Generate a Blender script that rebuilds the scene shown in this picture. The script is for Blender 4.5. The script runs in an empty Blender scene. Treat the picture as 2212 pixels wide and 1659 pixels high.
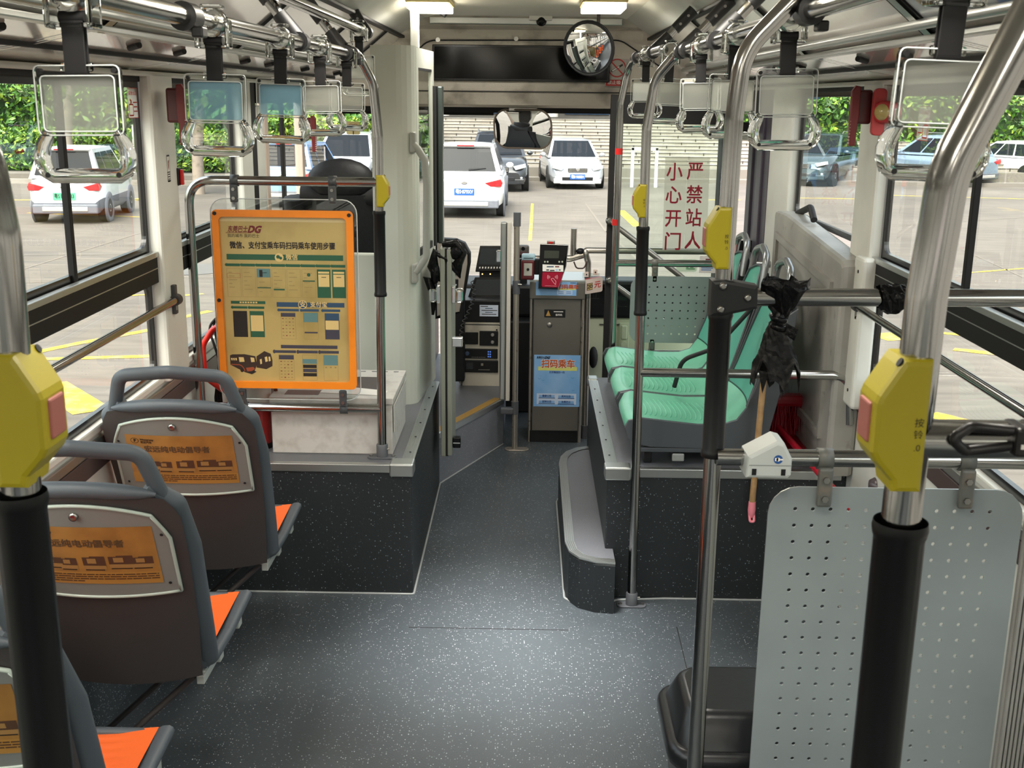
import bpy, bmesh, math, random
from mathutils import Vector, Matrix, Euler
random.seed(7)
R = math.radians
sc = bpy.context.scene
COL = sc.collection
# ------------------------------------------------------------------ camera, sky, sun, exposure
FPX, W, H = 2400.0, 2212, 1659          # focal length in pixels, frame
CAMP = Vector((0.07, 0.0, 1.83))        # eye 1.83 m above the aisle floor
def _axes():
    fw = Vector((1148 - W / 2, 215 - H / 2, FPX)).normalized()      # where the aisle direction vanishes
    dn = Vector((1000 - W / 2, 10200 - H / 2, FPX)).normalized()    # where the plumb lines vanish
    dn = (dn - fw * dn.dot(fw)).normalized()
    rt = dn.cross(fw)
    return rt, fw, dn
_rt, _fw, _dn = _axes()
# camera axes (x right, y down, z forward) expressed in the world
AX = [Vector((_rt[i], _fw[i], -_dn[i])) for i in range(3)]
cam = bpy.data.cameras.new('camera')
cam.sensor_fit = 'HORIZONTAL'; cam.sensor_width = 36.0; cam.lens = FPX / W * 36.0
cam.clip_start = 0.02; cam.clip_end = 400
cam.dof.use_dof = True; cam.dof.focus_distance = 7.0; cam.dof.aperture_fstop = 24
camo = bpy.data.objects.new('camera', cam); COL.objects.link(camo)
camo.matrix_world = Matrix(((AX[0].x, -AX[1].x, -AX[2].x, CAMP.x), (AX[0].y, -AX[1].y, -AX[2].y, CAMP.y),
                            (AX[0].z, -AX[1].z, -AX[2].z, CAMP.z), (0, 0, 0, 1)))
sc.camera = camo

wd = bpy.data.worlds.new('sky'); sc.world = wd; wd.use_nodes = True
wn = wd.node_tree.nodes; wl = wd.node_tree.links
bg = wn['Background']
sky = wn.new('ShaderNodeTexSky')
sky.sky_type = 'NISHITA'; sky.sun_disc = False; sky.sun_elevation = R(58); sky.sun_rotation = R(200)
sky.air_density = 1.6; sky.dust_density = 6.0; sky.ozone_density = 1.0
hs = wn.new('ShaderNodeHueSaturation'); hs.inputs['Saturation'].default_value = 0.45
wl.new(sky.outputs[0], hs.inputs['Color']); wl.new(hs.outputs[0], bg.inputs['Color'])
bg.inputs['Strength'].default_value = SKY_STRENGTH = 0.62
sun = bpy.data.lights.new('sun', 'SUN'); sun.energy = SUN_ENERGY = 0.9; sun.angle = R(3); sun.color = (1.0, .95, .87)
suno = bpy.data.objects.new('sun', sun); COL.objects.link(suno)
suno.rotation_euler = (R(24), R(-14), R(0)); suno.location = (0, 0, 30)

vs = sc.view_settings
sc.display_settings.display_device = 'sRGB'
vs.view_transform = 'Standard'; vs.look = 'None'; vs.gamma = 1.0; vs.use_curve_mapping = False
vs.exposure = EXPOSURE = 0.38
cy = sc.cycles
cy.max_bounces = 10; cy.diffuse_bounces = 5; cy.glossy_bounces = 4; cy.transmission_bounces = 8; cy.transparent_max_bounces = 24
cy.caustics_reflective = False; cy.caustics_refractive = False
cy.sample_clamp_indirect = 6.0; cy.use_denoising = True; cy.use_fast_gi = False
cy.blur_glossy = 0.5

def ray(u, v):
    return AX[0] * (u - W / 2) + AX[1] * (v - H / 2) + AX[2] * FPX
def P(u, v, x=None, y=None, z=None):
    """The point of the plane x=, y= or z= that is seen at this place of the photograph."""
    d = ray(u, v)
    if x is not None: t = (x - CAMP.x) / d.x
    elif y is not None: t = (y - CAMP.y) / d.y
    else: t = (z - CAMP.z) / d.z
    return CAMP + d * t

# ------------------------------------------------------------------ materials
def lin(h):
    h = h.lstrip('#')
    c = [int(h[i:i + 2], 16) / 255 for i in (0, 2, 4)]
    return tuple((x / 12.92 if x <= .04045 else ((x + .055) / 1.055) ** 2.4) for x in c) + (1.0,)
MATS = {}
def M(name, col='#808080', rough=.5, metal=0.0, spec=.5, bump=None, var=None, coat=0.0, emit=0.0, dirt=None):
    """bump=(scale, strength); var=(scale, colour, low, high); dirt=(scale, colour, low, high) as a second layer"""
    if name in MATS: return MATS[name]
    m = bpy.data.materials.new(name); m.use_nodes = True
    nt = m.node_tree; n = nt.nodes; l = nt.links
    b = n['Principled BSDF']
    b.inputs['Base Color'].default_value = lin(col)
    b.inputs['Roughness'].default_value = rough; b.inputs['Metallic'].default_value = metal
    b.inputs['Specular IOR Level'].default_value = spec
    if coat: b.inputs['Coat Weight'].default_value = coat; b.inputs['Coat Roughness'].default_value = .08
    if emit:
        b.inputs['Emission Color'].default_value = lin(col); b.inputs['Emission Strength'].default_value = emit
    if bump or var or dirt:
        tc = n.new('ShaderNodeTexCoord')
    cur = None
    for layer in (var, dirt):
        if not layer: continue
        s, c2, lo, hi = layer
        nz = n.new('ShaderNodeTexNoise'); nz.inputs['Scale'].default_value = s; nz.inputs['Detail'].default_value = 5
        l.new(tc.outputs['Object'], nz.inputs['Vector'])
        rp = n.new('ShaderNodeMapRange'); rp.inputs['From Min'].default_value = lo; rp.inputs['From Max'].default_value = hi
        l.new(nz.outputs['Fac'], rp.inputs['Value'])
        mx = n.new('ShaderNodeMix'); mx.data_type = 'RGBA'
        l.new(rp.outputs['Result'], mx.inputs['Factor'])
        if cur is None: mx.inputs['A'].default_value = lin(col)
        else: l.new(cur, mx.inputs['A'])
        mx.inputs['B'].default_value = lin(c2)
        cur = mx.outputs['Result']
    if cur is not None: l.new(cur, b.inputs['Base Color'])
    if bump:
        nz = n.new('ShaderNodeTexNoise'); nz.inputs['Scale'].default_value = bump[0]; nz.inputs['Detail'].default_value = 4
        l.new(tc.outputs['Object'], nz.inputs['Vector'])
        bp = n.new('ShaderNodeBump'); bp.inputs['Strength'].default_value = bump[1]; bp.inputs['Distance'].default_value = .01
        l.new(nz.outputs['Fac'], bp.inputs['Height']); l.new(bp.outputs['Normal'], b.inputs['Normal'])
    MATS[name] = m
    return m

def speckled(name, col, col2, dens=.62, rough=.42, scale=170, bstr=.25):
    """safety vinyl: dark ground with small pale grains"""
    m = bpy.data.materials.new(name); m.use_nodes = True
    nt = m.node_tree; n = nt.nodes; l = nt.links; b = n['Principled BSDF']
    tc = n.new('ShaderNodeTexCoord')
    vo = n.new('ShaderNodeTexVoronoi'); vo.inputs['Scale'].default_value = scale
    l.new(tc.outputs['Object'], vo.inputs['Vector'])
    nz = n.new('ShaderNodeTexNoise'); nz.inputs['Scale'].default_value = 3.0; nz.inputs['Detail'].default_value = 6
    l.new(tc.outputs['Object'], nz.inputs['Vector'])
    sep = n.new('ShaderNodeSeparateColor'); l.new(vo.outputs['Color'], sep.inputs['Color'])
    r1 = n.new('ShaderNodeMapRange'); r1.inputs['From Min'].default_value = dens; r1.inputs['From Max'].default_value = 1.0
    l.new(sep.outputs['Red'], r1.inputs['Value'])
    r2 = n.new('ShaderNodeMapRange'); r2.inputs['From Min'].default_value = .34; r2.inputs['From Max'].default_value = .12
    l.new(vo.outputs['Distance'], r2.inputs['Value'])
    mu = n.new('ShaderNodeMath'); mu.operation = 'MULTIPLY'; l.new(r1.outputs['Result'], mu.inputs[0]); l.new(r2.outputs['Result'], mu.inputs[1])
    base = n.new('ShaderNodeMix'); base.data_type = 'RGBA'; l.new(nz.outputs['Fac'], base.inputs['Factor'])
    c = lin(col); base.inputs['A'].default_value = tuple(x * .8 for x in c[:3]) + (1,); base.inputs['B'].default_value = tuple(x * 1.2 for x in c[:3]) + (1,)
    mx = n.new('ShaderNodeMix'); mx.data_type = 'RGBA'; l.new(mu.outputs[0], mx.inputs['Factor']); l.new(base.outputs['Result'], mx.inputs['A']); mx.inputs['B'].default_value = lin(col2)
    l.new(mx.outputs['Result'], b.inputs['Base Color'])
    b.inputs['Roughness'].default_value = rough
    n2 = n.new('ShaderNodeTexNoise'); n2.inputs['Scale'].default_value = 260; n2.inputs['Detail'].default_value = 3
    l.new(tc.outputs['Object'], n2.inputs['Vector'])
    bp = n.new('ShaderNodeBump'); bp.inputs['Strength'].default_value = bstr; bp.inputs['Distance'].default_value = .004
    l.new(n2.outputs['Fac'], bp.inputs['Height']); l.new(bp.outputs['Normal'], b.inputs['Normal'])
    MATS[name] = m
    return m

def clear(name, tint='#ffffff', refl=.06, edge=.5, rough=.0, frost=0.0, frostcol='#ffffff'):
    """panes and clear plastic: straight-through light, mirror gloss that grows towards grazing, optional milky share"""
    m = bpy.data.materials.new(name); m.use_nodes = True
    nt = m.node_tree; n = nt.nodes; l = nt.links
    for x in list(n):
        if x.type != 'OUTPUT_MATERIAL': n.remove(x)
    out = [x for x in n if x.type == 'OUTPUT_MATERIAL'][0]
    tr = n.new('ShaderNodeBsdfTransparent'); tr.inputs['Color'].default_value = lin(tint)
    base = tr.outputs[0]
    if frost:
        df = n.new('ShaderNodeBsdfDiffuse'); df.inputs['Color'].default_value = lin(frostcol)
        tl = n.new('ShaderNodeBsdfTranslucent'); tl.inputs['Color'].default_value = lin(frostcol)
        a = n.new('ShaderNodeMixShader'); a.inputs[0].default_value = .5; l.new(df.outputs[0], a.inputs[1]); l.new(tl.outputs[0], a.inputs[2])
        mf = n.new('ShaderNodeMixShader'); mf.inputs[0].default_value = frost; l.new(base, mf.inputs[1]); l.new(a.outputs[0], mf.inputs[2])
        base = mf.outputs[0]
    gl = n.new('ShaderNodeBsdfGlossy'); gl.inputs['Roughness'].default_value = rough
    lw = n.new('ShaderNodeLayerWeight'); lw.inputs['Blend'].default_value = .5
    pw = n.new('ShaderNodeMath'); pw.operation = 'POWER'; l.new(lw.outputs['Facing'], pw.inputs[0]); pw.inputs[1].default_value = 3.0
    mr = n.new('ShaderNodeMapRange'); mr.inputs['To Min'].default_value = refl; mr.inputs['To Max'].default_value = edge
    l.new(pw.outputs[0], mr.inputs['Value'])
    mix = n.new('ShaderNodeMixShader'); l.new(mr.outputs['Result'], mix.inputs[0]); l.new(base, mix.inputs[1]); l.new(gl.outputs[0], mix.inputs[2])
    l.new(mix.outputs[0], out.inputs['Surface'])
    MATS[name] = m
    return m

CHROME = M('brushed stainless steel', '#a6a5a2', .15, 1.0)
CHROMED = M('polished chrome', '#dcdcda', .08, 1.0)
BLACK = M('black plastic', '#121315', .45, spec=.35)
BLACKG = M('glossy black plastic', '#0b0b0d', .22, spec=.28)
SLEEVE = M('black ribbed grip', '#0b0c0d', .38, spec=.3)
RUBBER = M('black rubber', '#151416', .65)
YELLOW = M('yellow plastic', '#a89a16', .38)
WALLG = M('pale grey wall panel', '#dcdcd4', .42, var=(2.5, '#c6c5be', .45, .75))
WALLD = M('grey moulded panel', '#a4a29c', .4, var=(3, '#736f6a', .4, .8), dirt=(14, '#6a655f', .62, .8))
WHITEP = M('warm white ceiling panel', '#f8f3e8', .35)
COVE = M('glossy grey cove panel', '#f2efe8', .2, spec=.9, var=(3, '#e2ded6', .4, .7), coat=1.0)
FELT = M('grey header felt', '#d6cdc0', .85, bump=(180, .25), dirt=(6, '#8d8478', .5, .75))
DARKM = M('dark window frame', '#191818', .55, spec=.2)
FRIT = M('black window border', '#0d0d0e', .2)
ALU = M('aluminium', '#b9bbb8', .32, .9)
GREYSEAT = M('dark grey seat shell', '#4b5157', .48, bump=(400, .06))
SEATBACK = M('charcoal seat rear', '#3d3837', .6, bump=(300, .1))
ORANGE = M('orange seat plastic', '#ee6a2e', .42, bump=(60, .05))
FRAMEO = M('orange poster frame', '#f28a20', .38, var=(8, '#da7816', .5, .8))
GREEN = M('mint green seat plastic', '#67b395', .28, var=(6, '#7ac0a4', .4, .7))
GREENB = M('teal seat back', '#57a392', .28)
GREYPANEL = M('grey perforated sheet', '#899090', .45, var=(4, '#7e8485', .4, .7))
FLOORM = speckled('speckled vinyl floor', '#43494d', '#dfe5e8', .68, .34, 150)
PLATM = speckled('dark speckled vinyl', '#1f2326', '#aeb7bb', .78, .5, 150)
STEPM = speckled('worn step vinyl', '#606166', '#7c7c80', .9, .38, 120, .4)
CABM = speckled('blue grey speckled vinyl', '#83858c', '#d6dae2', .6, .4, 150)
GLASS = clear('window glass', '#e9eee9', .04, .5)
TINT = clear('tinted door glass', '#eef8f1', .03, .35)
ACRYL = clear('clear acrylic', '#f1f3f2', .06, .75)
def glassy(name, tint, ior=1.46, rough=.02):
    m = bpy.data.materials.new(name); m.use_nodes = True
    b = m.node_tree.nodes['Principled BSDF']; b.inputs['Base Color'].default_value = lin(tint); b.inputs['Transmission Weight'].default_value = 1
    b.inputs['IOR'].default_value = ior; b.inputs['Roughness'].default_value = rough
    MATS[name] = m; return m
CLEARP = glassy('clear moulded plastic', '#f4f7f5')
FROST = clear('milky insert', '#f4f6f2', .03, .25, .3, .24, '#eef1ec')
RED = M('dark red plastic', '#6a1517', .35)
REDB = M('bright red plastic', '#d3221f', .35)
PINK = M('pink plastic cap', '#f08a97', .4)
WOOD = M('wooden stick', '#b08c5f', .6, var=(20, '#8d6b45', .4, .7))
PAPERY = M('yellowed paper', '#b8a266', .4, bump=(9, .35), var=(5, '#a08b52', .45, .7), coat=.3)
PLASTB = M('crumpled black film', '#060607', .3, spec=.22, bump=(45, .6))
INK = M('black ink', '#1c1512', .6)
MAROON = M('maroon ink', '#6d1f22', .6)
CRIMSON = M('crimson lettering', '#8c1028', .5)
DGREEN = M('poster green', '#22553c', .5)
DBLUE = M('poster blue', '#2b4964', .5)
TEAL = M('poster teal', '#5a7f80', .5)
CREAM = M('poster cream', '#d8bd7e', .45)
WHITE = M('white print', '#eeeae4', .5)
CONSOLE = M('beige grey console', '#cfc7b7', .5, dirt=(9, '#a99f8c', .55, .8))
MIRROR = M('mirror silver', '#f0f0f0', .015, 1.0)
SCREEN = M('dark screen', '#2b3034', .12, coat=.5)
SILVER = M('silver bolt', '#9d9b96', .3, 1.0)
BIN = M('black bin plastic', '#1a1b1d', .3, bump=(40, .03))

# ------------------------------------------------------------------ mesh building
def arc_path(pts, rad, seg=6):
    """polyline with its inner corners rounded"""
    pts = [Vector(p) for p in pts]
    out = [pts[0]]
    for i in range(1, len(pts) - 1):
        a, b, c = pts[i - 1], pts[i], pts[i + 1]
        d1 = (a - b); d2 = (c - b)
        r = rad[i - 1] if isinstance(rad, (list, tuple)) else rad
        ang = d1.angle(d2)
        t = min(r / max(math.tan(ang / 2), 1e-4), d1.length * .49, d2.length * .49)
        p1 = b + d1.normalized() * t; p2 = b + d2.normalized() * t
        for k in range(seg + 1):
            s = k / seg
            out.append(p1 * (1 - s) ** 2 + b * 2 * s * (1 - s) + p2 * s * s)
    out.append(pts[-1])
    return out

class MB:
    def __init__(s):
        s.v = []; s.f = []; s.mi = []; s.sm = []; s.mats = []
    def _m(s, m):
        if m not in s.mats: s.mats.append(m)
        return s.mats.index(m)
    def add(s, vs_, fs, m, smooth=False):
        b = len(s.v); k = s._m(m)
        s.v += [tuple(v) for v in vs_]
        for f in fs:
            s.f.append(tuple(b + i for i in f)); s.mi.append(k); s.sm.append(smooth)
        return s
    def bm(s, bm, m, mat=None, smooth=False):
        bm.verts.index_update()
        vs_ = [(mat @ v.co if mat else v.co.copy()) for v in bm.verts]
        s.add(vs_, [[v.index for v in f.verts] for f in bm.faces], m, smooth)
        bm.free(); return s
    def box(s, lo, hi, m, bev=0.0, seg=2, rot=None, piv=None, smooth=False):
        lo = Vector(lo); hi = Vector(hi); c = (lo + hi) / 2; d = hi - lo
        bm = bmesh.new(); bmesh.ops.create_cube(bm, size=1)
        for v in bm.verts: v.co = Vector((v.co.x * d.x, v.co.y * d.y, v.co.z * d.z))
        if bev:
            bmesh.ops.bevel(bm, geom=list(bm.edges), offset=min(bev, min(abs(x) for x in d) * .49), segments=seg, profile=.5, affect='EDGES')
        mt = Matrix.Translation(c)
        if rot is not None:
            pv = Vector(piv) if piv is not None else c
            mt = Matrix.Translation(pv) @ Euler([R(a) for a in rot]).to_matrix().to_4x4() @ Matrix.Translation(c - pv)
        return s.bm(bm, m, mt, smooth)
    def tube(s, pts, r, m, n=14, caps=True, closed=False, flat=None):
        pts = [Vector(p) for p in pts]
        N = len(pts); rr = r if isinstance(r, (list, tuple)) else [r] * N
        ts = []
        for i in range(N):
            a = pts[i - 1] if (i or closed) else pts[0]; b = pts[(i + 1) % N] if (i < N - 1 or closed) else pts[-1]
            ts.append((b - a).normalized() if (b - a).length > 1e-9 else Vector((0, 0, 1)))
        up = Vector((0, 0, 1)) if abs(ts[0].z) < .9 else Vector((1, 0, 0))
        x = ts[0].cross(up).normalized()
        vs_ = []
        for i in range(N):
            t = ts[i]; x = (x - t * x.dot(t)).normalized(); y = t.cross(x)
            for k in range(n):
                a = 2 * math.pi * k / n
                kx, ky = (flat if flat else (1, 1))
                vs_.append(pts[i] + x * math.cos(a) * rr[i] * kx + y * math.sin(a) * rr[i] * ky)
        fs = []
        for i in range(N - 1 if not closed else N):
            j = (i + 1) % N
            for k in range(n):
                k2 = (k + 1) % n
                fs.append((i * n + k, i * n + k2, j * n + k2, j * n + k))
        s.add(vs_, fs, m, True)
        if caps and not closed:
            s.add(vs_[:n], [tuple(range(n))[::-1]], m); s.add(vs_[-n:], [tuple(range(n))], m)
        return s
    def cyl(s, p0, p1, r, m, n=16, r2=None):
        return s.tube([p0, p1], [r, r if r2 is None else r2], m, n)
    def lathe(s, prof, m, mat=None, n=20, smooth=True):
        """prof: (radius, height) pairs about local z"""
        vs_ = []; fs = []
        for (r, z) in prof:
            for k in range(n):
                a = 2 * math.pi * k / n
                v = Vector((r * math.cos(a), r * math.sin(a), z)); vs_.append(mat @ v if mat else v)
        for i in range(len(prof) - 1):
            for k in range(n):
                k2 = (k + 1) % n
                fs.append((i * n + k, i * n + k2, (i + 1) * n + k2, (i + 1) * n + k))
        s.add(vs_, fs, m, smooth)
        s.add(vs_[:n], [tuple(range(n))[::-1]], m); s.add(vs_[-n:], [tuple(range(n))], m)
        return s
    def prism(s, poly, z0, z1, m, mat=None, bev=0.0, smooth=False):
        """poly: 2-D outline in local xy, extruded along local z"""
        bm = bmesh.new()
        a = [bm.verts.new((p[0], p[1], z0)) for p in poly]; b = [bm.verts.new((p[0], p[1], z1)) for p in poly]
        n = len(poly)
        f1 = bm.faces.new(a[::-1]); f2 = bm.faces.new(b)
        for i in range(n):
            bm.faces.new((a[i], a[(i + 1) % n], b[(i + 1) % n], b[i]))
        bmesh.ops.recalc_face_normals(bm, faces=bm.faces)
        if bev:
            ed = set(f1.edges) | set(f2.edges)
            bmesh.ops.bevel(bm, geom=list(ed), offset=bev, segments=2, profile=.5, affect='EDGES')
        return s.bm(bm, m, mat, smooth)
    def grid(s, fn, nu, nv, m, smooth=True, closeu=False):
        vs_ = [fn(i / nu, j / nv) for j in range(nv + 1) for i in range(nu + 1)]
        fs = [(j * (nu + 1) + i, j * (nu + 1) + i + 1, (j + 1) * (nu + 1) + i + 1, (j + 1) * (nu + 1) + i) for j in range(nv) for i in range(nu)]
        return s.add(vs_, fs, m, smooth)
    def ball(s, c, r, m, mat=None, n=16):
        r = r if isinstance(r, (tuple, list)) else (r, r, r)
        bm = bmesh.new(); bmesh.ops.create_uvsphere(bm, u_segments=n, v_segments=max(6, n // 2), radius=1)
        mt = Matrix.Translation(c) @ (mat if mat else Matrix.Identity(4)) @ Matrix.Diagonal((r[0], r[1], r[2], 1))
        return s.bm(bm, m, mt, True)
    def quad(s, fr, x0, y0, x1, y1, m, d=0.0):
        """a flat print on a frame: fr maps (x, y, depth) to the world"""
        return s.add([fr(x0, y0, d), fr(x1, y0, d), fr(x1, y1, d), fr(x0, y1, d)], [(0, 1, 2, 3)], m)
    def disc(s, fr, x, y, r, m, d=0.0, n=20, ry=None):
        ry = r if ry is None else ry
        return s.add([fr(x + r * math.cos(2 * math.pi * k / n), y + ry * math.sin(2 * math.pi * k / n), d) for k in range(n)], [tuple(range(n))], m)
    def line(s, fr, pts, w, m, d=0.0):
        for (a, b) in zip(pts[:-1], pts[1:]):
            dx, dy = b[0] - a[0], b[1] - a[1]; L = math.hypot(dx, dy) or 1
            nx, ny = -dy / L * w / 2, dx / L * w / 2
            s.add([fr(a[0] - nx, a[1] - ny, d), fr(b[0] - nx, b[1] - ny, d), fr(b[0] + nx, b[1] + ny, d), fr(a[0] + nx, a[1] + ny, d)], [(0, 1, 2, 3)], m)
        return s
    def rect(s, fr, x0, y0, x1, y1, w, m, d=0.0):
        return s.line(fr, [(x0, y0), (x1, y0), (x1, y1), (x0, y1), (x0, y0)], w, m, d)
    def text(s, fr, x, y, body, size, m, d=0.0, bold=0.0, width=None, shear=0.0, align='CENTER'):
        vs_, fs = glyphs(body, size, bold, align)
        if not vs_: return s
        k = 1.0
        if width:
            xs = [v[0] for v in vs_]; k = width / max(max(xs) - min(xs), 1e-6)
        return s.add([fr(x + v[0] * k + shear * v[1], y + v[1], d + v[2]) for v in vs_], fs, m)
    def build(s, name, parent=None, label=None):
        me = bpy.data.meshes.new(name)
        me.from_pydata(s.v, [], s.f)
        for m in s.mats: me.materials.append(m)
        me.polygons.foreach_set('material_index', s.mi); me.polygons.foreach_set('use_smooth', s.sm)
        me.update()
        o = bpy.data.objects.new(name, me); COL.objects.link(o)
        if parent is not None:
            o.parent = parent
            o.matrix_parent_inverse = Matrix.Translation(-parent.location)
        if label: o['label'] = label
        return o

_gl = {}
def glyphs(body, size, bold, align='CENTER'):
    key = (body, size, bold, align)
    if key in _gl: return _gl[key]
    cu = bpy.data.curves.new('lettering', 'FONT'); cu.body = body; cu.size = size; cu.align_x = align; cu.align_y = 'CENTER'
    cu.resolution_u = 2
    ob = bpy.data.objects.new('lettering', cu)
    me = ob.to_mesh()
    r = ([tuple(v.co) for v in me.vertices], [tuple(p.vertices) for p in me.polygons])
    if bold:                                    # heavier strokes: the same outline laid four times, slightly shifted
        v0, f0_ = r; n = len(v0); vv = []; ff_ = []
        for k, (dx, dy) in enumerate(((bold, bold), (-bold, bold), (-bold, -bold), (bold, -bold))):
            vv += [(a + dx, b + dy, k * 4e-5) for a, b, c in v0]; ff_ += [tuple(i + k * n for i in q) for q in f0_]
        r = (vv, ff_)
    ob.to_mesh_clear(); bpy.data.objects.remove(ob); bpy.data.curves.remove(cu)
    _gl[key] = r
    return r

def frame(o, ex, ey, en=None):
    """local print frame: origin, x axis, y axis, outward normal"""
    o = Vector(o); ex = Vector(ex).normalized(); ey = Vector(ey).normalized()
    en = Vector(en).normalized() if en is not None else ex.cross(ey).normalized()
    return lambda x, y, d=0.0: o + ex * x + ey * y + en * d
def frmat(o, ex, ey):
    ex = Vector(ex).normalized(); ey = Vector(ey); ez = ex.cross(ey).normalized(); ey = ez.cross(ex)
    o = Vector(o)
    return Matrix(((ex.x, ey.x, ez.x, o.x), (ex.y, ey.y, ez.y, o.y), (ex.z, ey.z, ez.z, o.z), (0, 0, 0, 1)))

def thing(name, label, cat, loc=(0, 0, 0), group=None):
    o = bpy.data.objects.new(name, None); COL.objects.link(o)
    o.empty_display_size = .05
    o.location = loc; o['label'] = label; o['category'] = cat
    if group: o['group'] = group
    return o
def tag(o, label, cat, group=None):
    o['label'] = label; o['category'] = cat
    if group: o['group'] = group
    return o
def struct(mb, name):
    o = mb.build(name); o['kind'] = 'structure'
    return o
def dup(root, label, loc=None, rot=None):
    """a copy of a thing with copies of its parts and sub-parts"""
    def cp(o, par):
        c = o.copy(); COL.objects.link(c)
        if par is not None: c.parent = par; c.matrix_parent_inverse = o.matrix_parent_inverse.copy()
        for ch in o.children: cp(ch, c)
        return c
    r = cp(root, None); r['label'] = label
    if loc is not None: r.location = loc
    if rot is not None: r.rotation_euler = rot
    return r
XZ = lambda o: frame(o, (1, 0, 0), (0, 0, 1), (0, -1, 0))     # a print that faces the camera
def rrect(w, h, r, seg=5):
    """rounded rectangle outline about the origin"""
    out = []
    for (sx, sy, a0) in ((1, 1, 0), (-1, 1, 90), (-1, -1, 180), (1, -1, 270)):
        for k in range(seg + 1):
            a = R(a0 + 90 * k / seg)
            out.append((sx * (w / 2 - r) + r * math.cos(a), sy * (h / 2 - r) + r * math.sin(a)))
    return out
# ================================================================== THE SETTING
XL, XR, XC = -1.18, 1.25, .035           # inner wall faces, centre line
YREAR = -4.5
ZPL, ZST, ZCAB, ZG = .515, .20, .255, -.85   # wheel-arch platforms, step, driver's floor, road outside
def ring(mb, fr, outer, inner, d0, d1, m):
    """flat frame between two outlines with the same number of points, with thickness"""
    n = len(outer)
    vs_ = [fr(x, y, d1) for x, y in outer] + [fr(x, y, d1) for x, y in inner] + [fr(x, y, d0) for x, y in outer] + [fr(x, y, d0) for x, y in inner]
    fs = []
    for i in range(n):
        j = (i + 1) % n
        fs += [(i, j, n + j, n + i), (2 * n + i, 3 * n + i, 3 * n + j, 2 * n + j), (n + i, n + j, 3 * n + j, 3 * n + i), (i, 2 * n + i, 2 * n + j, j)]
    return mb.add(vs_, fs, m)
def rr(x0, y0, x1, y1, r, seg=5):
    return [((x0 + x1) / 2 + a, (y0 + y1) / 2 + b) for a, b in rrect(x1 - x0, y1 - y0, r, seg)]

# floor of the aisle, the driver's floor, platforms
struct(MB().box((XL, YREAR, -.06), (XR, 6.9, 0), FLOORM), 'floor')
mb = MB()
mb.line(lambda x, y, d=0: Vector((x, y, .0006)), [(-.34, 3.62), (.23, 3.62)], .004, RUBBER)
mb.line(lambda x, y, d=0: Vector((x, y, .0006)), [(.62, 3.66), (.60, 2.4), (.58, 1.0)], .003, RUBBER)
struct(mb, 'floor_seam')
PLY0, PLY1 = 3.893, 5.15
mb = MB().box((XL, PLY0, 0), (-.353, PLY1, ZPL - .004), PLATM, .006)
mb.box((XL, PLY0 + .03, ZPL - .004), (-.395, PLY1 - .002, ZPL), STEPM)
o = mb.build('wheel_arch_platform'); o['kind'] = 'structure'
tag(o, 'dark speckled raised floor box under the poster board and the white equipment box', 'platform')
t = MB()
for k in range(9):
    x = -.395 + k * .0047
    t.box((x, PLY0 + .04, ZPL), (x + .0030, PLY1, ZPL + .004), ALU)
t.box((-.396, PLY0 + .04, ZPL - .002), (-.350, PLY1, ZPL + .0015), ALU)
t.box((XL + .01, PLY0 - .006, ZPL - .028), (-.40, PLY0 + .022, ZPL + .004), ALU, .003)
for k in range(6): t.cyl((-.373, PLY0 + .15 + k * .2, ZPL + .004), (-.373, PLY0 + .15 + k * .2, ZPL + .006), .004, BLACK, 8)
t.build('edge_trim', o, 'ribbed aluminium edge strip')
MB().box((-.435, PLY0 - .010, ZPL - .042), (-.346, PLY0 + .07, ZPL + .008), ALU, .006).build('corner_cap', o, 'pale grey corner cap')
RPX = .371
mb = MB().box((RPX, PLY0, 0), (XR, 5.29, ZPL - .004), PLATM, .006)
mb.box((RPX + .03, PLY0 + .03, ZPL - .004), (XR, 5.285, ZPL), STEPM)
o = mb.build('wheel_arch_platform'); o['kind'] = 'structure'
tag(o, 'dark speckled raised floor box under the three mint green seats', 'platform')
t = MB()
for k in range(9):
    x = RPX - .004 + k * .0047
    t.box((x, PLY0 + .05, ZPL), (x + .0030, 5.24, ZPL + .004), ALU)
t.box((RPX - .005, PLY0 + .04, ZPL - .002), (RPX + .04, 5.26, ZPL + .0015), ALU)
t.box((RPX + .02, PLY0 - .006, ZPL - .03), (XR - .02, PLY0 + .022, ZPL + .004), ALU, .003)
for k in range(6): t.cyl((RPX + .016, PLY0 + .15 + k * .2, ZPL + .004), (RPX + .016, PLY0 + .15 + k * .2, ZPL + .006), .004, BLACK, 8)
t.build('edge_trim', o, 'ribbed aluminium edge strip')
MB().box((RPX - .01, PLY0 - .010, ZPL - .042), (RPX + .085, PLY0 + .06, ZPL + .008), ALU, .006).build('corner_cap', o, 'pale grey corner cap')
MB().box((RPX - .008, 5.22, ZPL - .03), (RPX + .04, 5.30, ZPL + .008), ALU, .006).build('corner_cap', o, 'pale grey corner cap')
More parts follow.
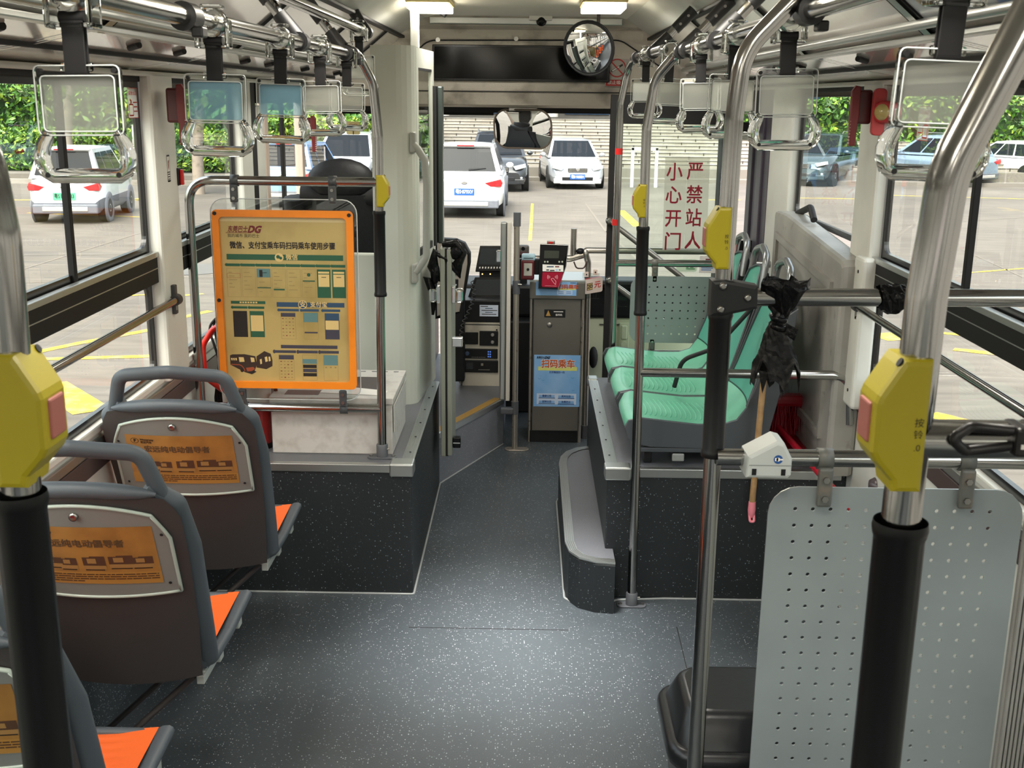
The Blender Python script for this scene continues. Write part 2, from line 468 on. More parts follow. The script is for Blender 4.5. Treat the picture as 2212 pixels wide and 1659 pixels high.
# curved boarding step in front of the right platform
so = [(.40, 3.755), (.33, 3.765), (.27, 3.80), (.235, 3.86), (.222, 3.95), (.222, 4.90), (.232, 4.99), (.26, 5.07), (.31, 5.13), (.40, 5.17)]
si = [(.40, 3.79), (.335, 3.80), (.29, 3.83), (.268, 3.875), (.258, 3.96), (.258, 4.89), (.266, 4.97), (.288, 5.04), (.33, 5.095), (.40, 5.132)]
mb = MB().prism(so, 0, ZST - .004, PLATM)
mb.prism(si, ZST - .004, ZST, STEPM)
o = mb.build('boarding_step'); o['kind'] = 'structure'
tag(o, 'low curved step with a ribbed silver edge beside the green seats', 'step')
t = MB()
for k in range(5):
    f0, f1 = k / 5 + .03, k / 5 + .17
    a = [(p[0] + (q[0] - p[0]) * f0, p[1] + (q[1] - p[1]) * f0) for p, q in zip(so, si)]
    b = [(p[0] + (q[0] - p[0]) * f1, p[1] + (q[1] - p[1]) * f1) for p, q in zip(so, si)]
    t.add([(x, y, ZST + .004) for x, y in a] + [(x, y, ZST + .004) for x, y in b] + [(x, y, ZST - .006) for x, y in a],
          [(i, i + 1, 10 + i + 1, 10 + i) for i in range(9)] + [(20 + i, 20 + i + 1, i + 1, i) for i in range(9)], ALU)
t.add([(x, y, ZST + .001) for x, y in so] + [(x, y, ZST + .001) for x, y in si] + [(x, y, ZST - .012) for x, y in so],
      [(i, i + 1, 10 + i + 1, 10 + i) for i in range(9)] + [(20 + i, 20 + i + 1, i + 1, i) for i in range(9)], ALU)
t.build('edge_trim', o, 'ribbed aluminium edge strip')
# pale weld bead where the boxes meet the floor
BEAD = M('pale seam bead', '#9a9d9c', .4)
b = MB()
b.tube(arc_path([(XL, PLY0 - .003, .002), (-.35, PLY0 - .003, .002), (-.35, PLY1, .002), (-.058, 5.81, .002)], .012), .0045, BEAD, 6)
b.tube(arc_path([(XR, PLY0 - .003, .002), (.60, PLY0 - .003, .002), (.42, 3.87, .002), (.30, 3.78, .002), (.222, 3.88, .002), (.216, 4.92, .002), (.26, 5.10, .002), (.37, 5.17, .002)], .03), .0045, BEAD, 6)
struct(b, 'trim_1')
# driver's floor behind its slanted riser
mb = MB().prism([(-.355, 5.15), (-.058, 5.808), (-.058, 6.9), (XL, 6.9), (XL, 5.15)], 0, ZCAB - .003, CABM)
mb.prism([(-.36, 5.15), (-.064, 5.808), (-.064, 6.9), (XL, 6.9), (XL, 5.15)], ZCAB - .003, ZCAB, STEPM)
o = mb.build('driver_floor'); o['kind'] = 'structure'
tag(o, 'raised speckled floor of the driver place behind the half gate', 'platform')
d = Vector((.297, .658, 0)).normalized(); nn = Vector((-d.y, d.x, 0))
p0 = Vector((-.355, 5.15, 0)); p1 = Vector((-.058, 5.808, 0))
BRASS = M('worn brass yellow strip', '#a8823c', .45, .3)
t = MB()
def slab(mb, a, b, n, w0, w1, z0, z1, m):
    q = [a + n * w0, b + n * w0, b + n * w1, a + n * w1]
    mb.prism([(x.x, x.y) for x in q], z0, z1, m)
slab(t, p0, p1, nn, -.004, .012, ZCAB - .022, ZCAB + .003, ALU)
slab(t, p0, p1, nn, .012, .055, ZCAB, ZCAB + .004, BRASS)
t.build('edge_trim', o, 'worn yellow strip with a bright edge')

# --- walls
def wall_piece(mb, s, y0, y1, z0, z1, m, dx0=0.0, dx1=.06, bev=0):
    dx1 = .014
    x = XL if s < 0 else XR
    a, b = x + s * dx0, x + s * dx1
    mb.box((min(a, b), y0, z0), (max(a, b), y1, z1), m, bev)
yl1, yl2 = P(325, 500, x=XL).y, P(372, 500, x=XL).y
yl3, yl4, yl5 = P(508, 300, x=XL).y, P(531, 300, x=XL).y, P(549, 300, x=XL).y
yr1, yr2 = P(1912, 400, x=XR).y, P(1868, 400, x=XR).y
yr3, yr4, yr5 = P(1716, 400, x=XR).y, P(1671, 400, x=XR).y, P(1624, 400, x=XR).y
ZSILL, ZB0, ZB1, ZH = .93, 1.245, 1.325, 1.875
mb = MB()
wall_piece(mb, -1, YREAR, 6.95, 0, .88, WALLG)
wall_piece(mb, -1, YREAR, 6.95, 1.905, 2.0, WALLG)
mb.box((XL, YREAR, 0), (XL + .006, PLY0, .42), FLOORM, .002)
wall_piece(mb, -1, yl1, yl2, .88, 1.905, WALLG, -.035, .06, .012)
wall_piece(mb, -1, yl3, yl4, .88, 1.905, WALLG, -.03, .06, .01)
wall_piece(mb, -1, yl4, yl5, .88, 1.905, RUBBER, -.012, .06)
struct(mb, 'wall_left')
mb = MB()
wall_piece(mb, 1, YREAR, yr5, 0, .88, WALLG)
wall_piece(mb, 1, YREAR, 6.95, 1.905, 2.0, WALLG)
wall_piece(mb, 1, yr1, yr2, .80, 1.905, WALLG, -.035, .06, .012)
wall_piece(mb, 1, yr3, yr4, .88, 1.905, WALLG, -.03, .06, .012)
struct(mb, 'wall_right')
JAMB = M('dusky door jamb', '#4b4450', .45, var=(4, '#3b3540', .4, .7))
mb = MB()
for k in range(4):
    a = yr4 + .05 + (yr5 - yr4 - .05) * k / 4
    wall_piece(mb, 1, a, a + (yr5 - yr4 - .05) / 4 - .012, .3, 1.905, JAMB, -.02 - .012 * (k % 2), .06, .005)
wall_piece(mb, 1, yr5 - .01, yr5 + .05, .3, 1.905, RUBBER, -.01, .06)
struct(mb, 'door_jamb')
# sill ledges and the dark rail profile beneath them
DUSK = M('dusky side rail', '#5a4d4c', .35, .3)
for s, nm, ya, yb in ((-1, 'trim_2', YREAR, PLY1), (1, 'trim_3', YREAR, yr5)):
    mb = MB()
    x = XL if s < 0 else XR
    sx = -s
    mb.box((min(x - sx * .03, x + sx * .012), ya, .878), (max(x - sx * .03, x + sx * .012), yb, .905), WALLG, .006)
    mb.box((min(x, x + sx * .012), ya, .835), (max(x, x + sx * .012), yb, .865), ALU, .004)
    mb.box((min(x, x + sx * .008), ya, .77), (max(x, x + sx * .008), yb, .83), DUSK, .003)
    struct(mb, nm)

def window(name, s, y0, y1, lower=True, bars=(), z0=None, ztop=ZH):
    """fixed lower pane, dark transom with a light top edge, sliding upper pane in a black border"""
    x = (XL - .012) if s < 0 else (XR + .012)
    inn = Vector((-s, 0, 0))
    fr = lambda a, b, d=0: Vector((x, a, b)) + inn * d
    w = bpy.data.objects.new(name, None); COL.objects.link(w); w['kind'] = 'structure'
    m = MB(); g = MB()
    zl = ZSILL if z0 is None else z0
    def pane(a, b, za, zb, e=.022):
        ring(m, fr, rr(a, za, b, zb, .0005), rr(a + e, za + e, b - e, zb - e, .035), -.012, .004, FRIT)
        g.add([fr(a + .005, za + .005), fr(b - .005, za + .005), fr(b - .005, zb - .005), fr(a + .005, zb - .005)], [(0, 1, 2, 3)], GLASS)
    if lower:
        pane(y0, y1, .90, ZB0, .028)
        t = MB(); 
        c = [fr(y0, ZB0 - .02, -.01), fr(y1, ZB1, .03)]
        t.box([min(c[0][i], c[1][i]) for i in range(3)], [max(c[0][i], c[1][i]) for i in range(3)], DARKM, .004)
        c = [fr(y0, ZB1 - .014, .012), fr(y1, ZB1 + .004, .034)]
        t.box([min(c[0][i], c[1][i]) for i in range(3)], [max(c[0][i], c[1][i]) for i in range(3)], ALU, .002)
        c = [fr(y0, ZB0 + .028, .026), fr(y1, ZB0 + .031, .0312)]
        t.box([min(c[0][i], c[1][i]) for i in range(3)], [max(c[0][i], c[1][i]) for i in range(3)], ALU)
        t.build('transom', w)
        pane(y0, y1, ZB1, ztop)
    else:
        pane(y0, y1, zl, ztop)
    for b in bars:
        c = [fr(b - .011, ZB1, -.006), fr(b + .011, ztop, .012)]
        m.box([min(c[0][i], c[1][i]) for i in range(3)], [max(c[0][i], c[1][i]) for i in range(3)], DARKM, .002)
    c = [fr(y0, ztop - .004, -.01), fr(y1, 1.907, .012)]
    m.box([min(c[0][i], c[1][i]) for i in range(3)], [max(c[0][i], c[1][i]) for i in range(3)], DARKM, .003)
    m.build('frame', w); g.build('glass', w)
window('window_1', -1, 1.6, yl1, bars=(P(157, 500, x=XL).y,))
window('window_2', -1, yl2, yl3)
window('window_3', -1, -.45, 1.53, bars=(.5,)); window('window_9', -1, -2.5, -.52, bars=(-1.5,)); window('window_10', -1, YREAR, -2.57)
window('window_4', 1, 1.6, yr1, bars=(P(2085, 560, x=XR).y,))
window('window_5', 1, yr2, yr3, lower=False, z0=1.335)
window('window_6', 1, -.45, 1.53, bars=(.5,)); window('window_11', 1, -2.5, -.52, bars=(-1.5,)); window('window_12', 1, YREAR, -2.57)
# the driver's side window with its sliding sash
w = bpy.data.objects.new('window_7', None); COL.objects.link(w); w['kind'] = 'structure'
fr = lambda a, b, d=0: Vector((XL - .012 + d, a, b))
BEIGE = M('pinkish beige sash', '#c9b6a8', .45)
m = MB(); g = MB()
ya, yb = P(570, 300, x=XL).y, P(648, 300, x=XL).y
m.box((XL - .02, yl5, 1.80), (XL + .02, 6.95, 1.906), RUBBER, .003)
m.box((XL - .02, yl5, .88), (XL + .01, 6.95, .95), RUBBER, .003)
m.box((XL - .02, yl5 + .012, .95), (XL + .012, ya - .02, 1.79), WALLG, .02)
for (a, b) in ((ya, ya + .05), (yb, yb + .06)):
    m.box((XL - .03, a, .95), (XL + .012, b, 1.80), BEIGE, .004)
m.box((XL - .012, (ya + yb) / 2 - .03, .95), (XL + .004, (ya + yb) / 2 + .02, 1.80), DARKM, .003)
m.build('frame', w)
g.add([fr(yl5, .95), fr(6.95, .95), fr(6.95, 1.80), fr(yl5, 1.80)], [(0, 1, 2, 3)], GLASS); g.build('glass', w)

# --- ceiling: flat centre, sloping coves to both sides
prof = [(1.245, 1.900), (1.03, 1.935), (.88, 1.968), (.66, 2.150), (.52, 2.236), (.47, 2.245)]
def cove(mb, s, i, j, y0, y1, m, lift=0.0):
    a, b = prof[i], prof[j]
    vs_ = []
    for y in (y0, y1):
        for (px, pz) in (a, b):
            vs_.append((XC + s * px, y, pz + lift))
    mb.add(vs_, [(0, 1, 3, 2)], m)
mb = MB()
mb.box((XC - .475, YREAR, 2.245), (XC + .475, 6.02, 2.29), WHITEP)
for s in (-1, 1):
    cove(mb, s, 4, 5, YREAR, 6.05, WHITEP); cove(mb, s, 3, 4, YREAR, 6.05, WALLG)
mb.box((XL - .1, YREAR, 2.29), (XR + .1, 7.0, 2.33), WALLG)
struct(mb, 'ceiling')
for s, nm in ((-1, 'trim_4'), (1, 'trim_5')):
    mb = MB()
    edges = [YREAR, -3.2, -2.1, -1.0, .2, 1.35, 2.45, 3.55, 4.65, 5.6, 6.2]
    for a, b in zip(edges[:-1], edges[1:]):
        cove(mb, s, 0, 1, a + .004, b - .004, COVE); cove(mb, s, 1, 2, a + .004, b - .004, COVE); cove(mb, s, 2, 3, a + .004, b - .004, COVE)
        for k in range(1, 3):                                                   # small oval rubber buffers
            y = a + (b - a) * (k / 3 + .04)
            mb.tube([(XC + s * .935, y - .012, 1.950), (XC + s * .968, y + .012, 1.944)], .0085, RUBBER, 10)
        for (yy, wd_) in ((a, .014),):
            for (i, j) in ((0, 1), (1, 2)):
                cove(mb, s, i, j, yy - wd_ / 2, yy + wd_ / 2, ALU, -.004)
            cove(mb, s, 2, 3, yy - .045, yy + .045, DARKM, -.006); cove(mb, s, 2, 3, yy - .02, yy + .02, ALU, -.012)
    for (i, w_, m_) in ((1, .006, RUBBER), (2, .018, ALU), (3, .016, DARKM)):
        px, pz = prof[i]
        mb.box((XC + s * px - w_, YREAR, pz - .010), (XC + s * px + w_, 6.2, pz + .004), m_, .003)
    px, pz = prof[2]
    mb.tube([(XC + s * (px - .05), YREAR, pz + .02), (XC + s * (px - .05), 6.1, pz + .02)], .011, ALU, 8)
    mb.box((XC + s * 1.21 - .03, YREAR, 1.888), (XC + s * 1.21 + .03, 6.2, 1.904), WALLG, .004)
    struct(mb, nm)

# --- front header above the windscreen
mb = MB()
hp = [(6.0, 2.25), (6.08, 2.20), (6.15, 2.185), (6.19, 2.12), (6.22, 1.90), (6.23, 1.86), (6.27, 1.80), (6.40, 1.785), (6.95, 1.785), (6.95, 2.29), (6.0, 2.29)]
mb.prism([(y, z) for y, z in hp], XL - .05, XR + .05, FELT, Matrix(((0, 0, 1, 0), (1, 0, 0, 0), (0, 1, 0, 0), (0, 0, 0, 1))))
mb.box((XL, 6.212, 1.868), (XR, 6.235, 1.873), RUBBER)
mb.box((XC - .5, 6.02, 2.205), (XC + .5, 6.075, 2.24), ALU, .004)
mb.tube(arc_path([(-.60, 6.19, 1.99), (-.50, 6.175, 2.13), (.54, 6.175, 2.14), (.80, 6.19, 1.98)], .12), .004, RUBBER, 6)
for x, u in ((946, 86), (1115, 84)):
    q = P(x, u, y=6.165)
    mb.lathe([(0.001, 0), (.008, 0), (.012, .006), (.012, .01)], SILVER, Matrix.Translation(q) @ Matrix.Rotation(R(90), 4, 'X'), 12)
o = struct(mb, 'wall_front')
w = bpy.data.objects.new('window_8', None); COL.objects.link(w); w['kind'] = 'structure'
MB().add([(XL, 6.95, .76), (XR, 6.95, .76), (XR, 6.95, 1.79), (XL, 6.95, 1.79)], [(0, 1, 2, 3)], GLASS).build('glass', w)
m = MB()
m.box((XL, 6.90, 1.735), (P(1066, 250, y=6.9).x, 6.94, 1.79), DARKM)
m.box((XL - .05, 6.90, 1.75), (XR + .05, 6.99, 1.80), RUBBER)
m.box((XR - .03, 6.86, .5), (XR + .05, 6.99, 1.80), RUBBER)
m.build('frame', w)
# dash across the front
PALEG = M('pale green lower dash', '#c3c9ac', .5)
mb = MB().box((XL, 6.58, .56), (XR, 6.95, .755), BLACK, .02)
mb.box((.36, 6.60, 0), (XR, 6.94, .56), PALEG, .01)
mb.box((-.07, 6.45, 0), (.36, 6.94, .56), BLACK, .01)
mb.box((XL, 6.60, ZCAB), (-.5, 6.94, .60), BLACK)
mb.box((.50, 6.59, .52), (1.1, 6.60, .522), RUBBER)
q = P(1348, 722, y=6.59)
mb.box((q.x - .03, 6.585, q.z - .09), (q.x + .03, 6.60, q.z + .07), PALEG, .004)
mb.box((q.x - .018, 6.575, q.z - .03), (q.x + .018, 6.59, q.z + .055), PALEG, .006)
mb.cyl((q.x, 6.575, q.z - .058), (q.x, 6.59, q.z - .058), .018, PALEG, 14)
mb.box((.42, 6.5, .755), (.75, 6.7, .80), BLACK, .02); mb.box((.8, 6.6, .755), (1.1, 6.75, .79), DBLUE, .01)
o = struct(mb, 'dashboard')
# back wall of the bus with its rear window, and pillars between the rear side windows
mb = MB().box((XL, YREAR - .06, 0), (XR, YREAR, 1.0), WALLG); mb.box((XL, YREAR - .06, 1.75), (XR, YREAR, 2.3), WALLG)
mb.box((XL, YREAR - .06, 1.0), (XL + .2, YREAR, 1.75), WALLG); mb.box((XR - .2, YREAR - .06, 1.0), (XR, YREAR, 1.75), WALLG)
struct(mb, 'wall_back')
mb = MB()
for s in (-1, 1):
    for a, b in ((-2.57, -2.5), (-.52, -.45), (1.53, 1.60)): wall_piece(mb, s, a, b, .88, 1.905, WALLG, -.03, .06, .01)
struct(mb, 'window_pillars')
# ================================================================== POLES AND RAILS
PR = .0165
def pole(label, path, sleeve=None, foot=True, r=PR, cat='pole', name='grab_pole', group=None):
    t = thing(name, label, cat, path[0], group)
    MB().tube(arc_path(path, .12, 8), r, CHROME, 18).build('tube', t)
    if sleeve:
        (a, b) = sleeve
        m = MB(); d = (b - a).normalized(); n_ = 36; vs_ = []
        x = Vector((1, 0, 0)); y = d.cross(x).normalized(); x = y.cross(d)
        rings = [(0, .0225), (.006, .0235), (.012, .0225), (.016, .0212), ((b - a).length - .016, .0212), ((b - a).length - .012, .0225), ((b - a).length - .006, .0235), ((b - a).length, .0225)]
        for i, (h, rr_) in enumerate(rings):
            for k in range(n_):
                q = rr_ * (.965 if (k % 2 and 2 < i < 5) else 1)
                ang = 2 * math.pi * k / n_
                vs_.append(a + d * h + (x * math.cos(ang) + y * math.sin(ang)) * q)
        m.add(vs_, [(i * n_ + k, i * n_ + (k + 1) % n_, (i + 1) * n_ + (k + 1) % n_, (i + 1) * n_ + k) for i in range(len(rings) - 1) for k in range(n_)], SLEEVE, True)
        m.build('grip_sleeve', t)
    if foot:
        p = Vector(path[0])
        m = MB().lathe([(.022, 0), (.022, .05), (.019, .054)], M('grey foot socket', '#54565a', .45), Matrix.Translation(p), 18)
        m.prism([(a * 1.0, b) for a, b in rrect(.11, .05, .02)], 0, .006, MATS['grey foot socket'], Matrix.Translation(p), .002)
        for sx in (-.042, .042): m.cyl(p + Vector((sx, 0, .006)), p + Vector((sx, 0, .010)), .007, SILVER, 8)
        m.cyl(p + Vector((.020, -.006, .035)), p + Vector((.030, -.006, .035)), .004, SILVER, 8)
        m.build('foot_socket', t)
    return t
V = Vector
YA = 3.986
pole('chrome pole with a yellow button standing on the left floor box beside the poster board',
     [(-.473, YA, ZPL), (-.466, YA, 1.70), (-.480, YA - .01, 1.88), (-.522, YA - .05, 1.968), (-.522, YA - .12, 1.968)], (V((-.468, YA, 1.131)), V((-.468, YA, 1.438))))
YB = 3.83
pole('slim chrome pole with a black sleeve standing on the aisle floor before the green seats',
     [(.472, YB, 0), (.460, YB, 1.40), (.458, YB, 1.74), (.478, YB - .01, 1.90), (.545, YB - .05, 1.985), (.55, YB - .12, 1.985)], (V((.4615, YB, 1.105)), V((.459, YB, 1.412))))
YC = 2.038
pole('chrome pole with a black T bracket beside the grey button box',
     [(.430, YC, 0.0), (.428, YC, 1.20), (.431, YC, 1.80), (.44, YC, 1.915), (.66, YC, 2.15)], (V((.428, YC, 1.171)), V((.427, YC, 1.452))))
YD = .891
pole('thick looking near chrome pole at the right with a side arm and yellow box',
     [(.388, YD, 0.0), (.389, YD, 1.50), (.391, YD, 1.68), (.398, YD, 1.78), (.47, YD, 1.95), (.66, YD, 2.14)], (V((.389, YD, 1.10)), V((.389, YD, 1.487))))
YE = .877
pole('near chrome pole at the left picture edge with a cut off yellow box',
     [(-.355, YE, 0.0), (-.355, YE, 1.50), (-.351, YE, 1.72), (-.36, YE, 1.80), (-.52, YE, 2.0), (-.60, YE, 2.14)], (V((-.355, YE, 1.05)), V((-.357, YE, 1.505))))
YF = 5.2
pole('slim chrome pole with two red tape bands holding the small perforated sheet',
     [(.474, YF, ZPL), (.474, YF, 1.82), (.500, YF - .01, 1.965), (.52, YF - .08, 2.01), (.52, YF - .18, 2.01)], None, foot=False)
tp = bpy.data.objects[[o.name for o in bpy.data.objects if o.get('label', '').startswith('slim chrome pole with two red')][0]]
for zz, px in ((327, 1.606), (480, 1.28)):
    q = P(1337 if zz == 327 else 1330, zz, y=YF)
    MB().lathe([(PR + .001, -.014), (PR + .001, .014)], REDB, Matrix.Translation(q), 16).build('tape_band', tp, 'red tape band')

def rail(label, path, r=PR, bend=.08, cat='rail', name='hand_rail', group=None, m=None):
    t = MB().tube(arc_path(path, bend, 8), r, m or CHROME, 18).build(name)
    return tag(t, label, cat, group)
rail('overhead chrome rail along the left that carries the row of hanging handles', [(-.522, 3.86, 1.968), (-.520, 1.0, 1.957), (-.52, -4.0, 1.955)])
rail('overhead chrome rail along the right that carries the row of hanging handles', [(.55, 3.70, 1.985), (.55, -4.0, 1.982)])
rail('upper short chrome rail under the ceiling behind the left overhead rail', [(-.56, 2.6, 2.075), (-.575, 4.55, 2.075)])
rail('short overhead chrome rail running on from the pole with red tape', [(.52, 5.03, 2.01), (.515, 3.95, 2.0)])
# loop that carries the poster board
rail('bent chrome loop that carries the orange framed poster board', [(-.472, YA, 1.540), (-1.148, YA, 1.540), (-1.148, YA, ZPL)], bend=.09, name='rail_loop')
rail('low chrome bar under the orange framed poster board', [(-.475, YA, .705), (-1.148, YA, .705)])
# right-hand bars
rail('chrome rail at chest height with the knotted black bag on it', [(.44, YC, 1.480), (XR - .03, YC, 1.488)])
rail('bent chrome guard rail before the green seats', [(.470, YB, .898), (1.205, YB, .898), (1.222, YB, .72)], bend=.07)
rail('chrome rail above the large perforated sheet with the grey button box on it', [(.432, YC - .02, 1.176), (1.2, YC - .02, 1.178)])
rail('short chrome side arm of the near right pole under the black cable loop', [(.392, YD, 1.560), (.80, YD, 1.562)])
def wrail(s, label, ya):
    x = (XL + .05) if s < 0 else (XR - .06)
    za = P(385, 645, x=XL + .05).z if s < 0 else P(1850, 660, x=XR - .06).z
    t = thing('window_rail', label, 'rail', (x, ya, za))
    MB().tube([(x, ya, za), (x, -4.0, za)], .013, CHROME, 14).build('tube', t)
    m = MB().tube([(x, ya - .02, za), (x, ya + .008, za)], .019, M('dark bracket', '#3b3a3b', .45), 14)
    xw = XL + .034 if s < 0 else XR - .034
    m.box((min(x, xw), ya - .012, za - .05), (max(x, xw), ya + .012, za + .05), MATS['dark bracket'], .003)
    m.cyl((x, ya - .006, za - .02), (x, ya - .006, za - .035), .005, SILVER, 8)
    m.build('bracket', t)
wrail(-1, 'steel hand rail along the left window, ending at the first pillar', P(382, 645, x=XL + .05).y)
wrail(1, 'steel hand rail along the right window, ending below the red alarm pillar', P(1850, 660, x=XR - .06).y)

# struts between the overhead rails and the ceiling
def strut(label, a, b):
    a, b = V(a), V(b); d = (b - a).normalized()
    t = thing('ceiling_strut', label, 'strut', a)
    MB().tube([a, b], .0145, CHROME, 14).build('tube', t)
    SL = M('black strut clamp', '#222224', .45)
    side = d.cross(V((0, 1, 0))).normalized()
    m = MB()
    m.tube([a + V((0, -.02, 0)), a + V((0, .02, 0))], .024, SL, 14)
    m.tube([a + d * .012, a + d * .085], [.023, .019], SL, 12)
    m.build('rail_clamp', t)
    m = MB().tube([b - d * .095, b], [.020, .022], SL, 12)
    for k in (.03, .07): m.cyl(b - d * k + V((0, -.018, 0)), b - d * k + V((0, -.024, 0)), .005, SILVER, 8)
    m.build('ceiling_socket', t)
    return t
for y, lab in ((2.95, 'black ended strut holding the left overhead rail, nearer of its two'), (3.68, 'black ended strut holding the left overhead rail beside the curved pole')):
    strut(lab, (-.522, y, 1.966), (-.655, y, 2.140))
for y, lab in ((3.05, 'black ended strut holding the right overhead rail, nearest of its row'), (3.74, 'black ended strut holding the right overhead rail at the slim sleeved pole')):
    strut(lab, (.55, y, 1.985), (.70, y, 2.145))
strut('black ended strut holding the short rail behind the right overhead rail', (.517, 4.30, 2.004), (.66, 4.30, 2.155))
strut('short black ended strut at the far end of the upper left rail', (-.573, 4.50, 2.075), (-.62, 4.50, 2.150))
strut('short black ended strut at the near end of the upper left rail', (-.560, 2.75, 2.075), (-.62, 2.75, 2.150))

# black collars where curved poles cross the overhead rail
def collar(label, p, d, r=.0245):
    d = V(d).normalized(); p = V(p)
    m = MB().tube([p - d * .025, p + d * .025], r, M('black collar', '#1c1c1e', .4), 16)
    m.box(p + V((.012, -.02, -.034)), p + V((.032, .012, -.016)), MATS['black collar'], .003)
    return tag(m.build('rail_collar'), label, 'clamp')
collar('black collar joining the T bracket pole to the overhead rail', (.55, YC, 1.984), (0, 1, 0))
collar('black collar at the far end of the right overhead rail', (.55, 3.60, 1.985), (0, 1, 0))
collar('black collar at the far end of the left overhead rail', (-.522, 3.80, 1.968), (0, 1, 0))
collar('black collar on the left overhead rail between the two nearest hanging handles', (-.52, 1.98, 1.960), (0, 1, 0))
collar('black collar on the short rail beside the round mirror', (.519, 4.95, 2.009), (0, 1, 0))

# ================================================================== HANGING HANDLES
FROSTB = clear('milky insert with painted blue reflection', '#dcebf0', .03, .25, .3, .28, '#a8d3e6')  # blue reflection from outside put into the insert colour
def make_strap():
    t = thing('strap_hanger', '', 'strap hanger', (0, 0, 0))
    m = MB()
    m.lathe([(.021, -.016), (.026, -.016), (.026, .016), (.021, .016)], CLEARP, Matrix.Rotation(R(90), 4, 'X'), 18)
    for s in (-1, 1): m.box((s * .028 - .004, -.017, -.046), (s * .028 + .004, .017, .006), CLEARP, .003)
    m.box((-.02, -.014, .024), (.02, .014, .032), CLEARP, .003); m.box((-.030, -.017, -.046), (.030, .017, -.040), CLEARP, .002)
    m.build('bracket', t)
    m = MB()
    for s in (-1, 1): m.box((-.0145, s * .005 - .0015, -.100), (.0145, s * .005 + .0015, -.030), RUBBER, .001)
    m.tube([(-.0145, 0, -.100), (.0145, 0, -.100)], .0065, RUBBER, 10); m.tube([(-.017, 0, -.032), (.017, 0, -.032)], .008, RUBBER, 10)
    m.build('strap', t)
    m = MB()
    XZM = Matrix(((1, 0, 0, 0), (0, 0, 1, 0), (0, 1, 0, -.136), (0, 0, 0, 1)))
    out = rrect(.114, .088, .007, 3); inn = [(a * .87, b * .80 - .004) for a, b in out]
    ring(m, lambda x, y, d=0: V((x, -d, y - .136)), out, inn, -.005, .005, CLEARP)
    m.box((-.022, -.004, -.100), (.022, .004, -.088), CLEARP, .003)
    for ol_ in (out, inn): m.tube([V((a, -.005, b - .136)) for a, b in ol_], .0011, M('painted clear edge glint', '#dfe4e2', .2, spec=.8), 5, closed=True)  # pale outline tubes painted as the glint on the clear edges
    for s in (-1, 1):
        m.cyl((s * .050, -.0065, -.0985), (s * .050, .0055, -.0985), .0036, RUBBER, 10)
    m.build('panel_frame', t)
    MB().box((-.051, -.002, -.176), (.051, .002, -.104), FROST).build('insert', t)
    m = MB()
    hh = [(-.046, -.176), (-.050, -.184), (-.0555, -.194), (-.0585, -.205), (-.058, -.216), (-.054, -.2265), (-.046, -.2325)]
    pts = [V((x, 0, z)) for x, z in hh] + [V((-x, 0, z)) for x, z in hh[::-1]]
    m.tube(pts, [.007, .0085, .0098, .0105, .0105, .010, .0095, .0095, .010, .0105, .0105, .0098, .0085, .007], CLEARP, 12, flat=(1, 1.05))
    for s in (-1, 1): m.cyl((s * .048, -.0112, -.231), (s * .048, -.0098, -.231), .0035, RUBBER, 10)
    m.build('handle', t)
    return t
strap0 = make_strap()
GRP = 'clear hanging handles on the overhead rails'
strap_specs = [
    (-.520, 1.488, 1.958, -3, 'clear hanging handle at the far left, nearest on the left rail'),
    (-.520, 2.141, 1.961, 2, 'clear hanging handle second along the left rail, with a blue tinted insert'),
    (-.520, 2.706, 1.963, 4, 'clear hanging handle third along the left rail, just before the strut'),
    (-.520, 3.204, 1.965, -4, 'clear hanging handle fourth along the left rail, overlapped by the third one'),
    (-.521, 3.680, 1.967, 3, 'clear hanging handle last on the left rail, above the small tan sticker'),
    (-.573, 4.30, 2.075, 0, 'clear hanging handle on the upper short rail behind the curved left pole'),
    (.550, 1.338, 1.983, 5, 'clear hanging handle nearest on the right rail, half hidden by the thick near pole'),
    (.550, 2.186, 1.983, -3, 'clear hanging handle second on the right rail, just right of the T bracket pole'),
    (.550, 2.741, 1.984, 3, 'clear hanging handle on the right rail half behind the T bracket pole'),
    (.550, 3.300, 1.985, -5, 'clear hanging handle fourth along the right rail, left of the T bracket pole'),
    (.535, 3.90, 1.995, 4, 'clear hanging handle just right of the slim sleeved pole'),
    (.518, 4.55, 2.005, -2, 'clear hanging handle farthest on the right, beside the no smoking sign')]
for i, (x, y, z, a, lab) in enumerate(strap_specs):
    o = strap0 if i == 0 else dup(strap0, lab)
    o['label'] = lab; o['group'] = GRP; o.location = (x, y, z); o.rotation_euler = (R(a * .4), R(a * .3), R(a))
    if i in (1, 2):
        for c in o.children:
            if c.name.startswith('insert'):
                c.data = c.data.copy(); c.data.materials[0] = FROSTB

# ================================================================== STOP BUTTONS
def make_button():
    t = thing('stop_button', '', 'stop button', (0, 0, 0))
    out = [(.006, .056), (-.018, .056), (-.022, .050), (-.036, .026), (-.038, .020), (-.038, -.022), (-.034, -.030), (-.020, -.046), (-.018, -.056), (.006, -.056)]
    mt = Matrix(((1, 0, 0, 0), (0, 0, -1, 0), (0, 1, 0, 0), (0, 0, 0, 1)))
    m = MB().prism(out, -.0245, .0245, YELLOW, mt, .005)
    f = lambda x, y, d=0: V((x, -.0247 - d, y))
    m.text(f, -.002, .004, '按', .008, INK, .0002); m.text(f, -.002, -.006, '铃', .008, INK, .0002); m.text(f, -.002, -.017, '.0', .008, INK, .0002)
    m.cyl((-.017, -.018, .051), (-.021, -.018, .0535), .004, BLACK, 10)
    m.build('housing', t)
    MB().box((-.0405, -.014, -.016), (-.036, .014, .018), M('faded red button', '#a8655c', .5), .002).build('push_button', t, 'faded red push button')
    return t
b0 = make_button()
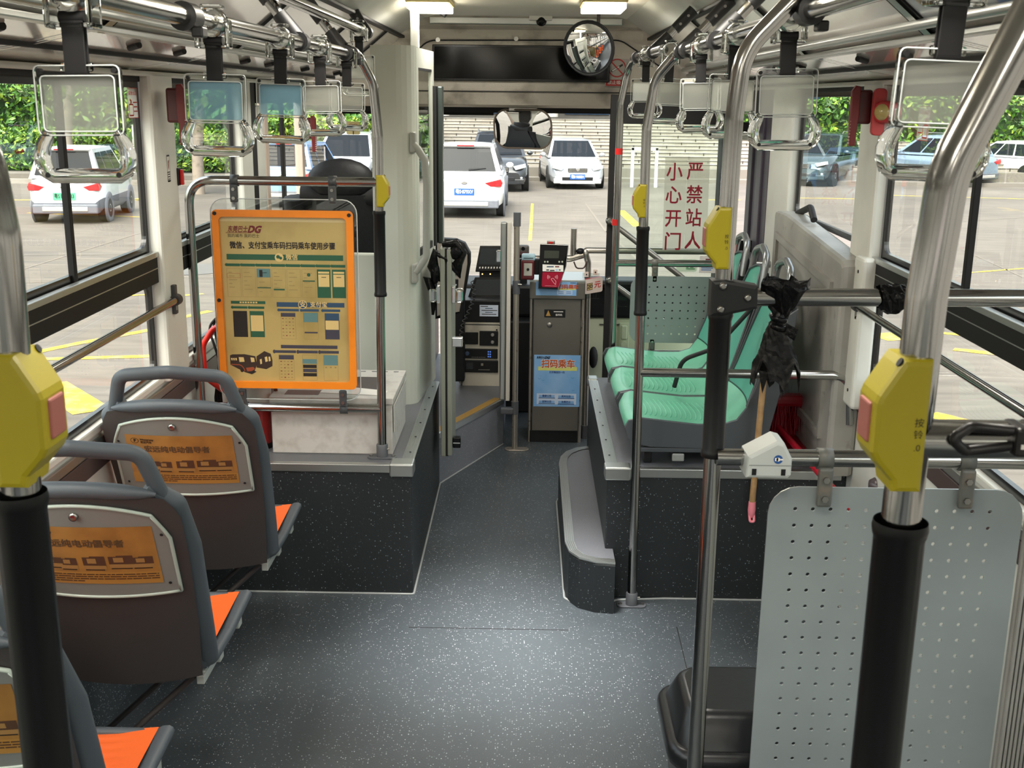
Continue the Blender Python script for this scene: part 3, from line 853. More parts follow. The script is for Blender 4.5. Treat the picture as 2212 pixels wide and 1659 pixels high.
for i, (p, fl, lab) in enumerate([
        ((.389, YD, 1.576), 0, 'large looking yellow stop button box on the near right pole'),
        ((.428, YC, 1.590), 0, 'yellow stop button box above the black T bracket'),
        ((.459, YB, 1.500), 0, 'small yellow stop button box on the slim pole beside the red lettering'),
        ((-.468, YA, 1.510), 180, 'yellow stop button box on the pole at the poster board corner'),
        ((-.357, YE, 1.572), 180, 'yellow stop button box cut off by the left edge of the picture')]):
    o = b0 if i == 0 else dup(b0, lab)
    o['label'] = lab; o['group'] = 'yellow stop buttons on the poles'; o.location = p; o.rotation_euler = (0, 0, R(fl))

# ================================================================== POSTER BOARD
def clamp(mb, x, y, z, dz, m, bolt=SILVER):
    """strap round a horizontal tube with a plate that hangs (dz<0) or stands (dz>0)"""
    mb.lathe([(.0175, -.014), (.0205, -.014), (.0205, .014), (.0175, .014)], m, Matrix.Translation((x, y, z)) @ Matrix.Rotation(R(90), 4, 'Y'), 16)
    z0, z1 = (z + dz, z - .012) if dz < 0 else (z + .012, z + dz)
    mb.box((x - .014, y - .026, z0), (x + .014, y - .012, z1), m, .005)
    for k in (.38, .80):
        zz = z + dz * k
        mb.cyl((x, y - .031, zz), (x, y - .026, zz), .0065, bolt, 6)
CLAMPG = M('dark grey clamp', '#45474a', .4)
t = thing('poster_board', 'orange framed yellowed instruction poster on a clear sheet hung in the chrome loop', 'notice board', (-.81, YA, .705))
sh = MB(); xs = [a for a in rr(-1.068, .742, -.545, 1.478, .05)]
sh.prism([(a, b) for a, b in xs], 0, .005, ACRYL, Matrix(((1, 0, 0, 0), (0, 0, -1, YA - .018), (0, 1, 0, 0), (0, 0, 0, 1))))
ed_ = [V((a, YA - .0205, b)) for a, b in xs]; sh.tube(ed_, .0022, M('painted sheet edge highlight', '#cfd4d4', .2, spec=.8), 6, closed=True)  # pale tube stands in for the highlight along the sheet's edge
sh.build('clear_sheet', t)
fr_ = lambda x, y, d=0: V((x, YA - .024 - d, y))
o0 = rr(-1.060, .788, -.557, 1.440, .018); i0 = [(-.8085 + (a + .8085) * .905, 1.114 + (b - 1.114) * .925) for a, b in o0]
m = MB(); ring(m, fr_, o0, i0, 0, .014, FRAMEO); m.build('frame', t)
m = MB()
for (x, y) in ((-1.048, 1.427), (-.570, 1.426), (-1.048, 1.115)): m.lathe([(.007, 0), (.007, .002)], RUBBER, Matrix.Translation((x, YA - .038, y)) @ Matrix.Rotation(R(90), 4, 'X'), 10)
m.build('screw', t)
for (x, z, dz) in ((-.980, 1.540, -.075), (-.630, 1.540, -.075), (-.985, .705, .075), (-.612, .705, .075)):
    m = MB(); clamp(m, x, YA, z, dz, CLAMPG); m.build('clamp', t)
# the print: u to the right 0..1, v down 0..1 measured on the photograph's poster
PW, PH, PX0, PY1 = .456, .604, -1.0365, 1.4165
f0 = lambda x, y, d=0: V((PX0 + x * PW, YA - .026 - d, PY1 - y * PH))
f = lambda x, y, d=0: f0(x, y * .745, d)
m = MB().quad(f0, 0, 1, 1, 0, PAPERY)
m.quad(f0, 0, .03, 1, 0, M('paper edge', '#c9b98a', .4), .0002)
def tx(x, y, s, size, mt, bold=0.0, width=None, shear=0.0, al='CENTER'):
    vs_, fs = glyphs(s, size, bold, al)
    k = 1.0
    if width: k = width * PW / max(max(v[0] for v in vs_) - min(v[0] for v in vs_), 1e-6)
    m.add([f(x + (v[0] * k + shear * v[1]) / PW, y - v[1] / PH / .745, .0006 + v[2]) for v in vs_], fs, mt)
tx(.065, .105, '东莞巴士', .024, MAROON, .0006, .155, .2, 'LEFT'); tx(.225, .105, 'DG', .034, MAROON, .0016, .10, .35, 'LEFT')
m.quad(f, .05, .128, .215, .132, MAROON, .0005)
tx(.06, .155, '我的城市 我的巴士', .014, INK, 0, .25, 0, 'LEFT')
tx(.49, .232, '微信、支付宝乘车码扫码乘车使用步骤', .027, INK, .0007, .83)
m.quad(f, .045, .300, .965, .345, DGREEN, .0003); m.disc(f, .46, .323, .035, CREAM, .0005, 20); m.disc(f, .452, .318, .015, DGREEN, .0007, 12); m.disc(f, .472, .328, .012, DGREEN, .0007, 12)
tx(.56, .323, '微信', .022, CREAM, .0004)
INKL = M('faint print', '#8f7a4a', .5)
for i in range(8):
    x0 = .04 + i * .119; x1 = x0 + .107
    m.quad(f, x0, .376, x1, .398, DGREEN, .0003); m.disc(f, x0, .386, .012, DGREEN, .0004, 12)
    if i >= 6:
        m.quad(f, x0, .415, x1, .645, DGREEN, .0003); m.quad(f, x0 + .01, .432, x1 - .01, .448, CREAM, .0004); m.quad(f, x0 + .01, .455, x1 - .01, .555, CREAM, .0004)
        m.quad(f, x0 + .035, .475, x1 - .035, .480, INK, .0005)
    else:
        m.rect(f, x0, .415, x1, .645, .002, INKL, .0003)
        for k in range(5):
            yy = .445 + k * (.03 + .004 * (i % 3)); m.quad(f, x0 + .015, yy, x0 + .04 + .02 * ((i + k) % 3), yy + .004, INKL, .0004)
        if i == 2: m.quad(f, x0, .415, x1, .485, TEAL, .0004); m.quad(f, x0 + .02, .425, x0 + .045, .48, INK, .0005); m.quad(f, x0, .565, x1, .573, DGREEN, .0004)
        if i == 3: m.quad(f, x0 + .01, .575, x1 - .01, .588, DGREEN, .0004)
        if i == 5: m.disc(f, (x0 + x1) / 2, .46, .014, DGREEN, .0004, 12); m.quad(f, x0 + .005, .505, x1 - .005, .515, DGREEN, .0004)
        if i == 0: m.rect(f, x0 + .002, .455, x1 - .002, .49, .002, M('brick ink', '#9a4a2c', .5), .0005)
m.quad(f, .06, .678, .335, .702, DGREEN, .0003); [m.quad(f, .13 + .021 * k, .684, .145 + .021 * k, .696, CREAM, .0004) for k in range(7)]
for x0 in (.07, .205): m.quad(f, x0, .722, x0 + .12, .741, DGREEN, .0003); m.disc(f, x0, .731, .012, DGREEN, .0004, 12)
m.quad(f, .072, .760, .185, .985 - .01, INK, .0003); m.quad(f, .205, .760, .320, .975, DGREEN, .0003); m.quad(f, .212, .795, .312, .925, CREAM, .0004)
m.quad(f, .425, .684, .965, .722, DBLUE, .0003); m.disc(f, .632, .702, .036, CREAM, .0005, 20); m.disc(f, .632, .702, .031, DBLUE, .00055, 20); tx(.632, .702, '支', .026, CREAM, .0004)
tx(.76, .703, '支付宝', .021, CREAM, .0004)
f2 = f
for j, (yy, hh) in enumerate(((.738, .225),)):
    for i, x0 in enumerate((.44, .62, .79)):
        w_ = .16 if i == 0 else .14
        m.quad(f, x0, yy, x0 + w_, yy + .020, DBLUE, .0003); m.disc(f, x0, yy + .01, .012, DBLUE, .0004, 12)
SLATE = M('poster slate', '#3b3b48', .5)
m.rect(f, .455, .768, .57, .985, .002, INKL, .0003); m.quad(f, .455, .772, .57, .803, SLATE, .0004)
for k in range(6):
    for q_ in range(4):
        m.quad(f, .463 + q_ * .027, .815 + k * .028, .463 + q_ * .027 + .013, .815 + k * .028 + .006, INKL if (k + q_) % 3 else MAROON, .0004)
m.quad(f, .635, .768, .75, .845, TEAL, .0003); m.rect(f, .635, .768, .75, .985, .002, INKL, .0003); m.quad(f, .64, .925, .745, .937, SLATE, .0004)
m.quad(f, .805, .770, .92, .985, SLATE, .0003); m.quad(f, .805, .770, .92, .825, DBLUE, .0004); m.quad(f, .81, .83, .915, .905, CREAM, .0004)
m.quad(f0, .445, .772, .90, .793, SLATE, .0003)
for i, (xa, xb, sa, sb) in enumerate(((.39, .565, .425, .545), (.58, .74, .615, .73), (.755, .91, .785, .90))):
    m.quad(f0, xa, .805, xb, .822, SLATE, .0003); m.disc(f0, xa, .8135, .012, SLATE, .0004, 12)
    m.rect(f0, sa, .832, sb, .99, .002, INKL, .0003)
    if i == 0:
        m.quad(f0, sa, .835, sb, .862, SLATE, .0004)
        for k in range(6):
            for q_ in range(4): m.quad(f0, sa + .01 + q_ * .028, .872 + k * .02, sa + .024 + q_ * .028, .877 + k * .02, INKL if (k + q_) % 3 else MAROON, .0004)
    if i == 1:
        m.quad(f0, sa, .858, sb, .887, TEAL, .0004)
        for k in range(3): m.quad(f0, sa + .003, .893 + k * .026, sb - .003, .914 + k * .026, SLATE if k % 2 else INK, .0004)
    if i == 2:
        m.quad(f0, sa, .832, sb, .895, TEAL, .0004)
        for q_ in range(3): m.quad(f0, sa + .012 + q_ * .038, .905, sa + .026 + q_ * .038, .912, INKL, .0004)
# two printed buses
def poly(pts, mt, d): m.add([f0(a, b, d) for a, b in pts], [tuple(range(len(pts)))], mt)
BUSINK = M('dark bus print', '#33241c', .5)
poly([(.245, .845), (.31, .812), (.36, .828), (.372, .87), (.37, .905), (.32, .925), (.24, .915)], BUSINK, .0003)
poly([(.03, .842), (.05, .835), (.15, .833), (.235, .845), (.245, .895), (.225, .935), (.16, .945), (.03, .90)], BUSINK, .0005)
poly([(.033, .902), (.15, .947), (.20, .958), (.24, .942), (.22, .935), (.16, .944)], INK, .0004)
poly([(.10, .852), (.14, .852), (.146, .880), (.105, .882)], CREAM, .0007)
for k in range(3): poly([(.038 + k * .017, .858), (.05 + k * .017, .857), (.051 + k * .017, .872), (.04 + k * .017, .872)], CREAM, .0007)
poly([(.195, .852), (.225, .855), (.228, .880), (.20, .882)], CREAM, .0007); poly([(.31, .85), (.33, .845), (.335, .875), (.315, .88)], CREAM, .0007); poly([(.34, .847), (.355, .846), (.358, .872), (.343, .876)], CREAM, .0007)
poly([(.27, .865), (.285, .86), (.287, .89), (.273, .895)], CREAM, .0007)
BRICK = M('brick ink', '#9a4a2c', .5)
poly([(.155, .918), (.215, .912), (.228, .925), (.20, .938), (.165, .94)], BRICK, .0007)
m.line(f0, [(.035, .897), (.08, .899), (.105, .899), (.125, .908), (.14, .925), (.145, .938)], .006, BRICK, .0008)
m.disc(f0, .122, .932, .014, INK, .0008, 14)
m.build('poster', t)
# ================================================================== ORANGE SEATS (built facing +y, origin on the floor under the back)
def seat_half(z):
    pts = [(.42, .200), (.60, .214), (.80, .222), (.90, .222), (.945, .205), (.985, .16)]
    for (a, wa), (b, wb) in zip(pts[:-1], pts[1:]):
        if z <= b: return wa + (wb - wa) * max(0, (z - a) / (b - a))
    return pts[-1][1]
def seat_y(x, z):
    t = (z - .42) / .55
    return .02 - .155 * t - .03 * t * t - .028 * (1 - (x / .22) ** 2)
def make_seat():
    t = thing('bus_seat', '', 'seat', (0, 0, 0))
    m = MB()
    n = 16
    zt = lambda u: .985 - .03 * (2 * u - 1) ** 2
    def rear(u, v):
        z = .42 - .02 * (1 - (2 * u - 1) ** 2) * (1 - v) + (zt(u) - .42) * v; x = (2 * u - 1) * seat_half(min(z, .97)); return V((x, seat_y(x, z), z))
    m.grid(rear, n, 20, SEATBACK)
    m.grid(lambda u, v: rear(1 - u, v) + V((0, .035, 0)), n, 20, GREYSEAT)
    m.build('backrest', t)
    m = MB()
    # rim: down both sides, along the pan to the front; over the top as the lip under the handle
    for s in (-1, 1):
        pts = arc_path([(s * .150, -.150, .975), (s * .205, -.125, .93), (s * .214, -.06, .80), (s * .208, .02, .55), (s * .200, .07, .43), (s * .205, .20, .435), (s * .212, .385, .462)], .03, 4)
        m.tube(pts, [.022] * len(pts), GREYSEAT, 12, flat=(.8, 1.25))
    pts = [V(((2 * k / 12 - 1) * .178, seat_y((2 * k / 12 - 1) * .178, .98) + .012, zt(.5 + (k / 12 - .5) * .72) - .004)) for k in range(13)]
    m.tube(pts, [.019 * (1 - .75 * abs(2 * k / 12 - 1) ** 5) for k in range(13)], GREYSEAT, 10)
    m.grid(lambda u, v: V(((2 * u - 1) * .205, .06 + .335 * v, .422 + .02 * v)), 6, 4, GREYSEAT)
    m.tube([(-.2, .385, .458), (.2, .385, .458)], .014, GREYSEAT, 10)
    m.build('shell_rim', t)
    m = MB()
    hp_ = arc_path([(-.196, -.118, .90), (-.172, -.146, .985), (-.150, -.165, 1.062), (0, -.192, 1.080), (.150, -.165, 1.062), (.172, -.146, .985), (.196, -.118, .90)], .045, 6)
    m.tube(hp_, [.0165] * len(hp_), GREYSEAT, 12, flat=(1.0, 1.2))
    m.build('grab_handle', t)
    m = MB()
    m.grid(lambda u, v: V(((2 * u - 1) * .200, .062 + .325 * v, .455 + .02 * v - .012 * (1 - (2 * u - 1) ** 2) + (.002 * math.sin(v * 70) if .25 < u < .8 and v > .3 else 0))), 14, 40, ORANGE)
    m.build('seat_cushion', t, 'orange seat pad')
    m = MB()
    m.grid(lambda u, v: V(((2 * u - 1) * .18, seat_y((2 * u - 1) * .18, .48 + .42 * v) + .047, .48 + .42 * v)), 10, 8, ORANGE)
    m.build('back_cushion', t, 'orange back pad')
    # plate with the printed card on the rear
    f = lambda x, z, d=0: V((x, seat_y(x, z) - d, z))
    m = MB()
    PL = M('grey seat plate', '#7b7c78', .4)
    m.grid(lambda u, v: f((2 * u - 1) * (.192 - .05 * max(0, v - .72) * 2.2), .694 + (.250 - .030 * (2 * u - 1) ** 2) * v - .012 * (1 - (2 * u - 1) ** 2) * (1 - v), .007), 18, 12, PL)
    edge = []
    for k in range(19):
        u = k / 18; edge.append(f((2 * u - 1) * (.192 - .05 * .28 * 2.2), .694 + .250 - .030 * (2 * u - 1) ** 2, .006))
    side = [f(.192 - .05 * max(0, v / 10 - .72) * 2.2, .694 + .22 * v / 10, .006) for v in range(10, -1, -1)]
    bot = [f((1 - 2 * k / 18) * .192, .694 - .012 * (1 - (1 - 2 * k / 18) ** 2), .006) for k in range(19)]
    left = [V((-p.x, p.y, p.z)) for p in side[::-1]]
    m.tube(edge + side + bot + left, .0045, M('pale green grey rim', '#a9b3a8', .35), 8, closed=True)
    for (x, z) in ((-.176, .86), (.176, .86), (-.172, .72), (.172, .72)): m.disc(f, x, z, .004, RUBBER, .009, 8)
    m.build('plate', t)
    m = MB().lathe([(.001, .008), (.006, .008), (.0105, .006), (.0105, 0)], SILVER, Matrix.Translation(f(-.005, .916, .007)) @ Matrix.Rotation(R(90), 4, 'X'), 12)
    m.disc(f, -.005, .917, .005, MAROON, .0155, 10); m.build('lock', t)
    m = MB()
    GOLD = M('gold brown card', '#a5763a', .4, var=(9, '#875f2e', .45, .7), coat=.2); GOLD2 = M('gold card strip', '#a97b3a', .45); BR = M('brown bus print', '#4f3526', .5); BR2 = M('tan bus print', '#9a7443', .5)
    x0, x1, z0, z1 = -.152, .158, .722, .886
    for k in range(12):
        a, b = x0 + (x1 - x0) * k / 12, x0 + (x1 - x0) * (k + 1) / 12
        for (za, zb, mt) in ((z0 + .034, z1, GOLD), (z0, z0 + .034, GOLD2)):
            for j in range(4): m.quad(f, a, za + (zb - za) * j / 4, b, za + (zb - za) * (j + 1) / 4, mt, .0085)
    m.text(f, -.005, .838, '宏远纯电动倡导者', .023, M('card lettering', '#54402c', .5), .0092, .0006, .19)
    m.disc(f, -.125, .866, .0125, INK, .0090, 18, .009); m.disc(f, -.125, .866, .0108, GOLD, .0092, 18, .0075); m.text(f, -.124, .866, 'P', .014, INK, .0096, .0006)
    m.text(f, -.108, .870, 'Winnerway', .0085, INK, .0092, .0003, align='LEFT'); m.text(f, -.108, .861, '宏远汽车', .0085, INK, .0092, .0002, align='LEFT')
    for (c, w_, h_) in ((-.088, .05, .022), (-.048, .040, .026), (.012, .052, .032), (.074, .056, .030), (.122, .048, .026)):
        zb = .775 - (.004 if abs(c) < .06 else 0)
        for q in range(3):
            a = c - w_ / 2 + w_ * q / 3; b = a + w_ / 3
            m.quad(f, a, zb, b, zb + h_ * (.9 if q == 0 else 1), BR, .0092); m.quad(f, a, zb - .006, b, zb + .005, BR2, .0094)
        m.quad(f, c - w_ * .3, zb + h_ * .35, c + w_ * .1, zb + h_ * .8, BR2, .0095); m.quad(f, c - w_ * .45, zb - .009, c + w_ * .4, zb - .006, INK, .0093)
    for k in range(4):
        x = -.12
        while x < (.15 if k < 3 else -.02):
            w_ = random.uniform(.006, .03); m.quad(f, x, .7485 - k * .0065, min(x + w_, .152), .7515 - k * .0065, BR, .0092); x += w_ + .002
    m.build('printed_card', t, 'gold brown printed card')
    BRK = M('pale seat bracket', '#b9bdb6', .4, .4)
    m = MB()
    m.box((-.19, .05, .395), (.195, .075, .412), BRK, .002); m.box((.178, .03, .385), (.198, .37, .408), BRK, .002); m.box((-.2, .35, .40), (.195, .372, .412), BRK, .002)
    for y in (.13, .32): m.box((.195, y, .392), (.212, y + .035, .425), BRK, .003)
    m.build('bracket', t)
    for y in (.06, .36): MB().tube([(.17, y, .398), (-.215, y, .03)], .016, M('dark leg steel', '#4b4645', .45, .3), 6, flat=(1.4, .5)).build('leg', t)
    return t
seat0 = make_seat()
SX = -.934
for i, (y, lab) in enumerate(((3.195, 'grey bus seat with orange pad, farthest of the row, just behind the poster board'),
                              (2.495, 'grey bus seat with orange pad in the middle of the left row'),
                              (1.795, 'grey bus seat with orange pad nearest in the left row, at the picture corner'))):
    o = seat0 if i == 0 else dup(seat0, lab)
    o['label'] = lab; o['group'] = 'grey and orange seats along the left wall'; o.location = (SX, y, 0)

# ================================================================== GREEN SEATS (facing -x)
def make_green():
    """origin at the platform top under the middle of the near side; width runs along +y from 0 to .40"""
    t = thing('bus_seat', '', 'seat', (0, 0, 0))
    prof_ = [(.012, .115), (.000, .150), (.014, .178), (.06, .188), (.15, .178), (.27, .166), (.36, .168), (.41, .185), (.445, .235), (.475, .32), (.515, .45), (.548, .56), (.570, .64)]
    def pt(u, k):
        x, z = prof_[k]
        w_ = .2 if k < 9 else .2 - .012 * (k - 8) - (.05 if k == 12 else 0) - (.02 if k == 11 else 0)
        y = .2 + (2 * u - 1) * w_
        dish = -.014 * (1 - (2 * u - 1) ** 2) if 2 < k < 8 else 0
        back = .022 * (1 - (2 * u - 1) ** 2) if k >= 8 else 0
        nose = .018 * abs(2 * u - 1) ** 3 if k < 3 else 0
        return V((x + back + nose, y, z + dish + (0 if k < 12 else .028 * (1 - (2 * u - 1) ** 2))))
    n = 14
    def surf(lo, hi, mt, off=0.0, flip=False):
        m = MB()
        vs_ = [pt(i / n, k) + V((off, 0, -off * .8)) for k in range(lo, hi + 1) for i in range(n + 1)]
        fs = [(j * (n + 1) + i, j * (n + 1) + i + 1, (j + 1) * (n + 1) + i + 1, (j + 1) * (n + 1) + i) for j in range(hi - lo) for i in range(n)]
        return m.add(vs_, fs, mt, True)
    m = surf(0, 8, GREEN)
    for j in range(15):                                      # curved ribs pressed into the pan
        c = .07 + j * .019
        pts = [V((c + .03 * math.cos((a / 8 - .5) * 2.2) - .02, .2 + .12 * (a / 4 - 1), 0)) for a in range(9)]
        def zz(x):
            for (xa, za), (xb, zb) in zip(prof_[2:9], prof_[3:10]):
                if xa <= x <= xb: return za + (zb - za) * (x - xa) / (xb - xa)
            return .17
        m.tube([V((p.x, p.y, zz(p.x) - .014 * (1 - ((p.y - .2) / .2) ** 2) + .0005)) for p in pts], .0028, GREEN, 6)
    m.build('seat_pan', t)
    m = surf(8, 12, GREENB); m.tube([pt(i / n, 8) + V((-.001, 0, .001)) for i in range(n + 1)], .0025, M('dark green seam', '#1d3a33', .5), 6); m.build('backrest', t, 'teal green backrest')
    m = MB()
    SHELL = M('dark grey seat shell smooth', '#484c50', .35)
    for s, yy in ((0, .004), (1, .396)):                     # side cheeks
        top = [(x, z) for x, z in prof_]; low = [(.605, .60), (.59, .46), (.565, .30), (.53, .13), (.49, .075), (.40, .070), (.10, .075), (.03, .09)]
        vv = [V((x, yy, z)) for x, z in top[:12]] + [V((x, yy, z)) for x, z in low]
        m.prism([(p.x, p.z) for p in vv], -.006, .006, SHELL, Matrix(((1, 0, 0, 0), (0, 0, -1, yy), (0, 1, 0, 0), (0, 0, 0, 1))), .003)
    def under(u, v):
        q = [(.03, .09), (.10, .075), (.40, .07), (.49, .075), (.53, .13), (.565, .30), (.59, .46), (.605, .60), (.60, .655)]
        k = v * 8; i = min(int(k), 7); fr0 = k - i
        x = q[i][0] + (q[i + 1][0] - q[i][0]) * fr0; z = q[i][1] + (q[i + 1][1] - q[i][1]) * fr0
        w_ = .2 if v < .8 else .2 - .35 * (v - .8)
        return V((x, .2 + (2 * u - 1) * w_, z))
    m.grid(under, 8, 24, SHELL)
    edge = [pt(0, k) for k in range(8, 13)] + [pt(i / n, 12) for i in range(1, n)] + [pt(1, k) for k in range(12, 7, -1)]
    m.tube(edge, .006, SHELL, 8)
    m.build('shell', t)
    m = MB().tube(arc_path([(.575, .075, .58), (.592, .085, .72), (.598, .2, .745), (.592, .315, .72), (.575, .325, .58)], .055, 6), .0145, M('satin grey handle', '#9a9c9d', .25, .7), 12)
    m.build('grab_handle', t, 'satin grey loop handle')
    for x in (.08, .40):
        for y in (.06, .34): MB().box((x, y - .02, 0), (x + .03, y + .02, .085), BLACK, .004).build('foot', t)
    m = MB(); m.box((.05, .002, .055), (.47, .02, .072), SHELL, .003); m.box((.18, -.006, .022), (.225, .004, .052), M('grey clip', '#8c8f8c', .4), .006)
    m.build('bracket', t)
    return t
g0 = make_green()
for i, (y, lab) in enumerate(((3.93, 'mint green bus seat nearest, at the front edge of the right floor box'), (4.34, 'mint green bus seat in the middle of the three'), (4.75, 'mint green bus seat farthest, with a red patch on its back'))):
    o = g0 if i == 0 else dup(g0, lab)
    o['label'] = lab; o['group'] = 'mint green seats on the right'; o.location = (.430 if i == 0 else .425, y, ZPL)
    if i == 2:
        f_ = frame((.995, 4.90, 1.16), (-.12, -1, 0), (.27, 0, 1), (-1, 0, .2))
        m = MB(); m.add([f_(-.07, -.06, .03), f_(.03, -.07, .03), f_(.06, .04, .03), f_(-.02, .06, .03)], [(0, 1, 2, 3)], REDB); m.build('red_patch', o, 'red patch')
    if i == 1:
        tag(MB().tube(arc_path([(.66, 4.325, .72), (.68, 4.29, .84), (.80, 4.24, .90), (.93, 4.235, 1.06)], .08, 6), .009, RUBBER, 10).build('loose_cable'), 'black cable loop lying over the middle green seat', 'cable')

# ================================================================== PERFORATED SHEETS
def perforated(name, label, x0, x1, z0, z1, y, hx0, hz0, nx, nz, step, rad, clamps, tubez):
    t = thing(name, label, 'panel', ((x0 + x1) / 2, y, z0))
    m = MB(); th = .004
    hx1, hz1 = hx0 + step * nx, hz0 + step * nz
    F = lambda x, z, d: V((x, y + d, z))
    n8 = 8
    for d, fl in ((0, 1), (th, -1)):
        for i in range(nx):
            for j in range(nz):
                a, b = hx0 + i * step, hz0 + j * step
                cx, cz = a + step / 2, b + step / 2
                sq = []; h = step / 2
                for k in range(n8):
                    ang = 2 * math.pi * k / n8; c, s_ = math.cos(ang), math.sin(ang); q = h / max(abs(c), abs(s_)); sq.append(F(cx + c * q, cz + s_ * q, d))
                ci = [F(cx + rad * math.cos(2 * math.pi * k / n8), cz + rad * math.sin(2 * math.pi * k / n8), d) for k in range(n8)]
                m.add(sq + ci, [(k, (k + 1) % n8, n8 + (k + 1) % n8, n8 + k) for k in range(n8)], GREYPANEL)
                if d == 0:
                    m.add(ci + [p + V((0, th, 0)) for p in ci], [(k, (k + 1) % n8, n8 + (k + 1) % n8, n8 + k) for k in range(n8)], GREYPANEL)
        outer = rr(x0, z0, x1, z1, .055, 5)
        # border between the rounded outline and the hole field
        nn_ = len(outer); cx, cz = (x0 + x1) / 2, (z0 + z1) / 2
        inn = []
        for (a, b) in outer: inn.append((min(max(a, hx0), hx1), min(max(b, hz0), hz1)))
        vs_ = [F(a, b, d) for a, b in outer] + [F(a, b, d) for a, b in inn]
        m.add(vs_, [(i, (i + 1) % nn_, nn_ + (i + 1) % nn_, nn_ + i) for i in range(nn_)], GREYPANEL)
    nn_ = len(outer)
    m.add([F(a, b, 0) for a, b in outer] + [F(a, b, th) for a, b in outer], [(i, (i + 1) % nn_, nn_ + (i + 1) % nn_, nn_ + i) for i in range(nn_)], ALU)
    m.build('sheet', t)
    for (x, dz, tz) in clamps:
        m = MB(); clamp(m, x, tubez[0], tz, dz, M('worn clamp', '#5c5d58', .45, dirt=(30, '#77695c', .5, .8)), SILVER); m.build('clamp', t)
    return t
perforated('perforated_panel', 'large grey perforated sheet hanging from the rail at the lower right', .535, 1.02, .28, 1.121, YC - .028, .570, .318, 12, 23, .0337, .0042,
           ((.636, -.090, 1.176), (.903, -.090, 1.177)), (YC - .02,))
tt = thing('rail_loop', 'chrome cross bars behind the green seats holding the small perforated sheet', 'rail', (.9, YF, .755))
MB().tube([(.474, YF, 1.092), (1.20, YF, 1.094)], PR, CHROME, 16).build('bar', tt)
MB().tube([(.474, YF, .659), (1.20, YF, .661)], PR, CHROME, 16).build('bar', tt)
perforated('perforated_panel', 'small grey perforated sheet behind the green seats', .549, .978, .717, 1.035, YF - .026, .5812, .742, 10, 7, .0372, .0046,
           ((.660, -.088, 1.092), (.660, .078, .659)), (YF,))

# ================================================================== T bracket, button box, bag, wraps on the right rails
t = thing('rail_bracket', 'black T bracket with three bolts joining pole and rail', 'bracket', (.43, YC, 1.48))
m = MB().prism([(-.024, .028), (.0, .030), (.060, .020), (.062, -.022), (.035, -.028), (.0, -.036), (-.024, -.036)], -.026, .02, M('dull black bracket', '#1b1c1d', .5, spec=.3), Matrix(((1, 0, 0, .428), (0, 0, 1, YC - .002), (0, 1, 0, 1.485), (0, 0, 0, 1))), .006)
m.build('body', t)
for (x, z) in ((.428 - .004, 1.505), (.428 - .006, 1.462), (.428 + .042, 1.484)): MB().lathe([(.0072, 0), (.0072, .003), (.004, .005)], SILVER, Matrix.Translation((x, YC - .028, z)) @ Matrix.Rotation(R(90), 4, 'X'), 10).build('bolt', t)
t = thing('button_box', 'grey wedge shaped button box with a blue symbol on the rail', 'button box', (.52, YC, 1.176))
GB = M('pale grey box plastic', '#b9bcb8', .38)
m = MB().prism([(-.042, -.032), (.036, -.032), (.042, -.026), (.042, .006), (.026, .036), (.012, .040), (-.040, .010)], -.050, .024, GB, Matrix(((1, 0, 0, .522), (0, 0, 1, YC - .02), (0, 1, 0, 1.183), (0, 0, 0, 1))), .006)
for x in (-.028, .026): m.box((.522 + x - .004, YC - .0715, 1.158), (.522 + x + .004, YC - .069, 1.170), BLACK)
m.line(lambda x, y, d=0: V((x, YC - .0708, y)), [(.484, 1.177), (.563, 1.177)], .0012, M('box seam', '#7c7f7c', .5))
m.build('body', t)
f_ = lambda x, y, d=0: V((x, YC - .0705 - d, y))
m = MB().disc(f_, .537, 1.189, .0085, M('symbol blue', '#24508c', .4), .0004, 20); m.disc(f_, .537, 1.189, .0038, WHITE, .0008, 12); m.quad(f_, .541, 1.1875, .546, 1.1905, WHITE, .0008); m.quad(f_, .531, 1.186, .537, 1.192, WHITE, .0008)
m.build('symbol', t)
def crumple(mb, fn, nu, nv, mt, amp, seed):
    rnd = random.Random(seed); off = {}
    def g(u, v):
        k = (round(u * nu) % nu, round(v * nv))
        if k not in off: off[k] = V((rnd.uniform(-1, 1), rnd.uniform(-1, 1), rnd.uniform(-1, 1))) * amp
        return fn(u, v) + off[k]
    return mb.grid(g, nu, nv, mt, False)
# knotted plastic bag: fan above, knot, torn skirt below
t = thing('plastic_bag', 'torn black plastic bag knotted round the rail before the green seats', 'bag', (.535, YC, 1.48))
bx, by = .535, YC
def fan(u, v):
    a = 2 * math.pi * u; q = [(1.0, 1.513), (.98, 1.500), (.7, 1.475), (.42, 1.455), (.28, 1.440)]
    k = v * 4; i = min(int(k), 3); r_ = q[i][0] + (q[i + 1][0] - q[i][0]) * (k - i); z = q[i][1] + (q[i + 1][1] - q[i][1]) * (k - i)
    return V((bx + .004 + (1 - v) * .006 + math.cos(a) * .043 * r_ + .006 * math.sin(5 * a) * r_, by + math.sin(a) * .034 * r_, z + .005 * math.sin(7 * a) * (1 - v)))
m = MB(); crumple(m, fan, 26, 8, PLASTB, .0016, 1); m.build('fan', t)
m = MB(); m.tube([V((bx + .012 * math.cos(k * .9), by + .014 * math.sin(k * .9), 1.452 - .0022 * k)) for k in range(16)], .0062, PLASTB, 8)
m.add([(bx + .012, by - .012, 1.435), (bx + .034, by - .018, 1.424), (bx + .028, by - .016, 1.402), (bx + .010, by - .012, 1.415)], [(0, 1, 2, 3)], PLASTB); m.ball((bx, by, 1.44), (.014, .016, .02), PLASTB); m.build('knot', t)
BAGGY = M('dusty torn film', '#0c0b0b', .6, spec=.2, var=(60, '#45433f', .52, .8), bump=(40, .5))
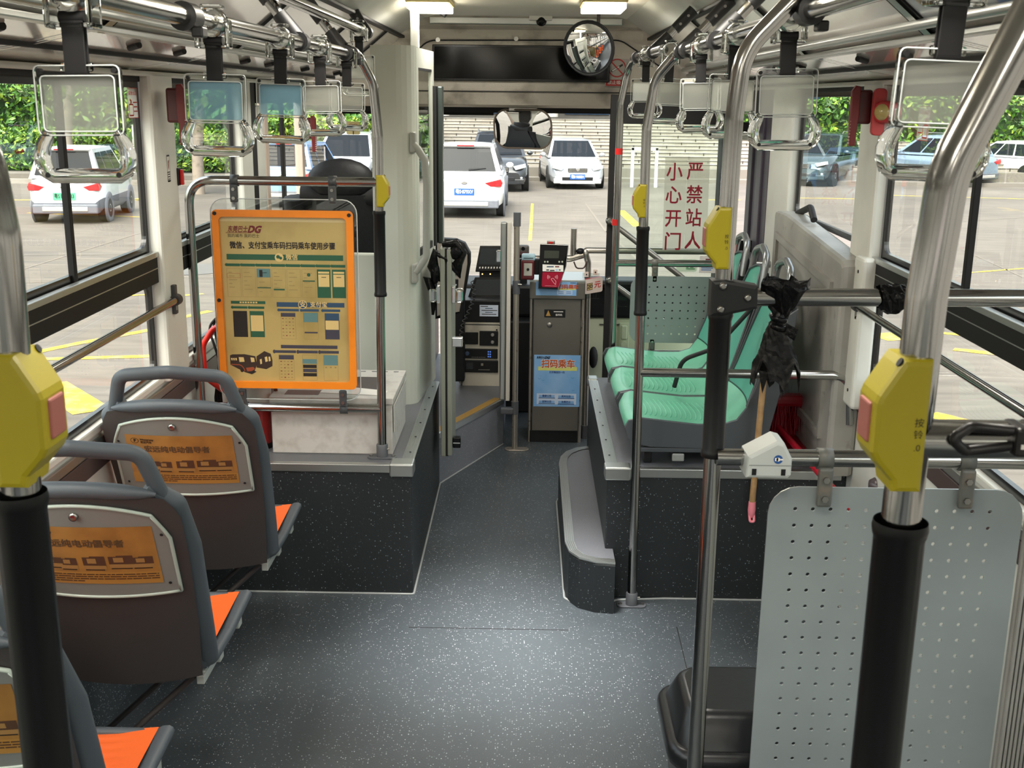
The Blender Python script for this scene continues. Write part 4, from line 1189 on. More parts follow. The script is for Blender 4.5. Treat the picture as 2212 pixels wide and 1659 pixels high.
def skirt(u, v):
    a = 2 * math.pi * u; r_ = .012 + .034 * v ** .8; tear = .022 * math.sin(4 * a + 1) + .014 * math.sin(9 * a)
    return V((bx - .002 + .004 * v + math.cos(a) * r_ * 1.02, by + math.sin(a) * r_ * .55, 1.436 - .105 * v - tear * v ** 3))
m = MB(); crumple(m, skirt, 30, 12, BAGGY, .0018, 3)
for (x, w_, z) in ((-.024, .010, .045), (.012, .011, .058)): m.add([(bx + x - w_, by - .016, 1.345), (bx + x + w_, by - .017, 1.342), (bx + x, by - .016, 1.345 - z)], [(0, 1, 2)], BAGGY)
m.build('skirt', t)
m = MB()
crumple(m, lambda u, v: V((.716 + .048 * v, YC + .0215 * math.cos(2 * math.pi * u), 1.486 + .0215 * math.sin(2 * math.pi * u) - (.012 if .6 < u < .9 else 0) * math.sin(v * 3))), 18, 8, PLASTB, .0022, 5)
tag(m.build('tape_wrap'), 'lump of crumpled black tape wrapped on the rail beside the thick near pole', 'tape')
# cable loop on the near side arm
t = thing('cable_loop', 'black corrugated cable loop tied on the near side arm', 'cable', (.45, YD, 1.575))
CB = M('black corrugated cable', '#161314', .4)
pts = arc_path([(.56, YD - .01, 1.566), (.47, YD - .015, 1.560), (.428, YD - .02, 1.556), (.416, YD - .02, 1.566), (.430, YD - .02, 1.577), (.475, YD - .015, 1.572), (.56, YD - .01, 1.572)], .008, 6)
MB().tube(pts, [.0042 if i % 2 else .0047 for i in range(len(pts))], CB, 10).build('cable', t)
m = MB()
for k in range(5): m.box((.466 + k * .013, YD - .026, 1.5525), (.4775 + k * .013, YD + .006, 1.5775), CB, .003)
for k in range(4): m.box((.470 + k * .012, YD - .0268, 1.560), (.474 + k * .012, YD - .026, 1.564), WHITE)
m.build('tie_block', t)

# ================================================================== loose things on the right
t = thing('waste_bin', 'black plastic waste bin with a swing lid on the floor by the large perforated sheet', 'bin', (.56, 2.28, 0))
m = MB()
def binw(u, v):
    q = rrect(.29 * (.86 + .14 * v), .27 * (.86 + .14 * v), .04, 5); a, b = q[int(round(u * 24)) % 24]; return V((.56 + a, 2.28 + b, .002 + .43 * v))
m.grid(binw, 24, 6, BIN); m.box((.445, 2.17, .0), (.675, 2.39, .012), BIN, .004); m.build('body', t)
def loft(levels, mt):
    m = MB(); n_ = 24; vs_ = []
    for (w_, d_, r_, z) in levels: vs_ += [(.56 + a, 2.28 + b, z) for a, b in rrect(w_, d_, r_, 5)]
    m.add(vs_, [(i * n_ + k, i * n_ + (k + 1) % n_, (i + 1) * n_ + (k + 1) % n_, (i + 1) * n_ + k) for i in range(len(levels) - 1) for k in range(n_)], mt, True)
    m.add(vs_[-n_:], [tuple(range(n_))], mt); return m
loft([(.300, .280, .05, .420), (.335, .315, .06, .424), (.342, .322, .065, .436), (.342, .322, .065, .452), (.330, .310, .06, .464), (.312, .292, .05, .468)], BIN).build('rim', t)
loft([(.306, .286, .05, .462), (.300, .280, .05, .474), (.262, .225, .05, .528), (.248, .205, .05, .538), (.23, .185, .045, .541)], BIN).build('lid', t)
t = thing('mop', 'wooden mop stick with a pink end cap hanging down before the right floor box', 'mop', (.905, 3.86, .36))
MB().tube([(.903, 3.862, .405), (.912, 3.872, .72), (.925, 3.895, .98)], .0115, WOOD, 12).build('stick', t)
m = MB().tube([(.903, 3.862, .348), (.903, 3.862, .358), (.903, 3.862, .375), (.903, 3.862, .408)], [.009, .0125, .0145, .0132], PINK, 12); m.tube(arc_path([(.895, 3.862, .362), (.897, 3.85, .334), (.912, 3.85, .334), (.912, 3.862, .362)], .006, 4), .005, PINK, 8)
m.build('end_cap', t, 'pink end cap with a hang loop')
t = thing('dustpan', 'dark red dustpan with a long handle lying by the right wall', 'dustpan', (1.10, 4.25, ZPL))
DR = M('deep red plastic', '#a8162a', .35)
m = MB().prism([(.96, 4.12), (1.2, 4.10), (1.22, 4.34), (.98, 4.36)], ZPL, ZPL + .012, DR, None, .003)
m.prism([(.98, 4.33), (1.22, 4.31), (1.22, 4.36), (.98, 4.37)], ZPL, ZPL + .13, DR, None, .01); m.box((1.20, 4.11, ZPL), (1.215, 4.35, ZPL + .08), DR, .003); m.box((.965, 4.13, ZPL), (.98, 4.36, ZPL + .08), DR, .003)
m.build('scoop', t)
MB().tube([(1.05, 4.16, ZPL + .09), (1.10, 3.60, ZPL + .06), (1.13, 3.30, ZPL + .045)], .012, DR, 10).build('handle', t)
t = thing('broom', 'red brush head with red bristles standing on the dustpan', 'broom', (1.10, 4.34, .58))
m = MB().box((.98, 4.22, ZPL + .155), (1.20, 4.29, ZPL + .20), DR, .015); m.build('head', t)
m = MB()
for k in range(160):
    x, y = random.uniform(.985, 1.195), random.uniform(4.225, 4.285); dx, dy = random.uniform(-.02, .02), random.uniform(-.03, .01)
    m.tube([(x, y, ZPL + .16), (x + dx, y + dy, ZPL + .05)], .0022, DR, 4, caps=False)
o = m.build('bristles', t); o['kind'] = 'stuff'
# moulded cover of the heater in front of the right window
t = thing('wall_cover', 'large dirty grey moulded cover below the right front window', 'cover', (1.21, 4.6, ZPL))
Y0, Y1 = P(1860, 700, x=XR - .05).y, P(1668, 600, x=XR - .09).y
zt_ = P(1860, 560, x=XR - .05).z
SIDE = Matrix(((0, 0, 1, 0), (1, 0, 0, 0), (0, 1, 0, 0), (0, 0, 0, 1)))
m = MB().prism([(Y0 + .10, ZPL + .01), (Y1, ZPL + .01), (Y1, zt_ + .05), (Y1 - .2, zt_ + .055), (Y0 + .12, zt_ - .01), (Y0 + .09, zt_ - .03)], XR - .10, XR, WALLD, SIDE, .018)
ip = [(Y0 + .22, ZPL + .15), (Y1 - .12, ZPL + .15), (Y1 - .12, zt_ - .06), (Y0 + .22, zt_ - .13)]
op = [(Y0 + .20, ZPL + .12), (Y1 - .09, ZPL + .12), (Y1 - .09, zt_ - .03), (Y0 + .20, zt_ - .10)]
ring(m, lambda a, b, d=0: V((XR - .10 - d, a, b)), op, ip, 0, .012, WALLD)
m.box((XR - .06, Y0, .80), (XR, Y0 + .11, zt_ + .01), WALLG, .012)
m.build('body', t)
m = MB()
for z in (zt_ - .04, .86): m.cyl((XR - .062, Y0 + .05, z), (XR - .058, Y0 + .05, z), .006, BLACK, 10)
m.build('screw', t)
tag(MB().tube(arc_path([(XR - .02, Y1 - .1, zt_ + .05), (XR - .03, Y1 - .35, zt_ + .10), (XR - .03, Y1 - .42, zt_ + .055)], .05), .014, RUBBER, 10).build('window_cable'), 'short black cable hump on the ledge below the right front window', 'cable')
m = MB()
for k in range(9): m.box((1.035 + k * .0085, YC - .034, .0), (1.0405 + k * .0085, YC - .018, 1.12), WALLD, .001)
m.box((1.03, YC - .026, 0), (1.14, YC - .012, 1.12), WALLD, .003)
tag(m.build('ribbed_post'), 'vertically ribbed grey post at the lower right picture edge', 'post')
m = MB().lathe([(.001, .02), (.022, .016), (.03, 0)], M('smoky dome', '#554b4f', .2), Matrix.Translation((XR - .001, P(1890, 1050, x=XR).y, P(1890, 1050, x=XR).z)) @ Matrix.Rotation(R(-90), 4, 'Y'), 16)
tag(m.build('wall_dome'), 'small smoky round cap on the right wall above the perforated sheet', 'cap')
# ================================================================== LEFT FLOOR BOX
t = thing('equipment_box', 'low white metal box with a dirty top on the left floor box', 'box', (-.66, 4.22, ZPL))
BX = M('white painted metal', '#cbc7c1', .45, dirt=(22, '#aaa39b', .5, .85))
m = MB().box((-.895, 4.02, ZPL), (-.437, 4.46, .715), BX, .004); m.build('body', t)
m = MB().box((-.90, 4.015, .713), (-.432, 4.465, .738), BX, .003); m.box((-.434, 4.03, .60), (-.431, 4.44, .705), BX, .001); m.build('lid', t)
m = MB().box((-.66, 4.10, .738), (-.50, 4.34, .7386), M('dark lid stain', '#4f4745', .5)); m.box((-.85, 4.05, .738), (-.72, 4.12, .7384), M('dark lid stain'))
for k in range(5): m.box((-.66 + k * .045, 4.43, .738), (-.64 + k * .045, 4.437, .7388), BLACK)
m.build('lid_marks', t)
m = MB().prism([(-.72, 4.08), (-.47, 4.05), (-.465, 4.12), (-.71, 4.20)], .7392, .7400, WHITE); tag(m.build('paper_sheet'), 'white sheet of paper lying on the low white box', 'paper')
EXR = M('extinguisher red', '#a51a1a', .25, coat=.5)
def extinguisher(x, y, lab, r=.055, h=.40):
    t = thing('fire_extinguisher', lab, 'extinguisher', (x, y, ZPL))
    MB().lathe([(r * .9, 0), (r, .01), (r, h * .78), (r * .9, h * .88), (r * .55, h * .96), (.02, h)], EXR, Matrix.Translation((x, y, ZPL)), 24).build('cylinder', t)
    MB().lathe([(r + .001, h * .45), (r + .001, h * .72)], WHITE, Matrix.Translation((x, y, ZPL)), 24).build('paper_label', t)
    MB().lathe([(r + .001, h * .0), (r + .001, h * .06)], BLACK, Matrix.Translation((x, y, ZPL)), 24).build('base_band', t)
    m = MB().cyl((x, y, ZPL + h), (x, y, ZPL + h + .03), .016, SILVER, 12); m.box((x - .05, y - .012, ZPL + h + .02), (x + .02, y + .012, ZPL + h + .035), BLACK, .003); m.box((x - .05, y - .01, ZPL + h + .045), (x + .01, y + .01, ZPL + h + .055), BLACK, .003)
    m.build('valve', t)
    MB().tube(arc_path([(x + .02, y, ZPL + h + .01), (x + r + .02, y, ZPL + h - .03), (x + r + .022, y, ZPL + h * .3)], .04), .007, BLACK, 8).build('hose', t)
    return t
extinguisher(-.965, 4.10, 'red fire extinguisher standing left of the low white box', .052, .36)
extinguisher(-1.075, 4.16, 'red fire extinguisher closest to the left wall, behind the poster board', .048, .36)
HOSE = M('bright red hose', '#e2281d', .3, coat=.4)
t = thing('red_hose', 'bright red hose loop with a metal fitting between seat and poster board', 'hose', (-1.12, 4.06, ZPL))
MB().tube(arc_path([(-1.02, 4.05, .99), (-1.10, 4.06, 1.00), (-1.155, 4.07, .92), (-1.15, 4.06, .80), (-1.06, 4.04, .74), (-1.03, 4.03, .70)], .06, 6), .011, HOSE, 10).build('hose', t)
m = MB().cyl((-1.032, 4.032, .702), (-1.012, 4.022, .672), .014, SILVER, 10); m.cyl((-1.02, 4.026, .684), (-1.01, 4.02, .668), .018, M('dark bracket'), 8); m.build('fitting', t)
t = thing('cable_bundle', 'bundle of black cables hanging behind the left post of the loop', 'cable', (-1.11, 4.12, ZPL))
for k in range(4):
    x = -1.125 + k * .008
    MB().tube(arc_path([(x, 4.12, ZPL + .02), (x - .01, 4.13, .70 + .03 * k), (x + .02, 4.11, .85), (x - .02 + .01 * k, 4.12, .98 + .02 * k), (x + .04, 4.10, 1.04)], .05), .005, RUBBER, 8).build('cable', t)

# ================================================================== DRIVER'S SCREEN, SEAT, GATE
COLUMN = M('grey green partition', '#cbcdc2', .42, var=(1.5, '#bdbfb4', .4, .7))
t = thing('driver_partition', 'grey curved partition column behind the driver, from the left floor box to the ceiling height', 'partition', (-.48, 4.8, ZPL))
m = MB().prism([(-.60, 4.795), (-.598, 4.765)] + [(-.478 + .065 * math.sin(a) , 4.79 - .055 * math.cos(a)) for a in [R(q) for q in (-30, -10, 10, 30, 50, 70, 90)]] + [(-.414, 4.82), (-.43, 4.82), (-.45, 4.80), (-.48, 4.785)], ZPL, 2.040, COLUMN, None, 0, False)
m.build('column', t)
m = MB()
sp = lambda y: -.412 + (y - 4.80) * .085
for (a, b, z0, z1) in ((4.80, 4.85, ZPL, 2.035), (5.17, 5.23, ZPL, 2.035), (4.85, 5.17, 1.955, 2.035), (4.85, 5.17, ZPL, 1.16)):
    m.prism([(sp(a), a), (sp(b), b), (sp(b) - .014, b), (sp(a) - .014, a)], z0, z1, COLUMN)
for (z0, z1) in ((1.945, 1.955), (1.16, 1.19)): m.prism([(sp(4.85) + .001, 4.85), (sp(5.17) + .001, 5.17), (sp(5.17) - .01, 5.17), (sp(4.85) - .01, 4.85)], z0, z1, RUBBER)
m.build('side_frame', t)
MB().add([(sp(4.85) - .006, 4.85, 1.16), (sp(5.17) - .006, 5.17, 1.16), (sp(5.17) - .006, 5.17, 1.96), (sp(4.85) - .006, 4.85, 1.96)], [(0, 1, 2, 3)], GLASS).build('side_pane', t)
MB().box((-1.15, 4.98, ZPL), (-.59, 5.02, 1.150), COLUMN, .008).build('lower_panel', t)
m = MB().box((-.455, 4.985, 2.04), (-.418, 5.02, 2.215), M('pale grey square post', '#b9b9b2', .4), .004); m.build('top_post', t)
MB().box((-.462, 4.978, 2.20), (-.410, 5.027, 2.245), BLACK, .004).build('top_socket', t)
t = thing('grab_bar', 'bent grey grab handle on the aisle side of the partition column', 'handle', (-.40, 4.75, 1.5))
HG = M('grey handle plastic', '#9b9c94', .4)
q = lambda u, v: P(u, v, y=4.74)
MB().tube(arc_path([q(893, 312), q(903, 322), q(917, 345), q(922, 400), q(921, 555), q(898, 588)], .05, 5), .0155, HG, 14).build('bar', t)
for (u, v) in ((892, 306), (896, 590)):
    p = q(u, v); m = MB().box(p + V((-.014, -.012, -.045)), p + V((.012, .055, .04)), HG, .008); m.build('mount', t)
t = thing('driver_chair', 'black driver seat seen from behind through the partition', 'seat', (-.85, 5.65, ZCAB))
BLK = M('worn black seat cover', '#222326', .55, bump=(60, .15))
m = MB(); m.grid(lambda u, v: V((-.85 + (2 * u - 1) * (.235 - .05 * max(0, v - .75) * 2) * (1 - .05 * v), 5.56 + .06 * (2 * u - 1) ** 2 - .14 * v, .72 + .65 * v)), 14, 12, BLK)
m.grid(lambda u, v: V((-.85 - (2 * u - 1) * (.235 - .05 * max(0, v - .75) * 2) * (1 - .05 * v), 5.68 + .03 * (2 * u - 1) ** 2 - .14 * v, .72 + .65 * v)), 14, 12, BLK)
for s in (-1, 1): m.tube([(-.85 + s * .232, 5.64 - .14 * k / 6, .72 + .65 * k / 6 * .97) for k in range(7)], .06, BLK, 10)
m.tube([(-1.05, 5.50, 1.36), (-.65, 5.50, 1.36)], .06, BLK, 10); m.build('backrest', t)
m = MB().ball((-.85, 5.47, 1.44), (.165, .062, .105), BLK, None, 20); m.build('headrest', t)
m = MB().box((-1.1, 5.62, .62), (-.60, 6.12, .74), BLK, .05, 3); m.build('cushion', t)
MB().box((-1.0, 5.7, ZCAB), (-.7, 6.05, .62), BLACK, .02).build('pedestal', t)
# half gate swung open, seen edge-on
GATE = M('painted gate frame', '#a2a598', .4, .2)
t = thing('driver_gate', 'narrow open half gate of the driver place, seen on its edge with chrome latches', 'gate', (-.29, 5.0, ZCAB))
m = MB().box((-.322, 4.86, .235), (-.300, 5.10, 1.195), GATE, .004); m.box((-.292, 4.86, .24), (-.270, 5.10, 1.190), GATE, .004); m.box((-.303, 4.868, .235), (-.288, 5.10, 1.19), RUBBER)
m.build('leaf', t)
for (z, s, nm) in ((.985, 1, 'latch'), (.985, -1, 'latch'), (.775, 1, 'latch')):
    m = MB(); x = -.270 if s > 0 else -.322
    if z > .9:
        m.box((min(x, x + s * .016), 4.855, z - .035), (max(x, x + s * .016), 4.90, z + .04), CHROMED, .003)
        m.box((min(x + s * .014, x + s * .052), 4.85, z - .032), (max(x + s * .014, x + s * .052), 4.90, z + .030), CHROMED, .012, 3)
    else:
        m.box((x, 4.86, z - .024), (x + .048, 4.89, z + .02), CHROMED, .004)
    m.build('latch', t, 'chrome latch')
m = MB().box((-.268, 4.865, .275), (-.232, 4.90, .325), BLACKG, .004); m.box((-.266, 4.862, .298), (-.234, 4.864, .303), CHROMED); m.build('stop_block', t)
m = MB()
cp = [P(u, v, y=4.875) for u, v in ((955, 528), (985, 525), (1003, 545), (988, 570), (995, 600), (965, 560), (940, 545), (935, 575), (945, 605), (925, 600), (938, 640), (935, 680))]
m.tube(cp, [.012, .022, .014, .024, .006, .016, .020, .026, .020, .024, .018, .006], PLASTB, 9)
m.ball(P(985, 545, y=4.87), (.03, .02, .035), PLASTB, None, 10); m.ball(P(940, 590, y=4.87), (.022, .02, .05), PLASTB, None, 10)
tag(m.build('plastic_wrap'), 'crumpled black plastic wrapped round the top of the half gate', 'plastic')
t = thing('sliding_rail_post', 'dark green grey upright profile above the half gate', 'post', (-.355, 5.32, 1.17))
DG = M('dark green grey profile', '#4b5450', .3, .5)
x0_, x1_ = P(936, 350, y=5.3).x, P(957, 350, y=5.3).x
m = MB().box((x0_, 5.20, 1.16), (x0_ + .018, 5.36, 1.885), RUBBER, .002); m.box((x0_ + .02, 5.29, 1.16), (x1_, 5.36, 1.885), DG, .006); m.build('profile', t)
# gate post by the farebox
t = thing('gate_post', 'pale upright gate post clamped to a scratched steel tube beside the farebox', 'post', (.0, 5.70, 0))
xa, xb = P(1080, 650, y=5.70).x, P(1103, 650, y=5.70).x
OFFW = M('off white post', '#cfc8bd', .45)
m = MB().box((xa, 5.70, .278), (xa + .032, 5.74, 1.222), ALU, .008); m.box((xa + .034, 5.69, .278), (xb, 5.74, 1.222), OFFW, .003); m.box((xa + .026, 5.705, .28), (xa + .036, 5.735, 1.215), RUBBER); m.build('post', t)
STT = M('scratched steel tube', '#b7aea2', .35, .8, dirt=(40, '#6a5546', .62, .75))
m = MB().tube([(.007, 5.72, 0), (.005, 5.72, 1.25)], .0155, STT, 14); m.build('tube', t)
for z in (.235, .885, 1.235):
    m = MB().cyl((.006, 5.72, z - .035), (.006, 5.72, z + .035), .0195, M('grey foot socket'), 14)
    if z < .3: m.box((-.07, 5.70, .20), (.0, 5.74, .235), M('grey foot socket'), .006)
    if .8 < z < 1: m.cyl((.015, 5.705, .90), (.035, 5.70, .90), .006, SILVER, 8)
    m.build('clamp', t)
m = MB().prism([(a, b) for a, b in rrect(.13, .06, .025)], 0, .006, STT, Matrix.Translation((.018, 5.72, 0)), .002); m.build('foot_plate', t)
m = MB().box((xa - .022, 5.70, 1.015), (xa + .002, 5.735, 1.075), CHROMED, .004); m.build('strike', t)

# ================================================================== CONSOLE AND SCREENS
t = thing('side_console', 'beige grey side console with stacked radio units and a white notice', 'console', (-.21, 6.25, ZCAB))
YK = 6.10
k0, k1 = P(985, 700, y=YK), P(1100, 850, y=YK)
xL_, xR_, zB, zT = P(988, 780, y=YK).x, -.035, .262, .745
m = MB().prism([(xL_ - .06, zT - .115), (xL_, zT - .20), (xL_, zB + .02), (xL_ + .015, zB), (xR_, zB), (xR_, zT - .115)], 0, .42, CONSOLE, Matrix(((1, 0, 0, 0), (0, 0, 1, YK), (0, 1, 0, 0), (0, 0, 0, 1))), .008)
m.box((xL_ - .06, YK - .004, zT - .125), (xR_, YK + .4, zT), BLACK, .006); m.build('body', t)
u0, v0, u1, v1 = 997, 700, 1082, 843
A, B = P(u0, v0, y=YK - .006), P(u1, v1, y=YK - .006)
fk = lambda x, y, d=0: V((x, YK - .002 - d, y))
m = MB(); ring(m, fk, rr(A.x, B.z, B.x, A.z, .018), [(a, b) for a, b in rr(A.x + .004, B.z + .004, B.x - .004, A.z - .004, .016)], 0, .004, RUBBER)
m.add([fk(a, b, .003) for a, b in rr(A.x + .004, B.z + .004, B.x - .004, A.z - .004, .016)], [tuple(range(24))], CONSOLE)
for (u, v) in ((1003, 707), (1073, 712), (1003, 834), (1074, 838)):
    p = P(u, v, y=YK); m.disc(fk, p.x, p.z, .005, BLACK, .0045, 10)
m.build('unit_plate', t)
def unit(u0, v0, u1, v1, deep=.014):
    a, b = P(u0, v0, y=YK), P(u1, v1, y=YK)
    m = MB().box((a.x, YK - deep, b.z), (b.x, YK + .05, a.z), BLACK, .003); return m, a, b
m, a, b = unit(1004, 717, 1033, 743); m.build('switch_unit', t)
m, a, b = unit(1036, 714, 1076, 746)
for zz in (.75, .25): 
    m.lathe([(.010, 0), (.010, .006), (.007, .012)], M('grey knob', '#8c8a86', .4), Matrix.Translation((a.x + (b.x - a.x) * .70, YK - .014, b.z + (a.z - b.z) * zz)) @ Matrix.Rotation(R(90), 4, 'X'), 14)
m.build('knob_unit', t)
m, a, b = unit(1002, 752, 1075, 774)
for i in range(2):
    for j in range(3): m.box((a.x + .135 + i * .011, YK - .0155, b.z + .008 + j * .014), (a.x + .142 + i * .011, YK - .014, b.z + .016 + j * .014), M('blue lit key', '#4f74c8', .4, emit=.5))
m.lathe([(.013, 0), (.012, .006), (.008, .007)], M('blue grey dial', '#4a5a78', .3), Matrix.Translation((a.x + .02, YK - .014, (a.z + b.z) / 2)) @ Matrix.Rotation(R(90), 4, 'X'), 16)
for k in range(8): m.box((a.x + .045 + k * .010, YK - .015, b.z + .006), (a.x + .051 + k * .010, YK - .014, b.z + .009), SILVER)
m.build('radio', t)
m, a, b = unit(1001, 777, 1076, 804)
m.box((a.x + .015, YK - .0155, b.z + .02), (a.x + .055, YK - .014, a.z - .012), SCREEN); m.box((a.x + .10, YK - .0155, a.z - .03), (a.x + .113, YK - .014, a.z - .016), SILVER); m.box((a.x + .085, YK - .0155, b.z + .015), (a.x + .15, YK - .0145, b.z + .018), SILVER)
m.build('recorder', t)
a, b = P(1036, 659, y=YK - .01), P(1076, 684, y=YK - .01)
m = MB().box((a.x, YK - .0062, b.z), (b.x, YK - .005, a.z), M('pale blue notice', '#d9e2f2', .5)); f_ = lambda x, y, d=0: V((x, YK - .0064 - d, y))
for k, (w0, w1) in enumerate(((.05, .45), (.3, .7), (.1, .95), (.3, .7), (.12, .9))): m.quad(f_, a.x + (b.x - a.x) * w0, a.z - .010 - k * .011, a.x + (b.x - a.x) * w1, a.z - .006 - k * .011, DBLUE if k % 2 else INK, .0002)
m.build('notice', t, 'pale blue white notice')
def screen(label, us, y, back=.03, buttons=None, name='monitor'):
    (u0, v0), (u1, v1), (u2, v2), (u3, v3) = us           # tl tr br bl
    p = [P(u0, v0, y=y + .05), P(u1, v1, y=y + .05), P(u2, v2, y=y), P(u3, v3, y=y)]
    n = (p[1] - p[0]).cross(p[3] - p[0]).normalized()
    if n.y > 0: n = -n
    t = thing(name, label, 'screen', p[3])
    m = MB()
    c = sum(p, V((0, 0, 0))) / 4
    q = [x - n * back for x in p]
    m.add(p + q, [(0, 1, 2, 3), (7, 6, 5, 4), (0, 4, 5, 1), (1, 5, 6, 2), (2, 6, 7, 3), (3, 7, 4, 0)], BLACKG); m.build('case', t)
    lerp = lambda a, b: (p[0] * (1 - a) + p[1] * a) * (1 - b) + (p[3] * (1 - a) + p[2] * a) * b + n * .001
    m = MB().add([lerp(.08, .1), lerp(.92, .1), lerp(.92, .76), lerp(.08, .76)], [(0, 1, 2, 3)], SCREEN); m.build('display', t)
    if buttons:
        m = MB()
        for k in range(buttons):
            a = .12 + .76 * k / (buttons - 1)
            m.add([lerp(a, .84), lerp(a + .05, .84), lerp(a + .05, .91), lerp(a, .91)], [(0, 1, 2, 3)], SILVER)
        m.build('button', t)
    return t
screen('black tilted monitor with a row of buttons, upper of two by the console', ((1037, 531), (1088, 531), (1085, 585), (1027, 585)), 6.28, buttons=8)
screen('black tilted tablet lying on the console below the monitor', ((1026, 599), (1092, 599), (1092, 650), (1008, 650)), 6.20)
t = thing('monitor_stand', 'black stand with small lights between monitor and tablet', 'stand', P(1050, 592, y=6.3))
a = P(1036, 587, y=6.33); b = P(1090, 597, y=6.33)
m = MB().box((a.x, 6.30, b.z - .06), (b.x, 6.36, a.z + .02), BLACK, .005); m.build('box', t)
m = MB()
for u in (1042, 1059): m.cyl(P(u, 592, y=6.30), P(u, 592, y=6.297), .004, M('warm indicator', '#ffd27a', .4, emit=2.0), 8)
m.build('indicator', t)
t = thing('switch_tower', 'tall grey switch panel with a dark rim rising behind the half gate', 'console', P(985, 640, y=6.0))
TW = M('warm grey switch panel', '#9b9389', .4)
tw = [(940, 515), (985, 518), (1004, 526), (1016, 548), (1016, 570), (1004, 640), (996, 680), (940, 690)]
pts = [P(u, v, y=6.0) for u, v in tw]
m = MB().prism([(p.x, p.z) for p in pts], 0, .085, DARKM, Matrix(((1, 0, 0, 0), (0, 0, 1, 6.0), (0, 1, 0, 0), (0, 0, 0, 1))), .012)
cxx = sum(p.x for p in pts) / 8; czz = sum(p.z for p in pts) / 8
m.prism([(cxx + (p.x - cxx) * .86 - .006, czz + (p.z - czz) * .93) for p in pts], -.006, .05, TW, Matrix(((1, 0, 0, 0), (0, 0, 1, 6.0), (0, 1, 0, 0), (0, 0, 0, 1))), .004)
m.box((-.36, 6.0, .30), (-.28, 6.08, czz), BLACK, .01)
m.build('panel', t)
for (u0, v0, u1, v1) in ((966, 570, 992, 594), (966, 603, 990, 624), (960, 540, 985, 562)):
    a, b = P(u0, v0, y=5.99), P(u1, v1, y=5.99); m = MB().box((a.x, 5.988, b.z), (b.x, 6.0, a.z), BLACK, .003); m.box((a.x + .035, 5.985, (a.z + b.z) / 2 - .008), (a.x + .052, 5.99, (a.z + b.z) / 2), M('pale switch', '#b9bcc8', .4), .002); m.build('switch', t)
m = MB(); pts = []
for k in range(90):
    s = k / 89; a = k * .95; c = P(1020, 605, y=5.98) * (1 - s) + P(1001, 742, y=5.98) * s
    pts.append(c + V((math.cos(a) * .010 + .02 * math.sin(s * 6), math.sin(a) * .010 - .01, 0)))
tag(m.tube(pts, .0028, M('coiled cord', '#3a3836', .35), 6).build('coiled_cord'), 'coiled dark cord hanging in front of the side console', 'cord')

# ================================================================== FAREBOX GROUP
t = thing('farebox', 'tall grey metal farebox with a blue scan poster on its front', 'farebox', (.22, 5.98, 0))
FB = M('taupe grey metal', '#6d6a63', .4, .35, var=(2, '#625f59', .4, .7))
fx0, fx1, fy = .098, .350, 5.85
m = MB().box((fx0, fy, .068), (fx1, 6.12, .802), FB, .004); m.build('body', t)
m = MB().box((fx0 - .012, fy + .01, 0), (fx1, 6.14, .068), BLACK, .003); m.build('base', t)
m = MB().box((fx0 - .022, fy - .012, .802), (fx1 + .020, 6.14, .895), FB, .005); m.box((fx0 - .022, fy - .012, .893), (fx1 + .02, 6.14, .906), ALU, .002); m.build('top_cap', t)
m = MB()
for x in (fx0 - .012, fx1 + .010): m.cyl((x, fy + .02, .0), (x, fy + .02, .80), .0085, STT, 10)
m.build('side_tube', t)
SKY = M('poster sky blue', '#7fb2e6', .4, var=(7, '#9cc4ee', .4, .7)); LB = M('poster pale blue', '#cfdcf4', .4); OR = M('poster orange red', '#c4551d', .5); YEL = M('poster yellow', '#dfe079', .5); NAVY = M('poster navy', '#2d4a86', .5)
